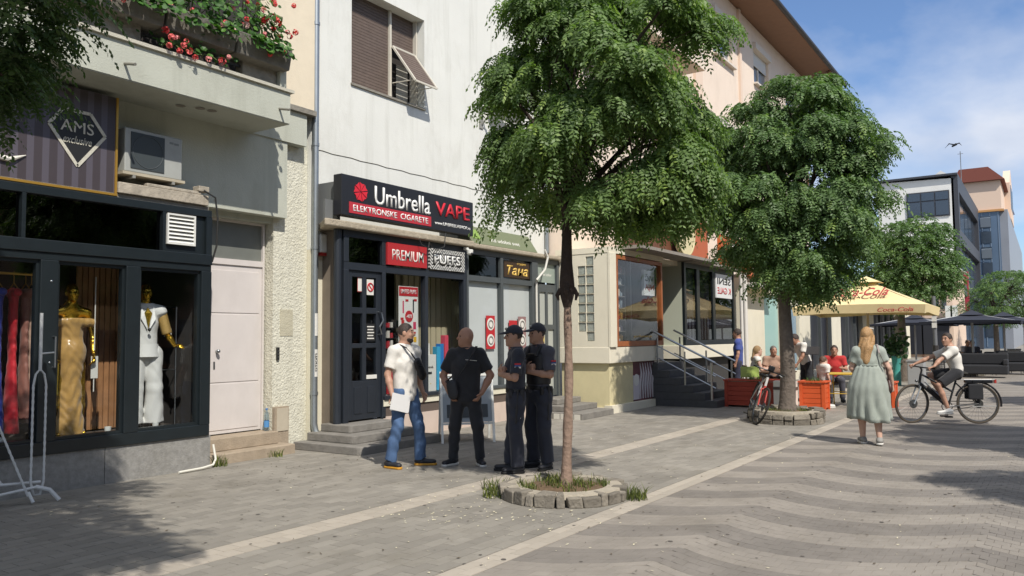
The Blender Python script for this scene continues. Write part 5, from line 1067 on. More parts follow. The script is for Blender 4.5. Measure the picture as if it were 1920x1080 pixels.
def human(name, label, loc, yaw, J, L, group=None, h=.0105, cat='person'):
    """J: joints in the figure's own frame (x ahead, y left, z up); L: looks"""
    t = thing(name, label, cat, loc, R(yaw), group); J = {k: A(*v) for k, v in J.items() if k not in ('hy','hp','ty')} | {k: J.get(k,0) for k in ('hy','hp','ty')}
    g = L.get('girth',1.0); sk = L['skin']; hy = R(J['hy']); ty = R(J['ty']); tx = A(math.cos(ty),math.sin(ty),0)
    hf = A(math.cos(hy)*math.cos(R(J['hp'])), math.sin(hy)*math.cos(R(J['hp'])), math.sin(R(J['hp']))); hl = unit(np.cross(A(0,0,1),hf)); hu = np.cross(hf,hl); ax = np.array([hf,hl,hu]); H = J['head']; hs = L.get('hs',1.0)
    at = lambda x,y,z: H+(hf*x+hl*y+hu*z)*hs
    b = Fig()
    b.ell(at(-.008,0,.012), A(.094,.075,.105)*hs, ax, .03); b.ell(at(.028,0,-.05), A(.066,.057,.074)*hs, ax, .03); b.ell(at(.072,0,-.098), A(.024,.026,.02)*hs, ax, .02)
    b.cap(at(.085,0,.018), at(.110,0,-.022), .008*hs, .0135*hs, .012); b.cap(at(.074,-.03,.03), at(.074,.03,.03), .012*hs, .012*hs, .02); b.ell(at(.083,0,-.058), A(.012,.024,.008)*hs, ax, .012)
    for s in (1,-1): b.ell(at(-.006,s*.077,-.008), A(.021,.009,.032)*hs, ax, .008); b.ell(at(.06,s*.036,-.022), A(.02,.018,.02)*hs, ax, .02)
    nb = J['neck']; b.cap(nb-A(0,0,.03), at(-.02,0,-.06), .062*g**.5, .056*hs, .03)
    P, C = J['pelvis'], J['chest']; b.cap(P, C, .11*g, .115*g, .05, sq=tx, f=.7); b.cap(C, nb, .115*g, .055, .05, sq=tx, f=.75); b.cap(J['shL'],J['shR'],.045,.045,.05)
    for s in 'LR': b.cap(nb-A(0,0,.01), J['sh'+s], .05, .042, .05)
    aw = L.get('arm',1.0)
    for s in 'LR':
        sh, el, wr = J['sh'+s], J['el'+s], J['wr'+s]; b.cap(sh,el,.049*aw,.039*aw,.03); b.cap(el,el+(wr-el)*.35,.038*aw,.041*aw,.02); b.cap(el+(wr-el)*.35,wr,.041*aw,.026*aw,.02)
        hd = J.get('hd'+s); hd = unit(wr-el) if hd is None else unit(hd); pn = J.get('pn'+s); pn = A(0,1 if s == 'R' else -1,0)*-1 if pn is None else pn
        if not L.get('nohand'+s): hand(b, wr, hd, pn, L.get('curl'+s,.5), L.get('hand',1.0), 1 if s == 'L' else -1)
        hp, kn, an = J['hp'+s], J['kn'+s], J['an'+s]; lw = L.get('leg',1.0); b.cap(hp,kn,.07*lw,.05*lw,.03); b.cap(kn,kn+(an-kn)*.35,.05*lw,.055*lw,.02); b.cap(kn+(an-kn)*.35,an,.055*lw,.035*lw,.02)
        to = J['to'+s]; b.cap(an-A(0,0,.03), an-A(0,0,.04)+to*.12, .032, .026, .02)
    b.build('body', sk, t, L.get('bh',h))
    if L.get('eyes',True):
        e = MB()
        for s in (1,-1): e.ball(at(.079,s*.031,.008), .0105*hs, 8, 6)
        stuff(e.build('eyes', M('eye_dark','#2a2320',.3), t, smooth=True))
    hair = L.get('hair')
    if hair:
        for s in (1,-1):
            e = MB(); e.tube([at(.082,s*.018,.034),at(.084,s*.034,.039),at(.074,s*.052,.033)], .006*hs, 6); e.build('eyebrow', hair[1], t, smooth=True)
    if hair and hair[0] in ('short','buzz'):
        q = Fig(); d = .003 if hair[0] == 'buzz' else .009; q.ell(at(-.012,0,.016), (A(.094,.075,.105)+d)*hs, ax, .02); q.cut(at(.062,0,.06), hf*.9-hu*.62); q.cut(at(-.03,0,-.04), -hu-hf*.45)
        if hair[0] == 'short': q.wrinkle(.003,2.5)
        q.build('hair', hair[1], t, .009)
    if hair and len(hair) > 2 and hair[2] == 'beard':
        q = Fig(); q.ell(at(.028,0,-.052), (A(.066,.057,.074)+.0025)*hs, ax, .02); q.ell(at(.072,0,-.098), (A(.024,.026,.02)+.0025)*hs, ax, .02); q.cut(at(.03,0,-.05), hu+hf*.35); q.cut(at(-.02,0,0), -hf); q.build('beard', hair[1], t, .008)
    if hair and hair[0] == 'long':
        q = Fig(); q.ell(at(-.014,0,.018), (A(.094,.077,.107)+.013)*hs, ax, .02); q.cut(at(.05,0,.03), hf); q.build('hair_top', hair[1], t, .009)
        q = Fig(); e0 = at(-.06,0,-.02); q.cap(e0, e0-hf*.05-A(0,0,.16), .078, .085, .04, sq=hf, f=.55); q.cap(e0-hf*.05-A(0,0,.16), e0-hf*.075-A(0,0,.33), .085, .06, .04, sq=hf, f=.5)
        for s in (1,-1): q.cap(at(.0,s*.07,0), at(-.05,s*.08,-.2), .03, .03, .03)
        q.strand = .0055; q.build('hair_length', hair[1], t, .009)
    if hair and hair[0] == 'bun':
        q = Fig(); q.ell(at(-.014,0,.016), (A(.094,.075,.105)+.01)*hs, ax, .02); q.cut(at(.04,0,.04), hf*.9-hu*.6); q.cap(at(-.09,0,.02), at(-.13,0,-.16), .035,.025,.02); q.build('hair', hair[1], t, .012)
    if L.get('cap'):
        cm = L['cap']; q = Fig(); q.ell(at(-.01,0,.028), (A(.094,.075,.095)+.015)*hs, ax, .02); q.cut(at(0,0,.032), -hu+hf*.12); q.build('cap_crown', cm, t, .009)
        q = Fig(); q.cap(at(.07,0,.048), at(.135,0,.028), .068, .058, .02, sq=hu, f=.12); q.build('cap_visor', cm, t, .007); q = Fig(); q.cap(at(.085,-.0,.085), at(.088,0,.088), .018,.018,.01); q.build('cap_badge', M('badge_silver','#9b9a92',.4,metal=.8), t, .006)
    # clothes
    T = L.get('top')
    if T:
        q = Fig(); f0 = T.get('fit',.018); bel = T.get('belly',.0); w0 = J['pelvis']+A(0,0,T.get('hem',-.02)); q.cap(w0, C, .13*g+f0+bel, .135*g+f0, .05, sq=tx, f=.74); q.cap(C, nb-A(0,0,.02), .135*g+f0, .065+f0*.3, .05, sq=tx, f=.78); q.cap(J['shL'],J['shR'],.05+f0*.6,.05+f0*.6,.05)
        for s in 'LR': q.cap(nb-A(0,0,.015), J['sh'+s], .056, .05+f0*.5, .06)
        if bel: q.ell((P+C)/2+tx*.05+A(0,0,.02), A(.11,.13,.16)*g, None, .08)
        for s in 'LR':
            sh, el, wr = J['sh'+s],J['el'+s],J['wr'+s]; sl_ = T.get('sleeve',.6); e = sh+(el-sh)*min(sl_,1); q.cap(sh, e, .052*aw+f0*.8, .049*aw+f0*1.1, .04, flat=sl_ < 1)
            if sl_ > 1: q.cap(el, el+(wr-el)*(sl_-1), .044*aw+f0*.7, .036*aw+f0*.6, .03, flat=True)
        q.cut(w0-A(0,0,.09), A(0,0,-1)); q.cut(nb+A(0,0,.025), A(0,0,1)); q.wrinkle(T.get('wr',.0035), T.get('wf',1.0)); q.build(T.get('name','shirt'), T['mat'], t, h)
        if T.get('collar'):
            m = MB(); m.torus(nb+A(0,0,.012), (0,0,1), .068, .014, 20, 6); m.build('collar', T['collar'], t, smooth=True)
    B = L.get('bottom')
    if B:
        q = Fig(); f0 = B.get('fit',.014); q.cap(P+A(0,0,.06), P-A(0,0,.05), .108*g+f0, .12*g+f0, .05, sq=tx, f=.8); lw = L.get('leg',1.0)
        for s in 'LR':
            hp, kn, an = J['hp'+s],J['kn'+s],J['an'+s]; ln = B.get('len',1.0)
            if ln > .6: q.cap(hp,kn,.082*lw+f0,.058*lw+f0,.03); e = kn+(an-kn)*(ln-.5)*2; q.cap(kn,e,.058*lw+f0,B.get('cuff',.046)+f0,.03,flat=True)
            else: e = hp+(kn-hp)*ln*2; q.cap(hp,e,.085*lw+f0,.075*lw+f0,.03,flat=True)
        q.cut(P+A(0,0,.10), A(0,0,1)); q.wrinkle(B.get('wr',.004), B.get('wf',1.0)); q.build(B.get('name','trousers'), B['mat'], t, h)
    S = L.get('shoes')
    if S:
        for s in 'LR':
            an, to = J['an'+s], J['to'+s]; z0 = an[2]-.085; to = unit(to); hz = A(0,0,1); q = Fig(); hb = an-to*.04; bz = A(hb[0],hb[1],z0+.055); q.cap(bz, A(an[0],an[1],z0+.045)+to*.15, .045, .04, .03, sq=hz, f=.75); q.cap(an-A(0,0,.01), bz+to*.05, .043, .045, .03); q.cut(A(0,0,z0+.02), A(0,0,-1)); q.build('shoe', S[0], t, .009)
            q = Fig(); q.cap(A(hb[0],hb[1],z0+.016), A(an[0],an[1],z0+.016)+to*.155, .047, .043, .02); q.cut(A(0,0,z0+.028), A(0,0,1)); q.cut(A(0,0,z0+.0), A(0,0,-1)); q.build('sole', S[1], t, .008)
    return t
def stand(ht=1.76, **kw):
    k = ht/1.76; J = dict(pelvis=(0,0,.95*k), chest=(0,0,1.27*k), neck=(-.01,0,1.485*k), head=(.02,0,1.635*k), shL=(-.01,.168*k,1.405*k), shR=(-.01,-.168*k,1.405*k), elL=(-.03,.235*k,1.14*k), elR=(-.03,-.235*k,1.14*k), wrL=(.03,.25*k,.90*k), wrR=(.03,-.25*k,.90*k), hpL=(0,.09*k,.90*k), hpR=(0,-.09*k,.90*k), knL=(.02,.11*k,.49*k), knR=(.02,-.11*k,.49*k), anL=(-.02,.12*k,.085), anR=(-.02,-.12*k,.085), toL=(1,.2,0), toR=(1,-.2,0))
    J.update(kw); return J
sk1 = skin_mat('skin_tan','#b08872'); sk2 = skin_mat('skin_warm','#a97f69'); sk3 = skin_mat('skin_fair','#c4a08c')
hr_dark = M('hair_dark','#3a2e27',.6,var=.3,vscale=60,bump=.5,bscale=120); hr_blond = M('hair_blond','#b08a5c',.5,var=.4,vscale=30,bump=.6,bscale=90); hr_grey = M('hair_grey','#6a625a',.6,var=.3,vscale=60); hr_brown = M('hair_brown','#5b4231',.6,var=.3,vscale=60)
wcot = cloth('white_cotton','#d8d4cb'); jean = M('blue_denim','#4a6488',.85,var=.3,vscale=9,bump=.2,bscale=180); blkc = cloth('black_cotton','#232428'); navc = cloth('navy_uniform','#282b36'); dkc = cloth('dark_grey_cloth','#46464f'); blknyl = M('black_nylon','#17171a',.5,bump=.2,bscale=120)
shoe_d = M('shoe_dark','#24252a',.6); shoe_w = M('shoe_white','#d6d4ce',.6); sole_w = M('sole_white','#cfccc4',.6); sole_y = M('sole_yellow','#c08a2a',.6); sole_b = M('sole_black','#1d1c1b',.7); shoe_g = M('shoe_grey','#8d8b86',.7)
def strap(parent, pts, w, mat, name='strap'):
    m = MB(); P = [Vector(p) for p in pts]
    for i in range(len(P)-1): m.bar(P[i], P[i+1], w, .006)
    return m.build(name, mat, parent)
# 1 man in the white shirt
J = stand(1.76, hy=36, hp=-4, anL=(.07,.20,.085), anR=(-.06,-.19,.085), knL=(.08,.15,.49), knR=(.02,-.14,.50), toL=(.75,.66,0), toR=(1,.05,0), elR=(-.04,-.245,1.13), wrR=(.07,-.265,.885), elL=(-.05,.235,1.13), wrL=(.05,.25,.9), hdR=(.25,.1,-1), pnR=(0,1,0))
m1 = human('person', 'man in white T-shirt and blue jeans holding papers, black crossbody bag', (7.5,6.61,0), -97, J, dict(skin=sk1, girth=1.06, hair=('buzz',hr_dark,'beard'), top=dict(mat=wcot,sleeve=.72,hem=-.06,fit=.024,wr=.006), bottom=dict(mat=jean,wr=.010,wf=.85,cuff=.056), shoes=(shoe_d,sole_y), curlR=1.0))
bagt = thing('crossbody_bag', 'black crossbody bag on the chest of the man in white', 'bag', (7.5,6.61,0), R(-97))
q = Fig(); q.cap((.165,.06,1.27),(.165,.14,1.12),.062,.072,.03,sq=unit((1,.15,0)),f=.5); q.wrinkle(.002,2); q.build('pouch', blknyl, bagt, .009); strap(bagt, [(.165,.03,1.30),(.15,-.03,1.385),(.105,-.075,1.455),(.03,-.1,1.492),(-.05,-.085,1.48),(-.12,0,1.38),(-.12,.13,1.22),(-.02,.2,1.12),(.1,.19,1.1),(.155,.16,1.1)], .034, blknyl)
m = MB(); m.bar((.205,.03,1.245),(.205,.135,1.225),.006,.004); m.build('zip', alu0 if 'alu0' in globals() else M('zip_grey','#5c5e60',.4,metal=.8), bagt)
pap = thing('paper_sheets', 'white paper sheets held low by the man in white', 'papers', (7.5,6.61,0), R(-97))
for i in range(3):
    m = MB(); mt = Matrix.Translation((.135+.003*i,-.19-.004*i,.795)) @ Matrix.Rotation(R(90),4,'Z') @ Matrix.Rotation(R(9+2.5*i),4,'Y'); m.obox(mt, .295, .0012, .2); m.build('sheet', M('sheet_white','#d9d8d6',.7), pap)
# 2 bald man in black
J = stand(1.70, hy=-62, hp=0, anL=(0,.17,.085), anR=(0,-.17,.085), knL=(.02,.14,.48), knR=(.02,-.14,.48), toL=(.9,.35,0), toR=(.85,-.5,0), elL=(-.06,.30,1.10), wrL=(.05,.20,.885), elR=(-.06,-.30,1.10), wrR=(.06,-.20,.885), hdL=(.4,-.5,-.8), hdR=(.4,.5,-.8))
m2 = human('person', 'bald man in black polo and trousers with hands in pockets', (7.98,6.03,0), 208, J, dict(skin=sk2, girth=1.16, arm=1.12, top=dict(mat=blkc,sleeve=.75,hem=-.06,fit=.024,collar=blkc,wr=.007), bottom=dict(mat=blkc,fit=.016,wr=.009,wf=.8), shoes=(shoe_d,sole_w)))
m = MB(); m.bar((.165,.02,1.30),(.135,.155,1.285),.016,.006); m.build('chest_stripe', wcot, m2)
bg2 = thing('shoulder_bag', 'black shoulder bag at the hip of the bald man', 'bag', (7.98,6.03,0), R(208)); q = Fig(); q.cap((.165,-.15,.99),(.17,-.13,.88),.07,.07,.03,sq=A(1,0,0),f=.35); q.build('pouch', blknyl, bg2, .01); strap(bg2, [(.2,-.1,1.06),(.2,.02,1.22),(.155,.1,1.36),(.07,.14,1.46),(-.03,.13,1.46),(-.14,.06,1.3),(-.13,-.18,1.1),(.06,-.24,1.03),(.18,-.2,1.02)], .03, blknyl)
# 3, 4 officers with folded arms
def officer(label, loc, yaw, hy, ht, feet, vest, grey):
    k = ht/1.76; J = stand(ht, hy=hy, elL=(.045,.25,1.14*k), elR=(.045,-.25,1.14*k), wrL=(.19,.02,1.18*k), wrR=(.185,-.02,1.23*k), hdL=(-.1,-1,.15), hdR=(-.1,1,.1), pnL=(1,0,0), pnR=(1,0,0), **feet)
    t = human('person', label, loc, yaw, J, dict(skin=sk1, hair=('buzz',hr_dark), cap=navc, top=dict(mat=navc if not grey else dkc,sleeve=.85,hem=-.02,fit=.02,collar=navc,wr=.006), bottom=dict(mat=navc,fit=.022,cuff=.06,wr=.009,wf=.8), shoes=(shoe_d,sole_b), curlL=.9, curlR=.9), group='officers in dark uniform')
    q = Fig(); q.cap((0,0,.96*k),(0,0,1.015*k),.155,.155,.02,sq=A(1,0,0),f=.76); q.cut((0,0,.955*k),(0,0,-1)); q.cut((0,0,1.01*k),(0,0,1)); q.build('duty_belt', blknyl, t, .009)
    for y, x, z, s in ((.15,-.05,.93,(.05,.05,.14)),(.14,.08,.95,(.05,.04,.09)),(-.15,.03,.94,(.05,.05,.1))): m = MB(); m.box(x-s[0]/2,x+s[0]/2,y-s[1]/2,y+s[1]/2,z*k-s[2]/2,z*k+s[2]/2); m.build('belt_pouch', blknyl, t, bevel=.012)
    m = MB(); m.tube([(.0,.175,1.0*k),(.03,.185,.60*k)], .014, 8); m.build('baton', blknyl, t, smooth=True); m = MB(); m.box(-.05,.06,.125,.168,.54*k,.73*k); m.build('thigh_pocket', navc, t, bevel=.012)
    if vest:
        q = Fig(); q.cap((0,0,1.06*k),(0,0,1.33*k),.165,.172,.03,sq=A(1,0,0),f=.8); q.cut((0,0,1.02*k),(0,0,-1)); q.cut((0,0,1.4*k),(0,0,1)); q.build('vest', blknyl, t, .01)
        for y in (-.09,.09): m = MB(); m.tube([(.12,y,1.36*k),(.05,y,1.475*k),(-.06,y,1.47*k),(-.13,y,1.36*k)], .025, 8); m.build('vest_strap', blknyl, t, smooth=True)
    sh = A(-.01,.168*k,1.405*k); el = A(.045,.25,1.14*k); c = sh+(el-sh)*.45
    for dz, mt_ in ((.02,redp),(0,M('flag_blue','#3a4f86',.6)),(-.02,wpap)): m = MB(); m.box(c[0]-.036,c[0]+.036,c[1]+.068,c[1]+.08,c[2]+dz-.0095,c[2]+dz+.0095); m.build('flag_patch', mt_, t)
    m = MB(); m.tube([(.0,.142,.9*k),(.02,.135,.5*k),(.0,.14,.12)], .004, 5); m.build('leg_piping', M('strip_grey','#8f9298',.6), t)
    m = MB(); m.box(-.04,.04,.175,.185,1.0*k,1.05*k) if False else m.box(-.03,.03,.172,.18,.655*k,.67*k); m.build('pocket_tag', wpap, t)
    m = MB(); m.box(.150,.158,-.13,-.05,1.30*k,1.325*k); m.build('name_strip', M('strip_grey','#8f9298',.6), t)
    return t
officer('officer with black cap and folded arms standing left of the other, nearest the bald man', (7.87,5.22,0), 132, 8, 1.70, dict(anL=(.0,.1,.085),anR=(.06,-.1,.085),toL=(1,.1,0),toR=(1,-.3,0)), False, False)
officer('officer with black cap, dark vest and folded arms beside the front tree trunk', (8.22,5.12,0), 165, -12, 1.73, dict(toL=(1,.3,0),toR=(.9,-.4,0)), True, True)
# 5 woman walking away
sage = M('sage_linen','#979e94',.9,var=.14,vscale=10,bump=.25,bscale=150,sheen=.2)
J = stand(1.66, hy=-28, anL=(.14,.08,.085), anR=(-.10,-.09,.10), knL=(.12,.09,.47), knR=(.0,-.09,.46), toL=(1,.05,0), toR=(.9,-.25,-.1), shL=(-.01,.148,1.32), shR=(-.01,-.148,1.32), elR=(-.05,-.25,1.09), wrR=(.02,-.31,.86), elL=(.04,.22,1.08), wrL=(.18,.12,1.0), hdR=(.15,-.12,-1))
wm = human('person', 'woman with long blond hair in a sage green dress walking away', (12.36,2.15,0), 22, J, dict(skin=sk3, girth=1.02, hs=.96, hair=('long',hr_blond), top=dict(mat=sage,name='bodice',sleeve=.66,hem=.15,fit=.022,wr=.006), shoes=(shoe_g,sole_w), curlR=.7))
rings = []; nz, na = 16, 72
for i in range(nz):
    u = i/(nz-1); z = 1.13-u*.78; rx = .135+.085*min(1,u*2.5)**.8+.02*u; ry = .155+.10*min(1,u*2.5)**.7+.025*u
    for k in range(na):
        a = 2*math.pi*k/na; fo = (.004+.020*u)*(abs(math.sin(6.5*a+1.3*math.sin(2*a+3*u)))*2-1)+.022*u*math.sin(3*a+2+u)+.006*math.sin(17*a+9*u); rings.append(((rx+fo)*math.cos(a)+.03*u, (ry+fo)*math.sin(a)+.015*u*math.sin(4*u), z-.03*u*math.sin(2*a+1)-.01*u*math.sin(7*a)))
fc = [(i*na+k,(i+1)*na+k,(i+1)*na+(k+1)%na,i*na+(k+1)%na) for i in range(nz-1) for k in range(na)]
me = np_mesh('skirt', np.array(rings), np.array(fc), sage, smooth=True); o = link('skirt', me, wm); sdm = o.modifiers.new('s','SOLIDIFY'); sdm.thickness = .004
m = MB(); m.torus((0,0,1.125),(0,0,1),.142,.012,30,6); m.build('waistband', sage, wm, smooth=True)
hd = A(.02,0,1.635*1.66/1.76); m = MB(); m.torus(hd+A(.03,-.02,.09),(.25,0,1),.075,.007,20,6,0,3.4); m.build('sunglasses', M('clear_frames','#d8d6d2',.3), wm, smooth=True)
hb = thing('handbag', 'brown handbag hanging at the right hip of the woman in green', 'bag', (12.36,2.15,0), R(22)); q = Fig(); q.cap((-.05,-.25,.80),(.06,-.26,.80),.085,.08,.03,sq=A(0,1,0),f=.5); q.cap((-.04,-.25,.88),(.05,-.26,.88),.05,.05,.03,sq=A(0,1,0),f=.6); q.build('pouch', M('brown_leather','#4a302b',.45,var=.15), hb, .01); strap(hb, [(-.05,-.255,.88),(-.15,-.2,1.1),(-.13,-.12,1.3),(-.06,-.11,1.42),(.05,-.1,1.38),(.13,-.15,1.2),(.07,-.255,.9)], .022, M('brown_leather','#4a302b',.45))
# ================================================================== BICYCLES
rub = M('tyre_rubber','#26241f',.85); tyre_t = M('tyre_tan','#4a4238',.85); alu = M('rim_alu','#7d7f80',.35,metal=.9); fr_b = M('frame_black','#1c1d20',.35); fr_s = M('frame_silver','#b9bcbd',.3,metal=.6)
def wheel(parent, c, r, name, ty):
    w = MB(); w.torus(c,(0,1,0),r-.019,.019,44,8); w = w.build(name, ty, parent, smooth=True)
    m = MB(); m.torus(c,(0,1,0),r-.042,.011,44,6); m.build('rim', alu, w, smooth=True)
    m = MB()
    for k in range(28):
        a = 2*math.pi*k/28; b = a+(.5 if k%2 else -.5); s = .03 if k%4 < 2 else -.03; m.tube([(c[0]+.022*math.cos(b),c[1]+s,c[2]+.022*math.sin(b)),(c[0]+(r-.045)*math.cos(a),c[1],c[2]+(r-.045)*math.sin(a))], .0014, 4, cap=False)
    stuff(m.build('spokes', alu, w)); m = MB(); m.tube([(c[0],c[1]-.045,c[2]),(c[0],c[1]+.045,c[2])], .024, 10); m.build('hub', alu, w, smooth=True); m = MB(); m.tube([(c[0],c[1]+.035,c[2]),(c[0],c[1]+.038,c[2])], .075, 20); m.build('brake_disc', M('disc_steel','#8b8a86',.3,metal=1), w)
    return w
def bicycle(name, label, loc, yaw, lean, steer, kind):
    t = thing(name, label, 'bicycle', loc, R(yaw)); t.rotation_mode = 'XYZ'; t.rotation_euler = Matrix.Rotation(R(yaw),3,'Z').to_4x4().to_3x3().to_euler(); t.matrix_world = Matrix.Translation(loc) @ Matrix.Rotation(R(yaw),4,'Z') @ Matrix.Rotation(R(lean),4,'X')
    r = .345; wb = .54; eb = kind == 'e'; fm = fr_b if eb else M('frame_white_red','#c3beb8',.35); fa = M('fork_red','#b23b33',.4) if not eb else fr_s
    wheel(t, (-wb,0,r), r, 'rear_wheel', tyre_t if eb else rub)
    BB = (-.06,0,.29); ST = (-.20,0,.74); HT = (.36,0,.86); HB = (.39,0,.70)
    m = MB(); m.tube([BB,ST],.017,8); m.tube([HT,HB],.022,8); m.tube([BB,HB],.021 if not eb else .03,8); m.tube([ST if not eb else (-.14,0,.55),HT],.018,8)
    for s in (.05,-.05): m.tube([(-.07,s*.6,.29),(-wb,s*1.1,r)],.010,6); m.tube([(-.2,s*.4,.7),(-wb,s*1.1,r)],.009,6)
    m.build('frame', fm, t, smooth=True)
    if eb: m = MB(); m.tube([(.05,0,.44),(.27,0,.63)],.045,10); m.build('battery', fr_b, t, smooth=True); m = MB(); m.tube([(-.05,-.034,.33),(.3,-.034,.72)],.009,6); m.tube([(-.05,.034,.33),(.3,.034,.72)],.009,6); m.build('frame_decal', fr_s, t, smooth=True)
    # steering assembly turned about the head tube
    sm = Matrix.Translation(HB) @ Matrix.Rotation(R(steer),4,Vector((-.18,0,1)).normalized()) @ Matrix.Translation([-q for q in HB])
    def st(mb):
        mb.v = [tuple(sm @ Vector(v)) for v in mb.v]; return mb
    m = MB(); m.tube([HB,(.41,0,.62)],.022,8)
    for s in (.055,-.055): m.tube([(.41,s,.64),(wb,s,r)],.013,6)
    m.tube([(.41,-.055,.64),(.41,.055,.64)],.015,6); st(m).build('fork', fa, t, smooth=True)
    w = MB(); w.torus((wb,0,r),(0,1,0),r-.019,.019,44,8); fw = st(w).build('front_wheel', tyre_t if eb else rub, t, smooth=True); m = MB(); m.torus((wb,0,r),(0,1,0),r-.042,.011,44,6); st(m).build('rim', alu, fw, smooth=True); m = MB()
    for k in range(28):
        a = 2*math.pi*k/28; b = a+(.5 if k%2 else -.5); s = .03 if k%4 < 2 else -.03; m.tube([(wb+.022*math.cos(b),s,r+.022*math.sin(b)),(wb+(r-.045)*math.cos(a),0,r+(r-.045)*math.sin(a))],.0014,4,cap=False)
    stuff(st(m).build('spokes', alu, fw)); m = MB(); m.tube([(wb,-.05,r),(wb,.05,r)],.024,10); m.tube([(wb,.036,r),(wb,.04,r)],.08,20); st(m).build('hub', alu, fw, smooth=True)
    hz = .98; m = MB(); m.tube([HT,(.345,0,.93),(.37,0,hz)],.016,8); m.tube([(.30,-.29,hz),(.37,-.12,hz+.0),(.38,0,hz),(.37,.12,hz),(.30,.29,hz)],.012,8); hbm = st(m).build('handlebar', fr_b, t, smooth=True)
    for s in (1,-1): m = MB(); m.tube([(.315,s*.2,hz),(.30,s*.295,hz)],.018,8); st(m).build('grip', rub, hbm, smooth=True); m = MB(); m.tube([(.34,s*.17,hz-.01),(.36,s*.24,hz-.03)],.006,5); st(m).build('brake_lever', alu, hbm)
    m = MB(); m.tube([ST,(-.235,0,.84)],.013,8); m.build('seat_post', alu, t, smooth=True); q = Fig(); q.cap((-.33,0,.865),(-.10,0,.87),.075,.028,.02,sq=A(0,0,1),f=.45); q.build('saddle', rub, t, .012)
    m = MB(); m.torus((-.06,-.05,.29),(0,1,0),.085,.008,28,6); m.tube([(-.06,-.06,.29),(-.04,-.07,.12)],.009,6); m.tube([(-.06,.06,.29),(-.04+.02,.07,.13)],.009,6); cr_ = m.build('crank', alu, t, smooth=True)
    for s, z in ((.12,.125),(-.12,.115)): m = MB(); m.box(-.08,.03,s-.045,s+.045,z-.012,z+.012); m.build('pedal', rub, cr_)
    m = MB(); m.tube([(-.06,-.05,.375),(-wb,-.05,r+.04)],.006,5); m.tube([(-.06,-.05,.205),(-wb,-.05,r-.04)],.006,5); m.build('chain', rub, t)
    m = MB(); m.torus((-wb,0,r),(0,1,0),r+.02,.016,22,6,math.pi*.95,math.pi*1.75) if False else m.tube([(-wb+ (r+.025)*math.cos(a),0,r+(r+.025)*math.sin(a)) for a in [R(x) for x in range(20,190,12)]],.018,6); m.build('mudguard', fr_b, t, smooth=True)
    if eb:
        m = MB()
        for s in (.06,-.06): m.tube([(-.26,s,.76),(-.80,s,.76)],.007,6); m.tube([(-wb,s,r),(-.62,s,.76)],.006,6); m.tube([(-wb,s,r),(-.45,s,.76)],.006,6)
        m.tube([(-.8,-.06,.76),(-.8,.06,.76)],.007,6); m.build('rack', fr_b, t, smooth=True); m = MB(); m.box(-.78,-.34,-.05,.05,.70,.75); m.build('rack_battery', fr_b, t, bevel=.012); m = MB(); m.box(-.84,-.81,-.03,.03,.70,.76); m.build('tail_light', M('red_plastic','#a8322c',.4), t)
        for s in (1,-1): m = MB(); m.box(-.60,-.36,s*.085-.03,s*.085+.03,.42,.69); m.build('pannier', M('pannier_black','#1f2023',.8), t, bevel=.02)
        m = MB(); m.tube([(-.42,.08,.30),(-.80,.09,.31)],.008,6); m.build('kick_stand', fr_b, t); m = MB(); m.ball((.45,0,.74),(.03,.025,.025)); st(m).build('head_lamp', alu, t, smooth=True)
    else:
        m = MB(); m.box(.34,.42,-.05,.05,.99,1.08); st(m).build('phone_bag', fr_b, t, bevel=.015)
    return t
bicycle('bicycle', 'black e-bike ridden by the boy in the white polo', (15.9,1.56,0), 113, 0, 24, 'e')
bicycle('bicycle', 'white and red bicycle parked leaning against the thick second tree', (14.66,4.58,0), 203, -19, 12, 'p')
# cyclist
Jc = dict(pelvis=(-.22,0,.93), chest=(-.18,0,1.14), neck=(-.14,0,1.32), head=(-.085,0,1.46), shL=(-.14,.155,1.265), shR=(-.14,-.155,1.265), elL=(.12,.22,1.1), elR=(.16,-.21,1.13), wrL=(.225,.285,1.0), wrR=(.38,-.22,1.03), hdL=(.9,-.1,-.35), hdR=(.9,-.1,-.3), pnL=(0,0,1), pnR=(0,0,1), hpL=(-.19,.08,.88), hpR=(-.19,-.08,.88), knL=(.12,.13,.67), knR=(.17,-.12,.83), anL=(-.02,.13,.255), anR=(0,-.13,.47), toL=(1,.05,-.12), toR=(1,-.05,0), hy=38)
human('person', 'boy in white polo shirt and black shorts riding the e-bike', (15.9,1.56,0), 113, Jc, dict(skin=sk1, girth=.92, arm=.88, leg=.88, hs=.95, hand=.95, hair=('short',hr_dark), top=dict(mat=wcot,sleeve=.7,hem=.02,fit=.022,collar=wcot,wr=.004), bottom=dict(mat=blkc,name='shorts',len=.44,fit=.02), shoes=(shoe_w,sole_w), curlL=1.1, curlR=1.1))
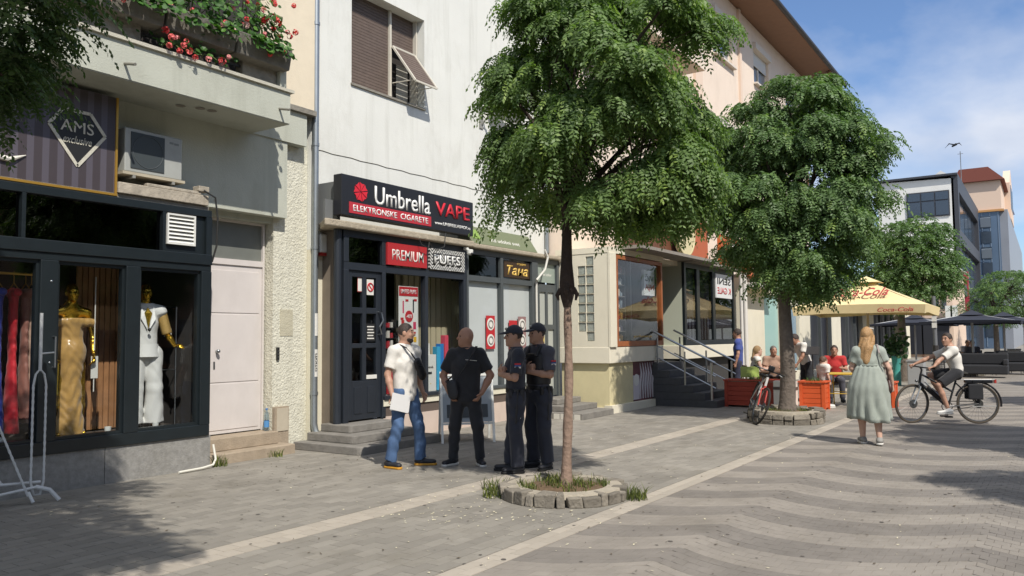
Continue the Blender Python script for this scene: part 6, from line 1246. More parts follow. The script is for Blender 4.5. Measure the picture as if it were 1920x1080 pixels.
# ================================================================== CAFE TERRACE
or_shade = M('shaded_orange_paint','#a8402c',.55,var=.08); orb = M('bright_orange_paint','#d0582a',.5,var=.08); grn = leaf_mat('terrace_plants',(.06,.13,.03),.4,.2)  # the darker red is planter orange with shade put into the colour
def box_planter(label, x0, x1, y0, y1, h, mat, cap, n=5):
    t = place('wooden_planter', label, 'planter', ((x0+x1)/2,(y0+y1)/2,0), 'orange planters round the terrace')
    for x, y in ((x0,y0),(x1-.07,y0),(x0,y1-.07),(x1-.07,y1-.07)): part('corner_post', mat, t, (x,x+.07,y,y+.07,-.004,h-.031))
    for k in range(n):
        z0 = .04+k*(h-.08)/n; z1 = z0+(h-.08)/n-.008
        part('board', mat, t, (x0+.015,x0+.04,y0+.071,y1-.071,z0,z1)); part('board', mat, t, (x1-.04,x1-.015,y0+.071,y1-.071,z0,z1)); part('board', mat, t, (x0+.071,x1-.071,y0+.015,y0+.04,z0,z1)); part('board', mat, t, (x0+.071,x1-.071,y1-.04,y1-.015,z0,z1))
    part('rim', mat, t, (x0-.02,x1+.02,y0-.02,y0+.08,h-.03,h), (x0-.02,x1+.02,y1-.08,y1+.02,h-.03,h), (x0-.02,x0+.08,y0+.081,y1-.081,h-.03,h), (x1-.08,x1+.02,y0+.081,y1-.081,h-.03,h)); part('soil', soil, t, (x0+.05,x1-.05,y0+.05,y1-.05,h-.1,h-.05)); return t
box_planter('long orange planter with painted-in shade beside the staircase', 17.45, 17.95, 4.75, 6.02, .6, or_shade, True)
box_planter('bright orange planter right of the thick tree trunk', 17.4, 17.85, 3.88, 4.4, .6, orb, True)
box_planter('small orange planter behind the woman in green', 18.7, 19.1, 2.75, 3.4, .55, orb, True)
wp = place('white_bin', 'white box with brown band behind the thick tree trunk', 'box', (17.3,4.6,0)); part('body', M('sign_white','#dcd8cc',.5), wp, (17.15,17.38,4.42,4.86,-.004,.42), (17.15,17.38,4.42,4.86,.48,.60)); part('brown_shade_band', M('brown_shade_band','#5c5048',.8), wp, (17.14,17.39,4.41,4.87,.42,.48))
tuftp = lambda lb,c: tuft('potted_greens', lb, c, 120, .16, .2, grn)
tuftp('low green plants growing in the bright orange planter', (17.62,4.14,.54)); tuftp('sparse green plants growing in the long planter', (17.7,5.4,.54))
yel = M('yellow_metal','#c2a13a',.5)
def cafe_table(label, x, y, mat, top, grp='cafe tables', w=.7):
    t = place('cafe_table', label, 'table', (x,y,0), grp); part('table_top', top, t, (x-w/2,x+w/2,y-w/2,y+w/2,.70,.73), bevel=.008)
    for sx in (-1,1):
        for sy in (-1,1): m = MB(); m.tube([(x+sx*.3,y+sy*.3,.70),(x+sx*.33,y+sy*.3,.0)],.014,6); m.build('leg', mat, t, smooth=True)
        m = MB(); m.tube([(x+sx*.31,y-.3,.3),(x+sx*.31,y+.3,.3)],.011,6); m.build('stretcher', mat, t, smooth=True)
    for s in (-1,1): m = MB(); m.tube([(x-.31,y+s*.3,.08),(x+.31,y+s*.3,.6)],.011,6); m.build('brace', mat, t, smooth=True)
def cafe_chair(label, x, y, yaw, mat, seat):
    t = thing('cafe_chair', label, 'chair', (x,y,0), R(yaw), 'cafe chairs'); m = MB(); m.box(-.2,.2,-.2,.2,.44,.47); m.build('seat', seat, t, bevel=.01); m = MB(); m.box(-.22,-.195,-.2,.2,.62,.86); m.build('backrest', seat, t, bevel=.008)
    for sx, sy in ((-.19,-.18),(-.19,.18),(.18,-.18),(.18,.18)): m = MB(); m.tube([(sx,sy,.86 if sx < 0 else .44),(sx*1.08,sy,0)],.012,6); m.build('leg', mat, t, smooth=True)
    return t
dwood = M('dark_wood','#5a4230',.6,var=.2); limep = M('lime_plastic','#a9c064',.5)
cafe_table('yellow metal cafe table behind the child', 18.55, 3.72, yel, yel); cafe_table('wooden cafe table in front of the seated woman with bandana', 18.9, 5.25, dwood, dwood)
cafe_chair('yellow chair beneath the yellow table near the child', 18.9, 3.35, 200, yel, yel); cafe_chair('lime green chair behind the long planter', 18.3, 5.72, 20, limep, limep); cafe_chair('dark chair of the man in the red shirt', 19.95, 4.22, 195, dwood, dwood); cafe_chair('dark chair of the seated woman with bandana', 19.05, 5.86, -60, dwood, dwood); cafe_chair('dark chair of the seated bald guest', 19.5, 5.55, 200, dwood, dwood)
def sit(**kw):
    J = dict(pelvis=(0,0,.54), chest=(.03,0,.83), neck=(.04,0,1.03), head=(.08,0,1.175), shL=(.03,.18,.98), shR=(.03,-.18,.98), elL=(.1,.24,.74), elR=(.1,-.24,.74), wrL=(.32,.16,.77), wrR=(.32,-.16,.77), hpL=(.02,.09,.52), hpR=(.02,-.09,.52), knL=(.42,.12,.50), knR=(.42,-.12,.50), anL=(.38,.13,.085), anR=(.38,-.13,.085), toL=(1,.1,0), toR=(1,-.1,0)); J.update(kw); return J
bgd = dict(h=.017)
human('person', 'seated woman in white top with a tan bandana behind the long planter', (19.05,5.82,0.02), -60, sit(hy=10), dict(skin=sk3, bh=.015, hair=('bun',M('bandana_tan','#8d7350',.8)), top=dict(mat=wcot,sleeve=.15,hem=0), bottom=dict(mat=cloth('tan_cloth','#a08a72')), shoes=(shoe_w,sole_w), eyes=False), **bgd)
human('person', 'seated guest with cropped hair in a tan shirt beside the woman with bandana', (19.5,5.5,0.02), 200, sit(hy=20), dict(skin=sk2, bh=.015, hair=('buzz',hr_grey), top=dict(mat=cloth('tan_shirt','#a38470'),sleeve=.7,hem=0), bottom=dict(mat=dkc), shoes=(shoe_d,sole_b), eyes=False), **bgd)
human('person', 'waiter in white T-shirt and black apron bending over the terrace tables', (19.6,4.76,0), 140, stand(1.72, chest=(.12,0,1.2), neck=(.24,0,1.37), head=(.31,0,1.47), shL=(.2,.18,1.33), shR=(.2,-.18,1.33), elL=(.26,.22,1.08), elR=(.24,-.22,1.06), wrL=(.36,.16,.9), wrR=(.34,-.16,.86), hp=-20), dict(skin=sk2, bh=.015, hair=('short',hr_dark), top=dict(mat=wcot,sleeve=.7,hem=-.02), bottom=dict(mat=blkc), shoes=(shoe_d,sole_b), eyes=False), **bgd)
human('person', 'man in a red shirt seated behind the yellow table', (19.9,4.2,0.02), 195, sit(), dict(skin=sk2, bh=.015, hair=('short',hr_dark), top=dict(mat=cloth('red_cotton','#b02a28'),sleeve=.7,hem=0), bottom=dict(mat=dkc), shoes=(shoe_d,sole_b)), **bgd)
ck = .62; Jk = stand(1.76, hy=0); Jk = {k: (tuple(np.array(v)*ck) if isinstance(v,tuple) and k[:2] != 'to' else v) for k, v in Jk.items()}; Jk['head'] = (.01,0,1.0); Jk['anL'] = (-.01,.075,.085); Jk['anR'] = (-.01,-.075,.085)
human('person', 'small child in white T-shirt and dark shorts at the yellow table', (18.1,4.05,0), -35, Jk, dict(skin=sk3, bh=.012, girth=.68, arm=.62, leg=.66, hs=.86, hand=.62, hair=('short',hr_brown), top=dict(mat=wcot,sleeve=.75,hem=-.02,fit=.02), bottom=dict(mat=cloth('navy_shorts','#2a2c40'),name='shorts',len=.46), shoes=(shoe_w,sole_w), eyes=False), h=.013)
human('person', 'person in a blue and white football jersey by the staircase', (19.8,6.45,0), 100, stand(1.74), dict(skin=sk2, bh=.015, hair=('short',hr_dark), top=dict(mat=cloth('blue_jersey','#3a4a8c'),sleeve=.75,hem=-.06), bottom=dict(mat=cloth('navy_shorts','#2a2c40')), shoes=(shoe_d,sole_w), eyes=False), **bgd)
# music stand / menu stand
ms_ = place('menu_stand', 'black folding menu stand on the terrace beside the waiter', 'stand', (19.3,4.55,0)); m = MB()
for a in (0,2.1,4.2): m.tube([(19.3,4.55,.35),(19.3+.28*math.cos(a),4.55+.28*math.sin(a),0)],.01,6)
m.tube([(19.3,4.55,.3),(19.3,4.55,1.1)],.012,6); m.build('tripod', gut, ms_, smooth=True); m = MB(); m.obox(Matrix.Translation((19.3,4.55,1.2)) @ Matrix.Rotation(R(35),4,'Y'), .015,.30,.22); m.build('desk', gut, ms_)
# ------------------------------------------------------------- cream parasol
def parasol(name, label, cx, cy, hw, ze, za, val, mat, pole, sag=.03, fold=False):
    t = place(name, label, 'parasol', (cx,cy,0)); crn = [(-1,-1),(1,-1),(1,1),(-1,1)]
    for i in range(4):
        a, b = crn[i], crn[(i+1)%4]; m = MB(); n = 12; rows = 8; vs = []
        for r_ in range(rows+1):
            u = r_/rows
            for k in range(n+1):
                s = k/n; ex = a[0]+(b[0]-a[0])*s; ey = a[1]+(b[1]-a[1])*s; inw = 1-.06*math.sin(math.pi*s)*u; z = za+(ze-za)*u - .10*math.sin(math.pi*u)*(.4+.6*math.sin(math.pi*s)); vs.append((cx+hw*ex*u*inw, cy+hw*ey*u*inw, z+.05*math.sin(math.pi*s)*u))
        fs = [(r_*(n+1)+k,r_*(n+1)+k+1,(r_+1)*(n+1)+k+1,(r_+1)*(n+1)+k) for r_ in range(rows) for k in range(n)]; m.add(vs, fs); o = m.build('canopy_panel', mat, t, smooth=True)
        m = MB(); vs = []
        for d_ in (0,1):
            for k in range(n+1):
                s = k/n; ex = a[0]+(b[0]-a[0])*s; ey = a[1]+(b[1]-a[1])*s; inw = 1-.06*math.sin(math.pi*s); vs.append((cx+hw*ex*inw*(1-.02*d_), cy+hw*ey*inw*(1-.02*d_), ze+.05*math.sin(math.pi*s)-d_*(val+.012*math.sin(9*s+i))))
        m.add(vs, [(k,k+1,n+2+k,n+1+k) for k in range(n)]); m.build('valance', mat, t, smooth=True)
        m = MB(); m.tube([(cx,cy,za-.05),(cx+hw*a[0]*.98,cy+hw*a[1]*.98,ze-.02)],.016,6); m.build('rib', pole, t, smooth=True)
    m = MB(); m.tube([(cx,cy,.0),(cx,cy,za+.03)],.04,10); m.build('pole', pole, t, smooth=True)
    m = MB(); m.add([(cx-.42,cy-.42,za-.1),(cx+.42,cy-.42,za-.1),(cx+.42,cy+.42,za-.1),(cx-.42,cy+.42,za-.1),(cx,cy,za+.1)],[(0,1,4),(1,2,4),(2,3,4),(3,0,4)]); m.build('vent_cap', mat, t); part('base', concrete, t, (cx-.35,cx+.35,cy-.35,cy+.35,-.004,.09), bevel=.02); return t
creamc = M('cream_canvas','#e2cf9c',.85,var=.06,bump=.1); P0 = (25.75,4.45)
par = parasol('parasol', 'large cream parasol with red cola lettering over the cafe terrace', P0[0], P0[1], 1.75, 2.36, 3.2, .24, creamc, M('cream_pole','#b9a888',.6))
redt = M('red_script','#a8403a',.6); lf = Matrix.Translation((P0[0]-1.735,0,0)) @ Matrix.Rotation(R(-90),4,'Z')      # local x -> -Y world, so it reads from the camera
text('lettering', 'Coca-Cola', redt, par, -(P0[1]-.55), -(P0[1]-1.45), 2.18, 2.30, 0, thick=.004, bold=.02, shear=.35, mtx=lf)
sl2 = math.atan2(1.70, .86); lf2 = Matrix.Translation((P0[0]-.95,0,2.74)) @ Matrix.Rotation(R(-90),4,'Z') @ Matrix.Rotation(-sl2+R(3),4,'X')
text('lettering', 'Coca-Cola', redt, par, -(P0[1]+.75), -(P0[1]-.75), -.28, .22, -.07, thick=.004, bold=.02, shear=.35, mtx=lf2)
navyc = M('navy_canvas','#2b2f3b',.85,var=.1)
for i, (x, y, lb) in enumerate(((34.5,2.35,'nearest dark navy parasol at the right behind the cyclist'),(38.8,1.5,'second dark navy parasol at the right edge'),(39.5,4.9,'dark navy parasol behind the lamp post'))):
    parasol('parasol', lb, x, y, 1.6, 2.0, 2.35, .1, navyc, M('parasol_white_pole','#b9bbbd',.5))
dkf = M('rattan_dark','#26272b',.7)
for i, (x, y, yaw, lb) in enumerate(((33.6,2.5,160,'dark terrace chair left under the nearest navy parasol'),(34.8,1.9,20,'dark terrace chair right under the nearest navy parasol'),(36.5,2.8,200,'dark terrace chair between the navy parasols'),(38.0,1.6,180,'dark terrace chair under the second navy parasol'))): cafe_chair(lb, x, y, yaw, dkf, dkf)
for i, (x, y, yaw, lb) in enumerate(((33.2,3.4,90,'dark terrace chair at the far side of the nearest navy parasol'),(35.4,3.3,250,'dark terrace chair behind the nearest navy parasol pole'),(37.2,2.9,120,'dark terrace chair left of the second navy parasol'),(38.9,2.6,30,'dark terrace chair behind the second navy parasol'),(37.0,1.1,80,'dark terrace chair in front of the second navy parasol'),(40.2,3.8,180,'dark terrace chair far back under the navy parasols'))): cafe_chair(lb, x, y, yaw, dkf, dkf)
for x, y, lb in ((33.1,2.0,'dark rattan sofa at the left of the navy parasols'),(36.0,1.3,'dark rattan sofa between the navy parasols')):
    t = place('rattan_sofa', lb, 'sofa', (x,y,0)); part('seat', dkf, t, (x-.4,x+.4,y-.8,y+.8,.12,.45), bevel=.04); part('backrest', dkf, t, (x+.25,x+.4,y-.8,y+.8,.451,.85), bevel=.04); part('armrest', dkf, t, (x-.4,x+.24,y-.8,y-.65,.451,.65), bevel=.03); part('armrest', dkf, t, (x-.4,x+.24,y+.65,y+.8,.451,.65), bevel=.03)
cafe_table('dark square table under the nearest navy parasol', 34.2, 2.5, dkf, dkf, w=.8); cafe_table('dark square table under the second navy parasol', 37.3, 1.9, dkf, dkf, w=.8)
human('person', 'guest in dark clothes seated under the nearest navy parasol', (34.8,2.4,.02), 190, sit(), dict(skin=sk2, bh=.02, hair=('short',hr_dark), top=dict(mat=dkc,sleeve=.8,hem=0), bottom=dict(mat=dkc), shoes=(shoe_d,sole_b), eyes=False), h=.025)
human('person', 'guest with pale sleeves seated between the navy parasols', (36.5,2.7,.02), 210, sit(), dict(skin=sk2, bh=.02, hair=('short',hr_dark), top=dict(mat=cloth('pale_shirt','#a9a8ac'),sleeve=.8,hem=0), bottom=dict(mat=dkc), shoes=(shoe_d,sole_b), eyes=False), h=.025)
# lamp post, plants in pots, boxes
lp = place('street_post', 'grey street post with white stickers right of the cream parasol', 'post', (28.3,2.95,0)); m = MB(); m.tube([(28.3,2.95,0),(28.3,2.95,1.2)],.09,12); m.build('base', gut, lp, smooth=True); m = MB(); m.tube([(28.3,2.95,1.2),(28.3,2.95,2.75)],.06,12); m.build('post', M('post_grey','#6b6d70',.5), lp, smooth=True)
for z in (1.75,1.95): m = MB(); m.box(28.22,28.235,2.88,3.02,z,z+.16); m.build('sticker', stick, lp)
pt = place('potted_plant', 'leafy potted plant in a turquoise pot behind the woman in green', 'plant', (27.0,3.9,0)); m = MB(); m.lathe([(.10,.42),(.14,.86),(.155,.88),(.14,.89)],(27.0,3.9,0),18); m.lathe([(.12,0),(.12,.42)],(27.0,3.9,0),12); m.build('pot', M('turquoise_pot','#4fa39b',.5), pt, smooth=True)
def pf():
    p = Vector((27.0+rng.normal()*.15,3.9+rng.normal()*.15,1.25+rng.normal()*.2)); return p, Vector((rng.normal()-.6,rng.normal(),rng.normal()+.5))
rosette_leaves(190, pf, .07, 'foliage', leaf_mat('pot_leaf',(.05,.11,.05),.4,.2), pt); m = MB(); m.tube([(27.0,3.9,.9),(27.0,3.9,1.5)],.02,6); m.build('stem', M('stem_green','#5d6b35',.7), pt)
for x, y, w, hh, col, lb in ((26.6,3.3,.45,.75,'#9a9b9b','pale grey utility box behind the front wheel of the e-bike'),(41.0,1.25,.5,.85,'#8b8c8c','grey bin at the far right edge under the parasols')):
    u = place('utility_box', lb, 'box', (x,y,0)); part('body', M('util_'+col,col,.6), u, (x-w/2,x+w/2,y-w/2,y+w/2,-.004,hh), bevel=.02); part('lid', M('util_'+col,col,.6), u, (x-w/2-.02,x+w/2+.02,y-w/2-.02,y+w/2+.02,hh+.001,hh+.04))
# ================================================================== A-FRAME, RACK, MANNEQUINS
af = place('a_frame_sign', 'white framed pavement sign board behind the bald man', 'sign', (9.9,7.5,0)); 
a0, a1 = Vector((9.60,7.74,0)), Vector((10.14,7.18,0)); dd = (a1-a0).normalized(); nn_ = Vector((-dd.y,dd.x,0))
def pan(sgn, nm):
    off = nn_*(.28*sgn); top_ = Vector((0,0,1.05)); m = MB()
    for p in (a0,a1): m.bar(p+off, p+top_, .035, .03)
    for z in (.28,1.0): u = z/1.05; m.bar(a0+off*(1-u)+top_*u, a1+off*(1-u)+top_*u, .035, .03)
    f = m.build(nm, vw, af); m = MB(); c = [];
    for z, p in ((.3,a0),(.3,a1),(.99,a1),(.99,a0)): u = z/1.05; c.append(p+off*(1-u)+top_*u)
    m.prism(c, nn_*.01); m.build('board', M('board_grey','#8d9498',.5), f)
    m = MB(); ins_ = [c[0].lerp(c[2],.1), c[1].lerp(c[3],.1), c[1].lerp(c[3],.1).lerp(c[2].lerp(c[0],.1),.35), c[0].lerp(c[2],.1).lerp(c[3].lerp(c[1],.1),.35)]; m.prism([q-nn_*.004*1 for q in ins_], -nn_*.003); m.build('chalk_panel', M('chalk_dark','#3c4144',.7), f)
pan(1,'rear_panel'); pan(-1,'front_panel')
ra = place('clothes_rack', 'white metal clothes rack with twisted legs at the left edge', 'rack', (3.8,8.3,0)); wm_ = M('rack_white','#c9cac8',.4)
def twisted(p, q_, nm='twisted_leg', n=28):
    m = MB(); p = Vector(p); q_ = Vector(q_); d = q_-p; pts = [p+d*(i/n) for i in range(n+1)]; m.tube(pts, [.013 if i%2 else .0095 for i in range(n+1)], 8); m.build(nm, wm_, ra, smooth=True)
twisted((3.93,8.26,.2),(3.93,8.26,1.15)); twisted((4.05,8.26,.2),(4.05,8.26,1.15)); twisted((3.62,8.36,.9),(3.9,8.24,.08)); twisted((3.45,8.4,.55),(3.72,8.34,.2))
m = MB(); m.tube([(3.93,8.26,.2),(3.96,8.26,.08),(4.02,8.26,.08),(4.05,8.26,.2)],.012,8); m.build('lower_loop', wm_, ra, smooth=True); m = MB(); m.tube([(3.93,8.26,1.14),(3.95,8.26,1.25),(3.99,8.26,1.3),(4.03,8.26,1.25),(4.05,8.26,1.14)],.011,8); m.tube([(3.99,8.26,1.28),(3.99,8.26,1.85)],.016,8); m.tube([(3.99,8.26,1.45),(4.12,8.26,1.46)],.009,6); m.build('upright', wm_, ra, smooth=True)
m = MB(); m.tube([(3.45,8.32,.1),(4.0,8.24,.16)],.014,8); m.tube([(4.02,8.26,.2),(3.4,8.38,.22)],.014,8); m.tube([(3.97,8.25,.16),(4.08,8.2,.12),(4.15,8.15,.015)],.02,8); m.tube([(3.9,8.24,.12),(3.93,8.2,.02)],.016,8); m.build('foot_frame', wm_, ra, smooth=True)
# gold mannequins
gsk = M('mannequin_gold','#c39a34',.22,metal=.9); gsat = M('gold_satin','#b48d50',.3,var=.15,vscale=20,sheen=.3,coat=.2); gseq = M('gold_sequin','#c9a563',.35,metal=.35,var=.35,vscale=90,bump=.3,bscale=200); wsat = M('white_suit','#d7d5cf',.6)
J = stand(1.74, elL=(-.02,.24,1.13), wrL=(.08,.22,.93), wrR=(.06,-.2,.95), toL=(1,.1,0), toR=(1,-.1,0), hy=8)
g1 = human('mannequin', 'gold mannequin in a draped gold evening gown in the shop window', (4.72,9.12,.5), -100, J, dict(skin=gsk, girth=.78, hs=.9, arm=.8, eyes=False), cat='mannequin')
q = Fig(); q.cap((0,0,.95),(.0,0,1.12),.15,.115,.05,sq=A(1,0,0),f=.8); q.cap((0,0,1.12),(.02,0,1.3),.115,.125,.05,sq=A(1,0,0),f=.8); q.cap((0,0,.95),(0,0,.5),.15,.115,.06); q.cap((0,0,.5),(0,0,.03),.115,.17,.06,flat=True); q.cap((.05,-.2,1.28),(.05,.2,1.28),.05,.05,.03); q.cut((0,0,1.33),(0,0,1)); q.wrinkle(.007,1.4); q.build('gown', gsat, g1, .012)
g2 = human('mannequin', 'gold mannequin in a white suit jacket and trousers in the shop window', (5.60,9.1,.5), -105, stand(1.78, wrL=(.18,.3,1.0), elL=(0,.26,1.15), hdL=(.9,.3,.1), pnL=(0,0,1), toL=(1,.1,0), toR=(1,-.1,0)), dict(skin=gsk, girth=.82, hs=.92, arm=.85, eyes=False, top=dict(mat=wsat,name='jacket',sleeve=.05,hem=-.1,fit=.03,wr=.003), bottom=dict(mat=wsat,fit=.035,cuff=.085,wr=.004)), cat='mannequin')
for s in (1,-1):
    q = Fig(); sh = A(-.01,s*.185,1.43); el = A(0 if s > 0 else -.03, s*(.26 if s > 0 else .237), 1.15); q.cap(sh,el,.062,.06,.02,flat=True); q.build('sequin_sleeve', gseq, g2, .011); q = Fig(); q.cap((.02,s*.155,.85),(.0,s*.165,.1),.035,.035,.02); q.build('gold_side_stripe', gseq, g2, .012)
m = MB(); m.lathe([(.150,1.03),(.158,.96),(.172,.875),(.168,.875),(.150,.96),(.142,1.03)], (0,0,0), 28, cap=False); m.build('jacket_skirt', wsat, g2, smooth=True)
for s in (1,-1):
    m = MB(); m.prism([(.118,s*.012,1.20),(.112,s*.085,1.33),(.07,s*.075,1.47),(.095,s*.03,1.40)], (.02,0,0)); m.build('lapel', M('white_suit_lapel','#e2e0da',.5), g2, bevel=.004)
m = MB(); m.prism([(.128,0,1.22),(.112,.045,1.40),(.085,0,1.47),(.112,-.045,1.40)], (.006,0,0)); m.build('gold_neckline', gsk, g2)
m = MB(); m.ball((.17,.0,1.2),.02); m.build('jacket_button', blk, g2, smooth=True)
# hanging gowns on a rail, wood slat screen, price cards
gr_ = place('garment_rail', 'gold rail with hangers in the left shop window', 'rail', (3.9,9.2,2.1)); m = MB(); m.tube([(3.0,9.2,2.3),(4.52,9.2,2.3)],.014,8); m.build('bar', gold, gr_, smooth=True)
for x in (3.02,4.5): m = MB(); m.tube([(x,9.2,2.3),(x,9.2,.5)],.014,8); m.build('rail_leg', gold, gr_, smooth=True)
for i, (x, col, lb, zb) in enumerate(((4.0,'#2b3f9a','long royal blue gown hanging in the left window',.62),(4.15,'#c8202c','long red gown hanging in the left window',.6),(4.27,'#8d5c4e','long dusty pink gown hanging in the left window',.75),(4.33,'#b99a86','long rose brown gown hanging in the left window',.7),(4.42,'#3a8f6a','green top hanging at the right of the gown rail',1.9),(4.44,'#d9d5cc','long ivory gown hanging at the right end of the rail',.65),(3.9,'#2b2d33','long black gown hanging at the left of the rail',.7))):
    t = place('hanging_gown', lb, 'dress', (x,9.2,zb), 'gowns on the rail'); q = Fig(); q.cap((x,9.1,2.1),(x,9.3,2.1),.04,.04,.03); q.cap((x,9.2,2.05),(x,9.2,1.5 if zb < 1.5 else zb+.05),.075,.06,.05,sq=A(1,0,0),f=.55)
    if zb < 1.5: q.cap((x,9.2,1.5),(x,9.2,zb),.06,.15,.05,sq=A(1,0,0),f=.45,flat=True)
    q.wrinkle(.008,1.6); q.build('fabric', cloth('gown_'+col,col,.6), t, .014); m = MB(); m.tube([(x,9.08,2.12),(x,9.2,2.2),(x,9.32,2.12)],.006,6); m.tube([(x,9.2,2.2),(x,9.2,2.27),(x,9.215,2.3),(x,9.2,2.32)],.004,5); m.build('hanger', gold, t)
sc_ = place('slat_screen', 'screen of vertical oak slats between the two mannequins', 'screen', (5.3,9.5,.5)); wd = M('oak_slat','#a5764f',.6,var=.25,vscale=9,rndvar=.1)
for i in range(9): x = 4.98+i*.07; part('slat', wd, sc_, (x,x+.055,9.5,9.53,.52,2.6))
part('screen_back', M('screen_dark','#2a2522',.9), sc_, (4.96,5.62,9.531,9.55,.5,2.6))
for x, y, z, lb in ((5.05,8.9,.5,'small white cup on the shop floor beside the gold gown'),(5.62,8.88,.5,'white cup in front of the white suit mannequin'),(3.9,8.85,.5,'white cup under the hanging gowns')):
    m = MB(); m.lathe([(.03,0),(.038,.1),(.034,.1),(.028,.01)],(x,y,z+.0),14); tag(m.build('cup', vw, None, smooth=True), lb, 'cup', 'cups in the window')
rk = place('display_stand', 'slim steel display stand with price cards in the right dress shop window', 'stand', (6.0,9.3,.5)); m = MB()
for p_, q__ in (((6.15,9.3,.5),(6.15,9.3,2.0)),((6.15,9.3,2.0),(5.85,9.3,2.0)),((5.75,9.4,.5),(5.75,9.4,1.75)),((6.15,9.3,1.2),(5.9,9.3,1.2))): m.tube([p_,q__],.009,6)
m.build('tubes', steel, rk, smooth=True)
for x in (5.72,5.92): m = MB(); m.box(x,x+.1,9.2,9.203,1.62,1.72); m.build('price_card', wpap, rk)
sp_ = place('price_strip', 'white paper strip hanging beside the gold gown', 'tag', (4.97,9.0,1.0)); m = MB(); m.tube([(4.93,9.0,2.3),(4.93,9.0,1.0)],.006,6); m.build('cord', wpap, sp_); m = MB(); m.box(4.89,4.97,8.99,8.995,1.15,1.4); m.build('tag_card', wpap, sp_)
# ================================================================== FAR BUILDINGS
fwhite = M('far_white','#dddcd6',.85,dirt=.15); fdark = M('far_dark_frame','#3a3c42',.5); fglass = M('far_glass','#39434f',.1,spec=.8); fblue = M('far_blue_glass','#55687e',.15,spec=.7,var=.1,vscale=.5); fpeach = M('far_peach','#d9c0aa',.85)
b2 = place('modern_white_building', 'distant building with white gable wall and dark framed street front', 'building', (75,8,0)); m = MB(); m.prism([(70,5.6,0),(70,5.6,13.6),(70,11,13.75),(70,11,0)], (.4,0,0)); m.build('gable_wall', fwhite, b2)
part('body', fwhite, b2, (70.41,92,5.75,11,0,13.5)); part('roof_edge', fdark, b2, (69.7,92.3,5.3,11.2,13.8,13.95))
wv = part('gable_window', fdark, b2, (69.9,69.999,5.9,8.9,10.7,12.7))
for i in range(3):
    for z0, z1 in ((10.8,11.9),(12.0,12.6)): part('pane', fglass, wv, (69.86,69.899,5.98+i*.98,6.86+i*.98,z0,z1))
part('front_frame', fdark, b2, (70,70.8,5.3,5.749,0,13.79), (91,92,5.3,5.749,0,13.79), (70.8,91,5.3,5.749,12.6,13.79), (70.8,91,5.3,5.749,8.6,9.6), (70.8,91,5.3,5.749,4.6,5.4))
for k in range(5):
    for z0, z1 in ((.3,4.5),(5.5,8.5),(9.7,12.5)): part('front_window', fglass, b2, (71+k*4.05,74.4+k*4.05,5.6,5.74,z0,z1))
part('red_banner', M('banner_red','#b03048',.6), b2, (74.6,75.0,5.2,5.55,2.6,6.6)); m = MB(); m.prism([(74,5.3,13.96),(74,8.3,13.96),(74,6.8,15.0)],(6,0,0)); m.build('white_gable', fwhite, b2); 
b1 = place('low_peach_house', 'low peach house with small windows in front of the white gable', 'building', (62,7,0)); part('wall', fpeach, b1, (60,69.6,5.15,8.2,0,5.9)); m = MB(); m.prism([(59.6,4.8,5.95),(59.6,8.4,6.9),(59.6,8.4,7.0),(59.6,4.8,6.05)],(10,0,0)); m.build('roof', fwhite, b1)
for y in (5.5,5.95,6.4): part('window', fglass, b1, (59.93,59.999,y,y+.28,3.2,4.6))
part('downpipe', M('brown_pipe','#6b4a38',.6), b1, (59.9,59.97,6.95,7.03,0,5.9)); part('ground_floor_opening', M('opening_dark','#2a2c33',.4), b1, (59.9,59.999,5.4,8,0.2,2.6))
for y, lb in ((5.25,'left white wall unit'),(4.95,'right white wall unit')): part('wall_unit', vw, b1, (59.5,59.8,y-.1,y+.3,2.6,3.4))
b3 = place('blue_glass_building', 'distant blue glass building with peach top storey and red tiled roof', 'building', (110,5,0)); part('glass_block', fblue, b3, (95,125,3.6,7.5,0,14.2)); part('street_front', M('far_grey_front','#8b8f96',.4,var=.1,vscale=.4), b3, (95.5,150,2.9,3.599,0,14.2)); part('top_storey', fpeach, b3, (95,125,3.4,7.5,14.21,17.2)); part('cornice', M('far_cornice','#b98a55',.8), b3, (94.8,125,3.2,7.6,14.0,14.209))
m = MB(); m.prism([(94.5,3.0,17.21),(94.5,7.8,17.21),(94.5,7.0,18.6),(94.5,4.4,18.6)],(30,0,0)); m.build('roof', M('far_roof','#7a4438',.85), b3); m = MB(); m.prism([(104,2.85,14.21),(113,2.85,14.21),(113,2.85,18.3),(108.5,2.85,20.4),(104,2.85,18.3)],(0,.7,0)); m.build('street_gable', fpeach, b3)
for k in range(3): part('gable_window', fglass, b3, (105.4+k*2.4,106.6+k*2.4,2.8,2.849,15.5,18.2))
for k in range(8):
    z = 1.2+k*1.6; part('window_band', fglass, b3, (94.93,94.999,4.4,5.3,z,z+1.2))
    if k%2: m = MB(); m.obox(Matrix.Translation((94.6,4.85,z+.5)) @ Matrix.Rotation(R(-25),4,'Y'), .05,.9,1.0); m.build('opened_vent', M('vent_light','#a9b4bd',.3), b3)
for k in range(6): part('mullion', M('far_mullion','#7d8c9c',.4), b3, (94.95,94.998,3.7+k*.72,3.76+k*.72,.2,13.9))
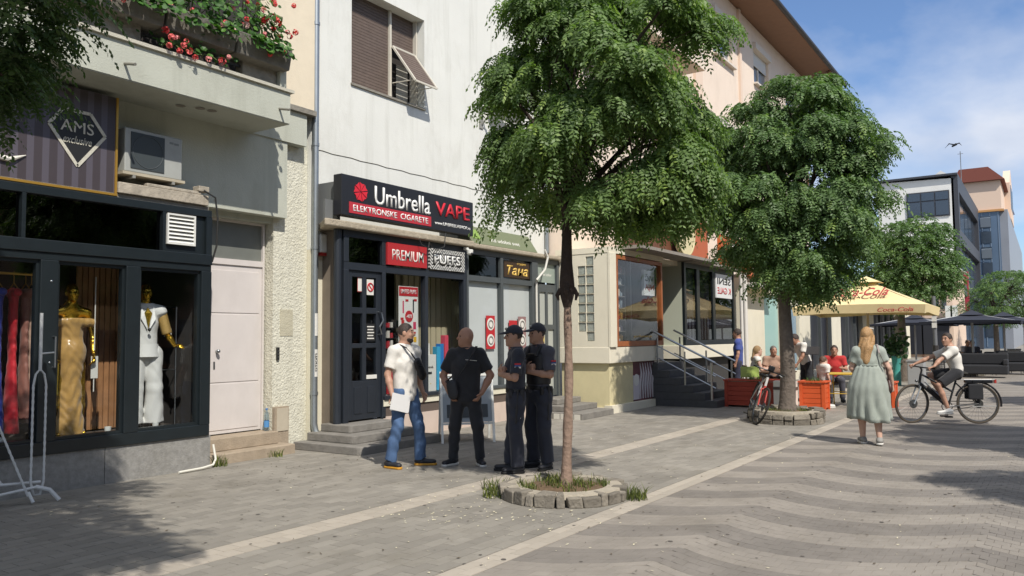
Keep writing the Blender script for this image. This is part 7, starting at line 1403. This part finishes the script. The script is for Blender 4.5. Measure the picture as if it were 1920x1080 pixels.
# antenna, bird
m = MB(); m.tube([(75,5.4,13.96),(75,5.4,16.6)],.03,6); m.tube([(75,5.2,16.4),(75,5.6,16.4)],.02,5); tag(m.build('antenna', M('post_grey','#6b6d70',.5), None), 'thin antenna mast on the roof of the modern white building', 'antenna')
q = Fig(); q.cap((60,4.75,14.0),(60,4.55,14.1),.06,.08,.04); q.cap((60,4.62,14.08),(60.1,4.95,14.22),.05,.03,.03); q.cap((60.1,4.95,14.22),(60.1,5.2,13.95),.03,.012,.03); q.cap((60,4.6,14.08),(59.95,4.35,14.15),.05,.03,.03); q.cap((59.95,4.35,14.15),(59.95,4.2,13.95),.03,.012,.03); tag(q.build('bird', M('bird_black','#1c1c20',.7), None, .02), 'black bird flying above the antenna of the far building', 'bird')

# ================================================================== THE OTHER SIDE OF THE STREET (behind the camera's right shoulder; seen in the shop glass)
for i, (x0, x1, hh, col, lb) in enumerate(((-14,2,8.5,'#cdbfa6','cream two storey house across the street, nearest the camera'),(2.3,14,9.5,'#b9b4aa','grey three storey house across the street'),(14.3,27,8.0,'#c9a88c','peach two storey house across the street'),(27.3,44,10.0,'#bdbab0','pale long house across the street opposite the cafe'))):
    t = place('street_house', lb, 'building', ((x0+x1)/2,-16,0), 'houses across the street'); hl = []; x = x0+1.0
    while x+1.2 < x1-.6:
        for z in (1.0,4.2,6.9):
            if z+1.6 < hh-.4: hl.append((x,x+1.2,z,z+1.6))
        x += 2.3
    wall_holes('wall', M('house_'+col,col,.9,var=.08,dirt=.2,streak=.2), t, x0, x1, -16.3, -16, -.004, hh, hl); part('backing', dark_in, t, (x0+.1,x1-.1,-16.6,-16.5,0,hh)); m = MB(); m.prism([(x0-.3,-15.6,hh+.01),(x0-.3,-22,hh+.01),(x0-.3,-18.8,hh+2.2)],(x1-x0+.55,0,0)); m.build('roof', M('house_roof','#7c4a3a',.9,var=.2), t)
    for a, b_, z0, z1 in hl: w = part('window', wbar, t, (a,a+.06,-16.2,-16.1,z0,z1),(b_-.06,b_,-16.2,-16.1,z0,z1),(a+.06,b_-.06,-16.2,-16.1,z0,z0+.06),(a+.06,b_-.06,-16.2,-16.1,z1-.06,z1)); part('pane', M('window_dark','#7c8489',.15), w, (a+.06,b_-.06,-16.16,-16.14,z0+.06,z1-.06))
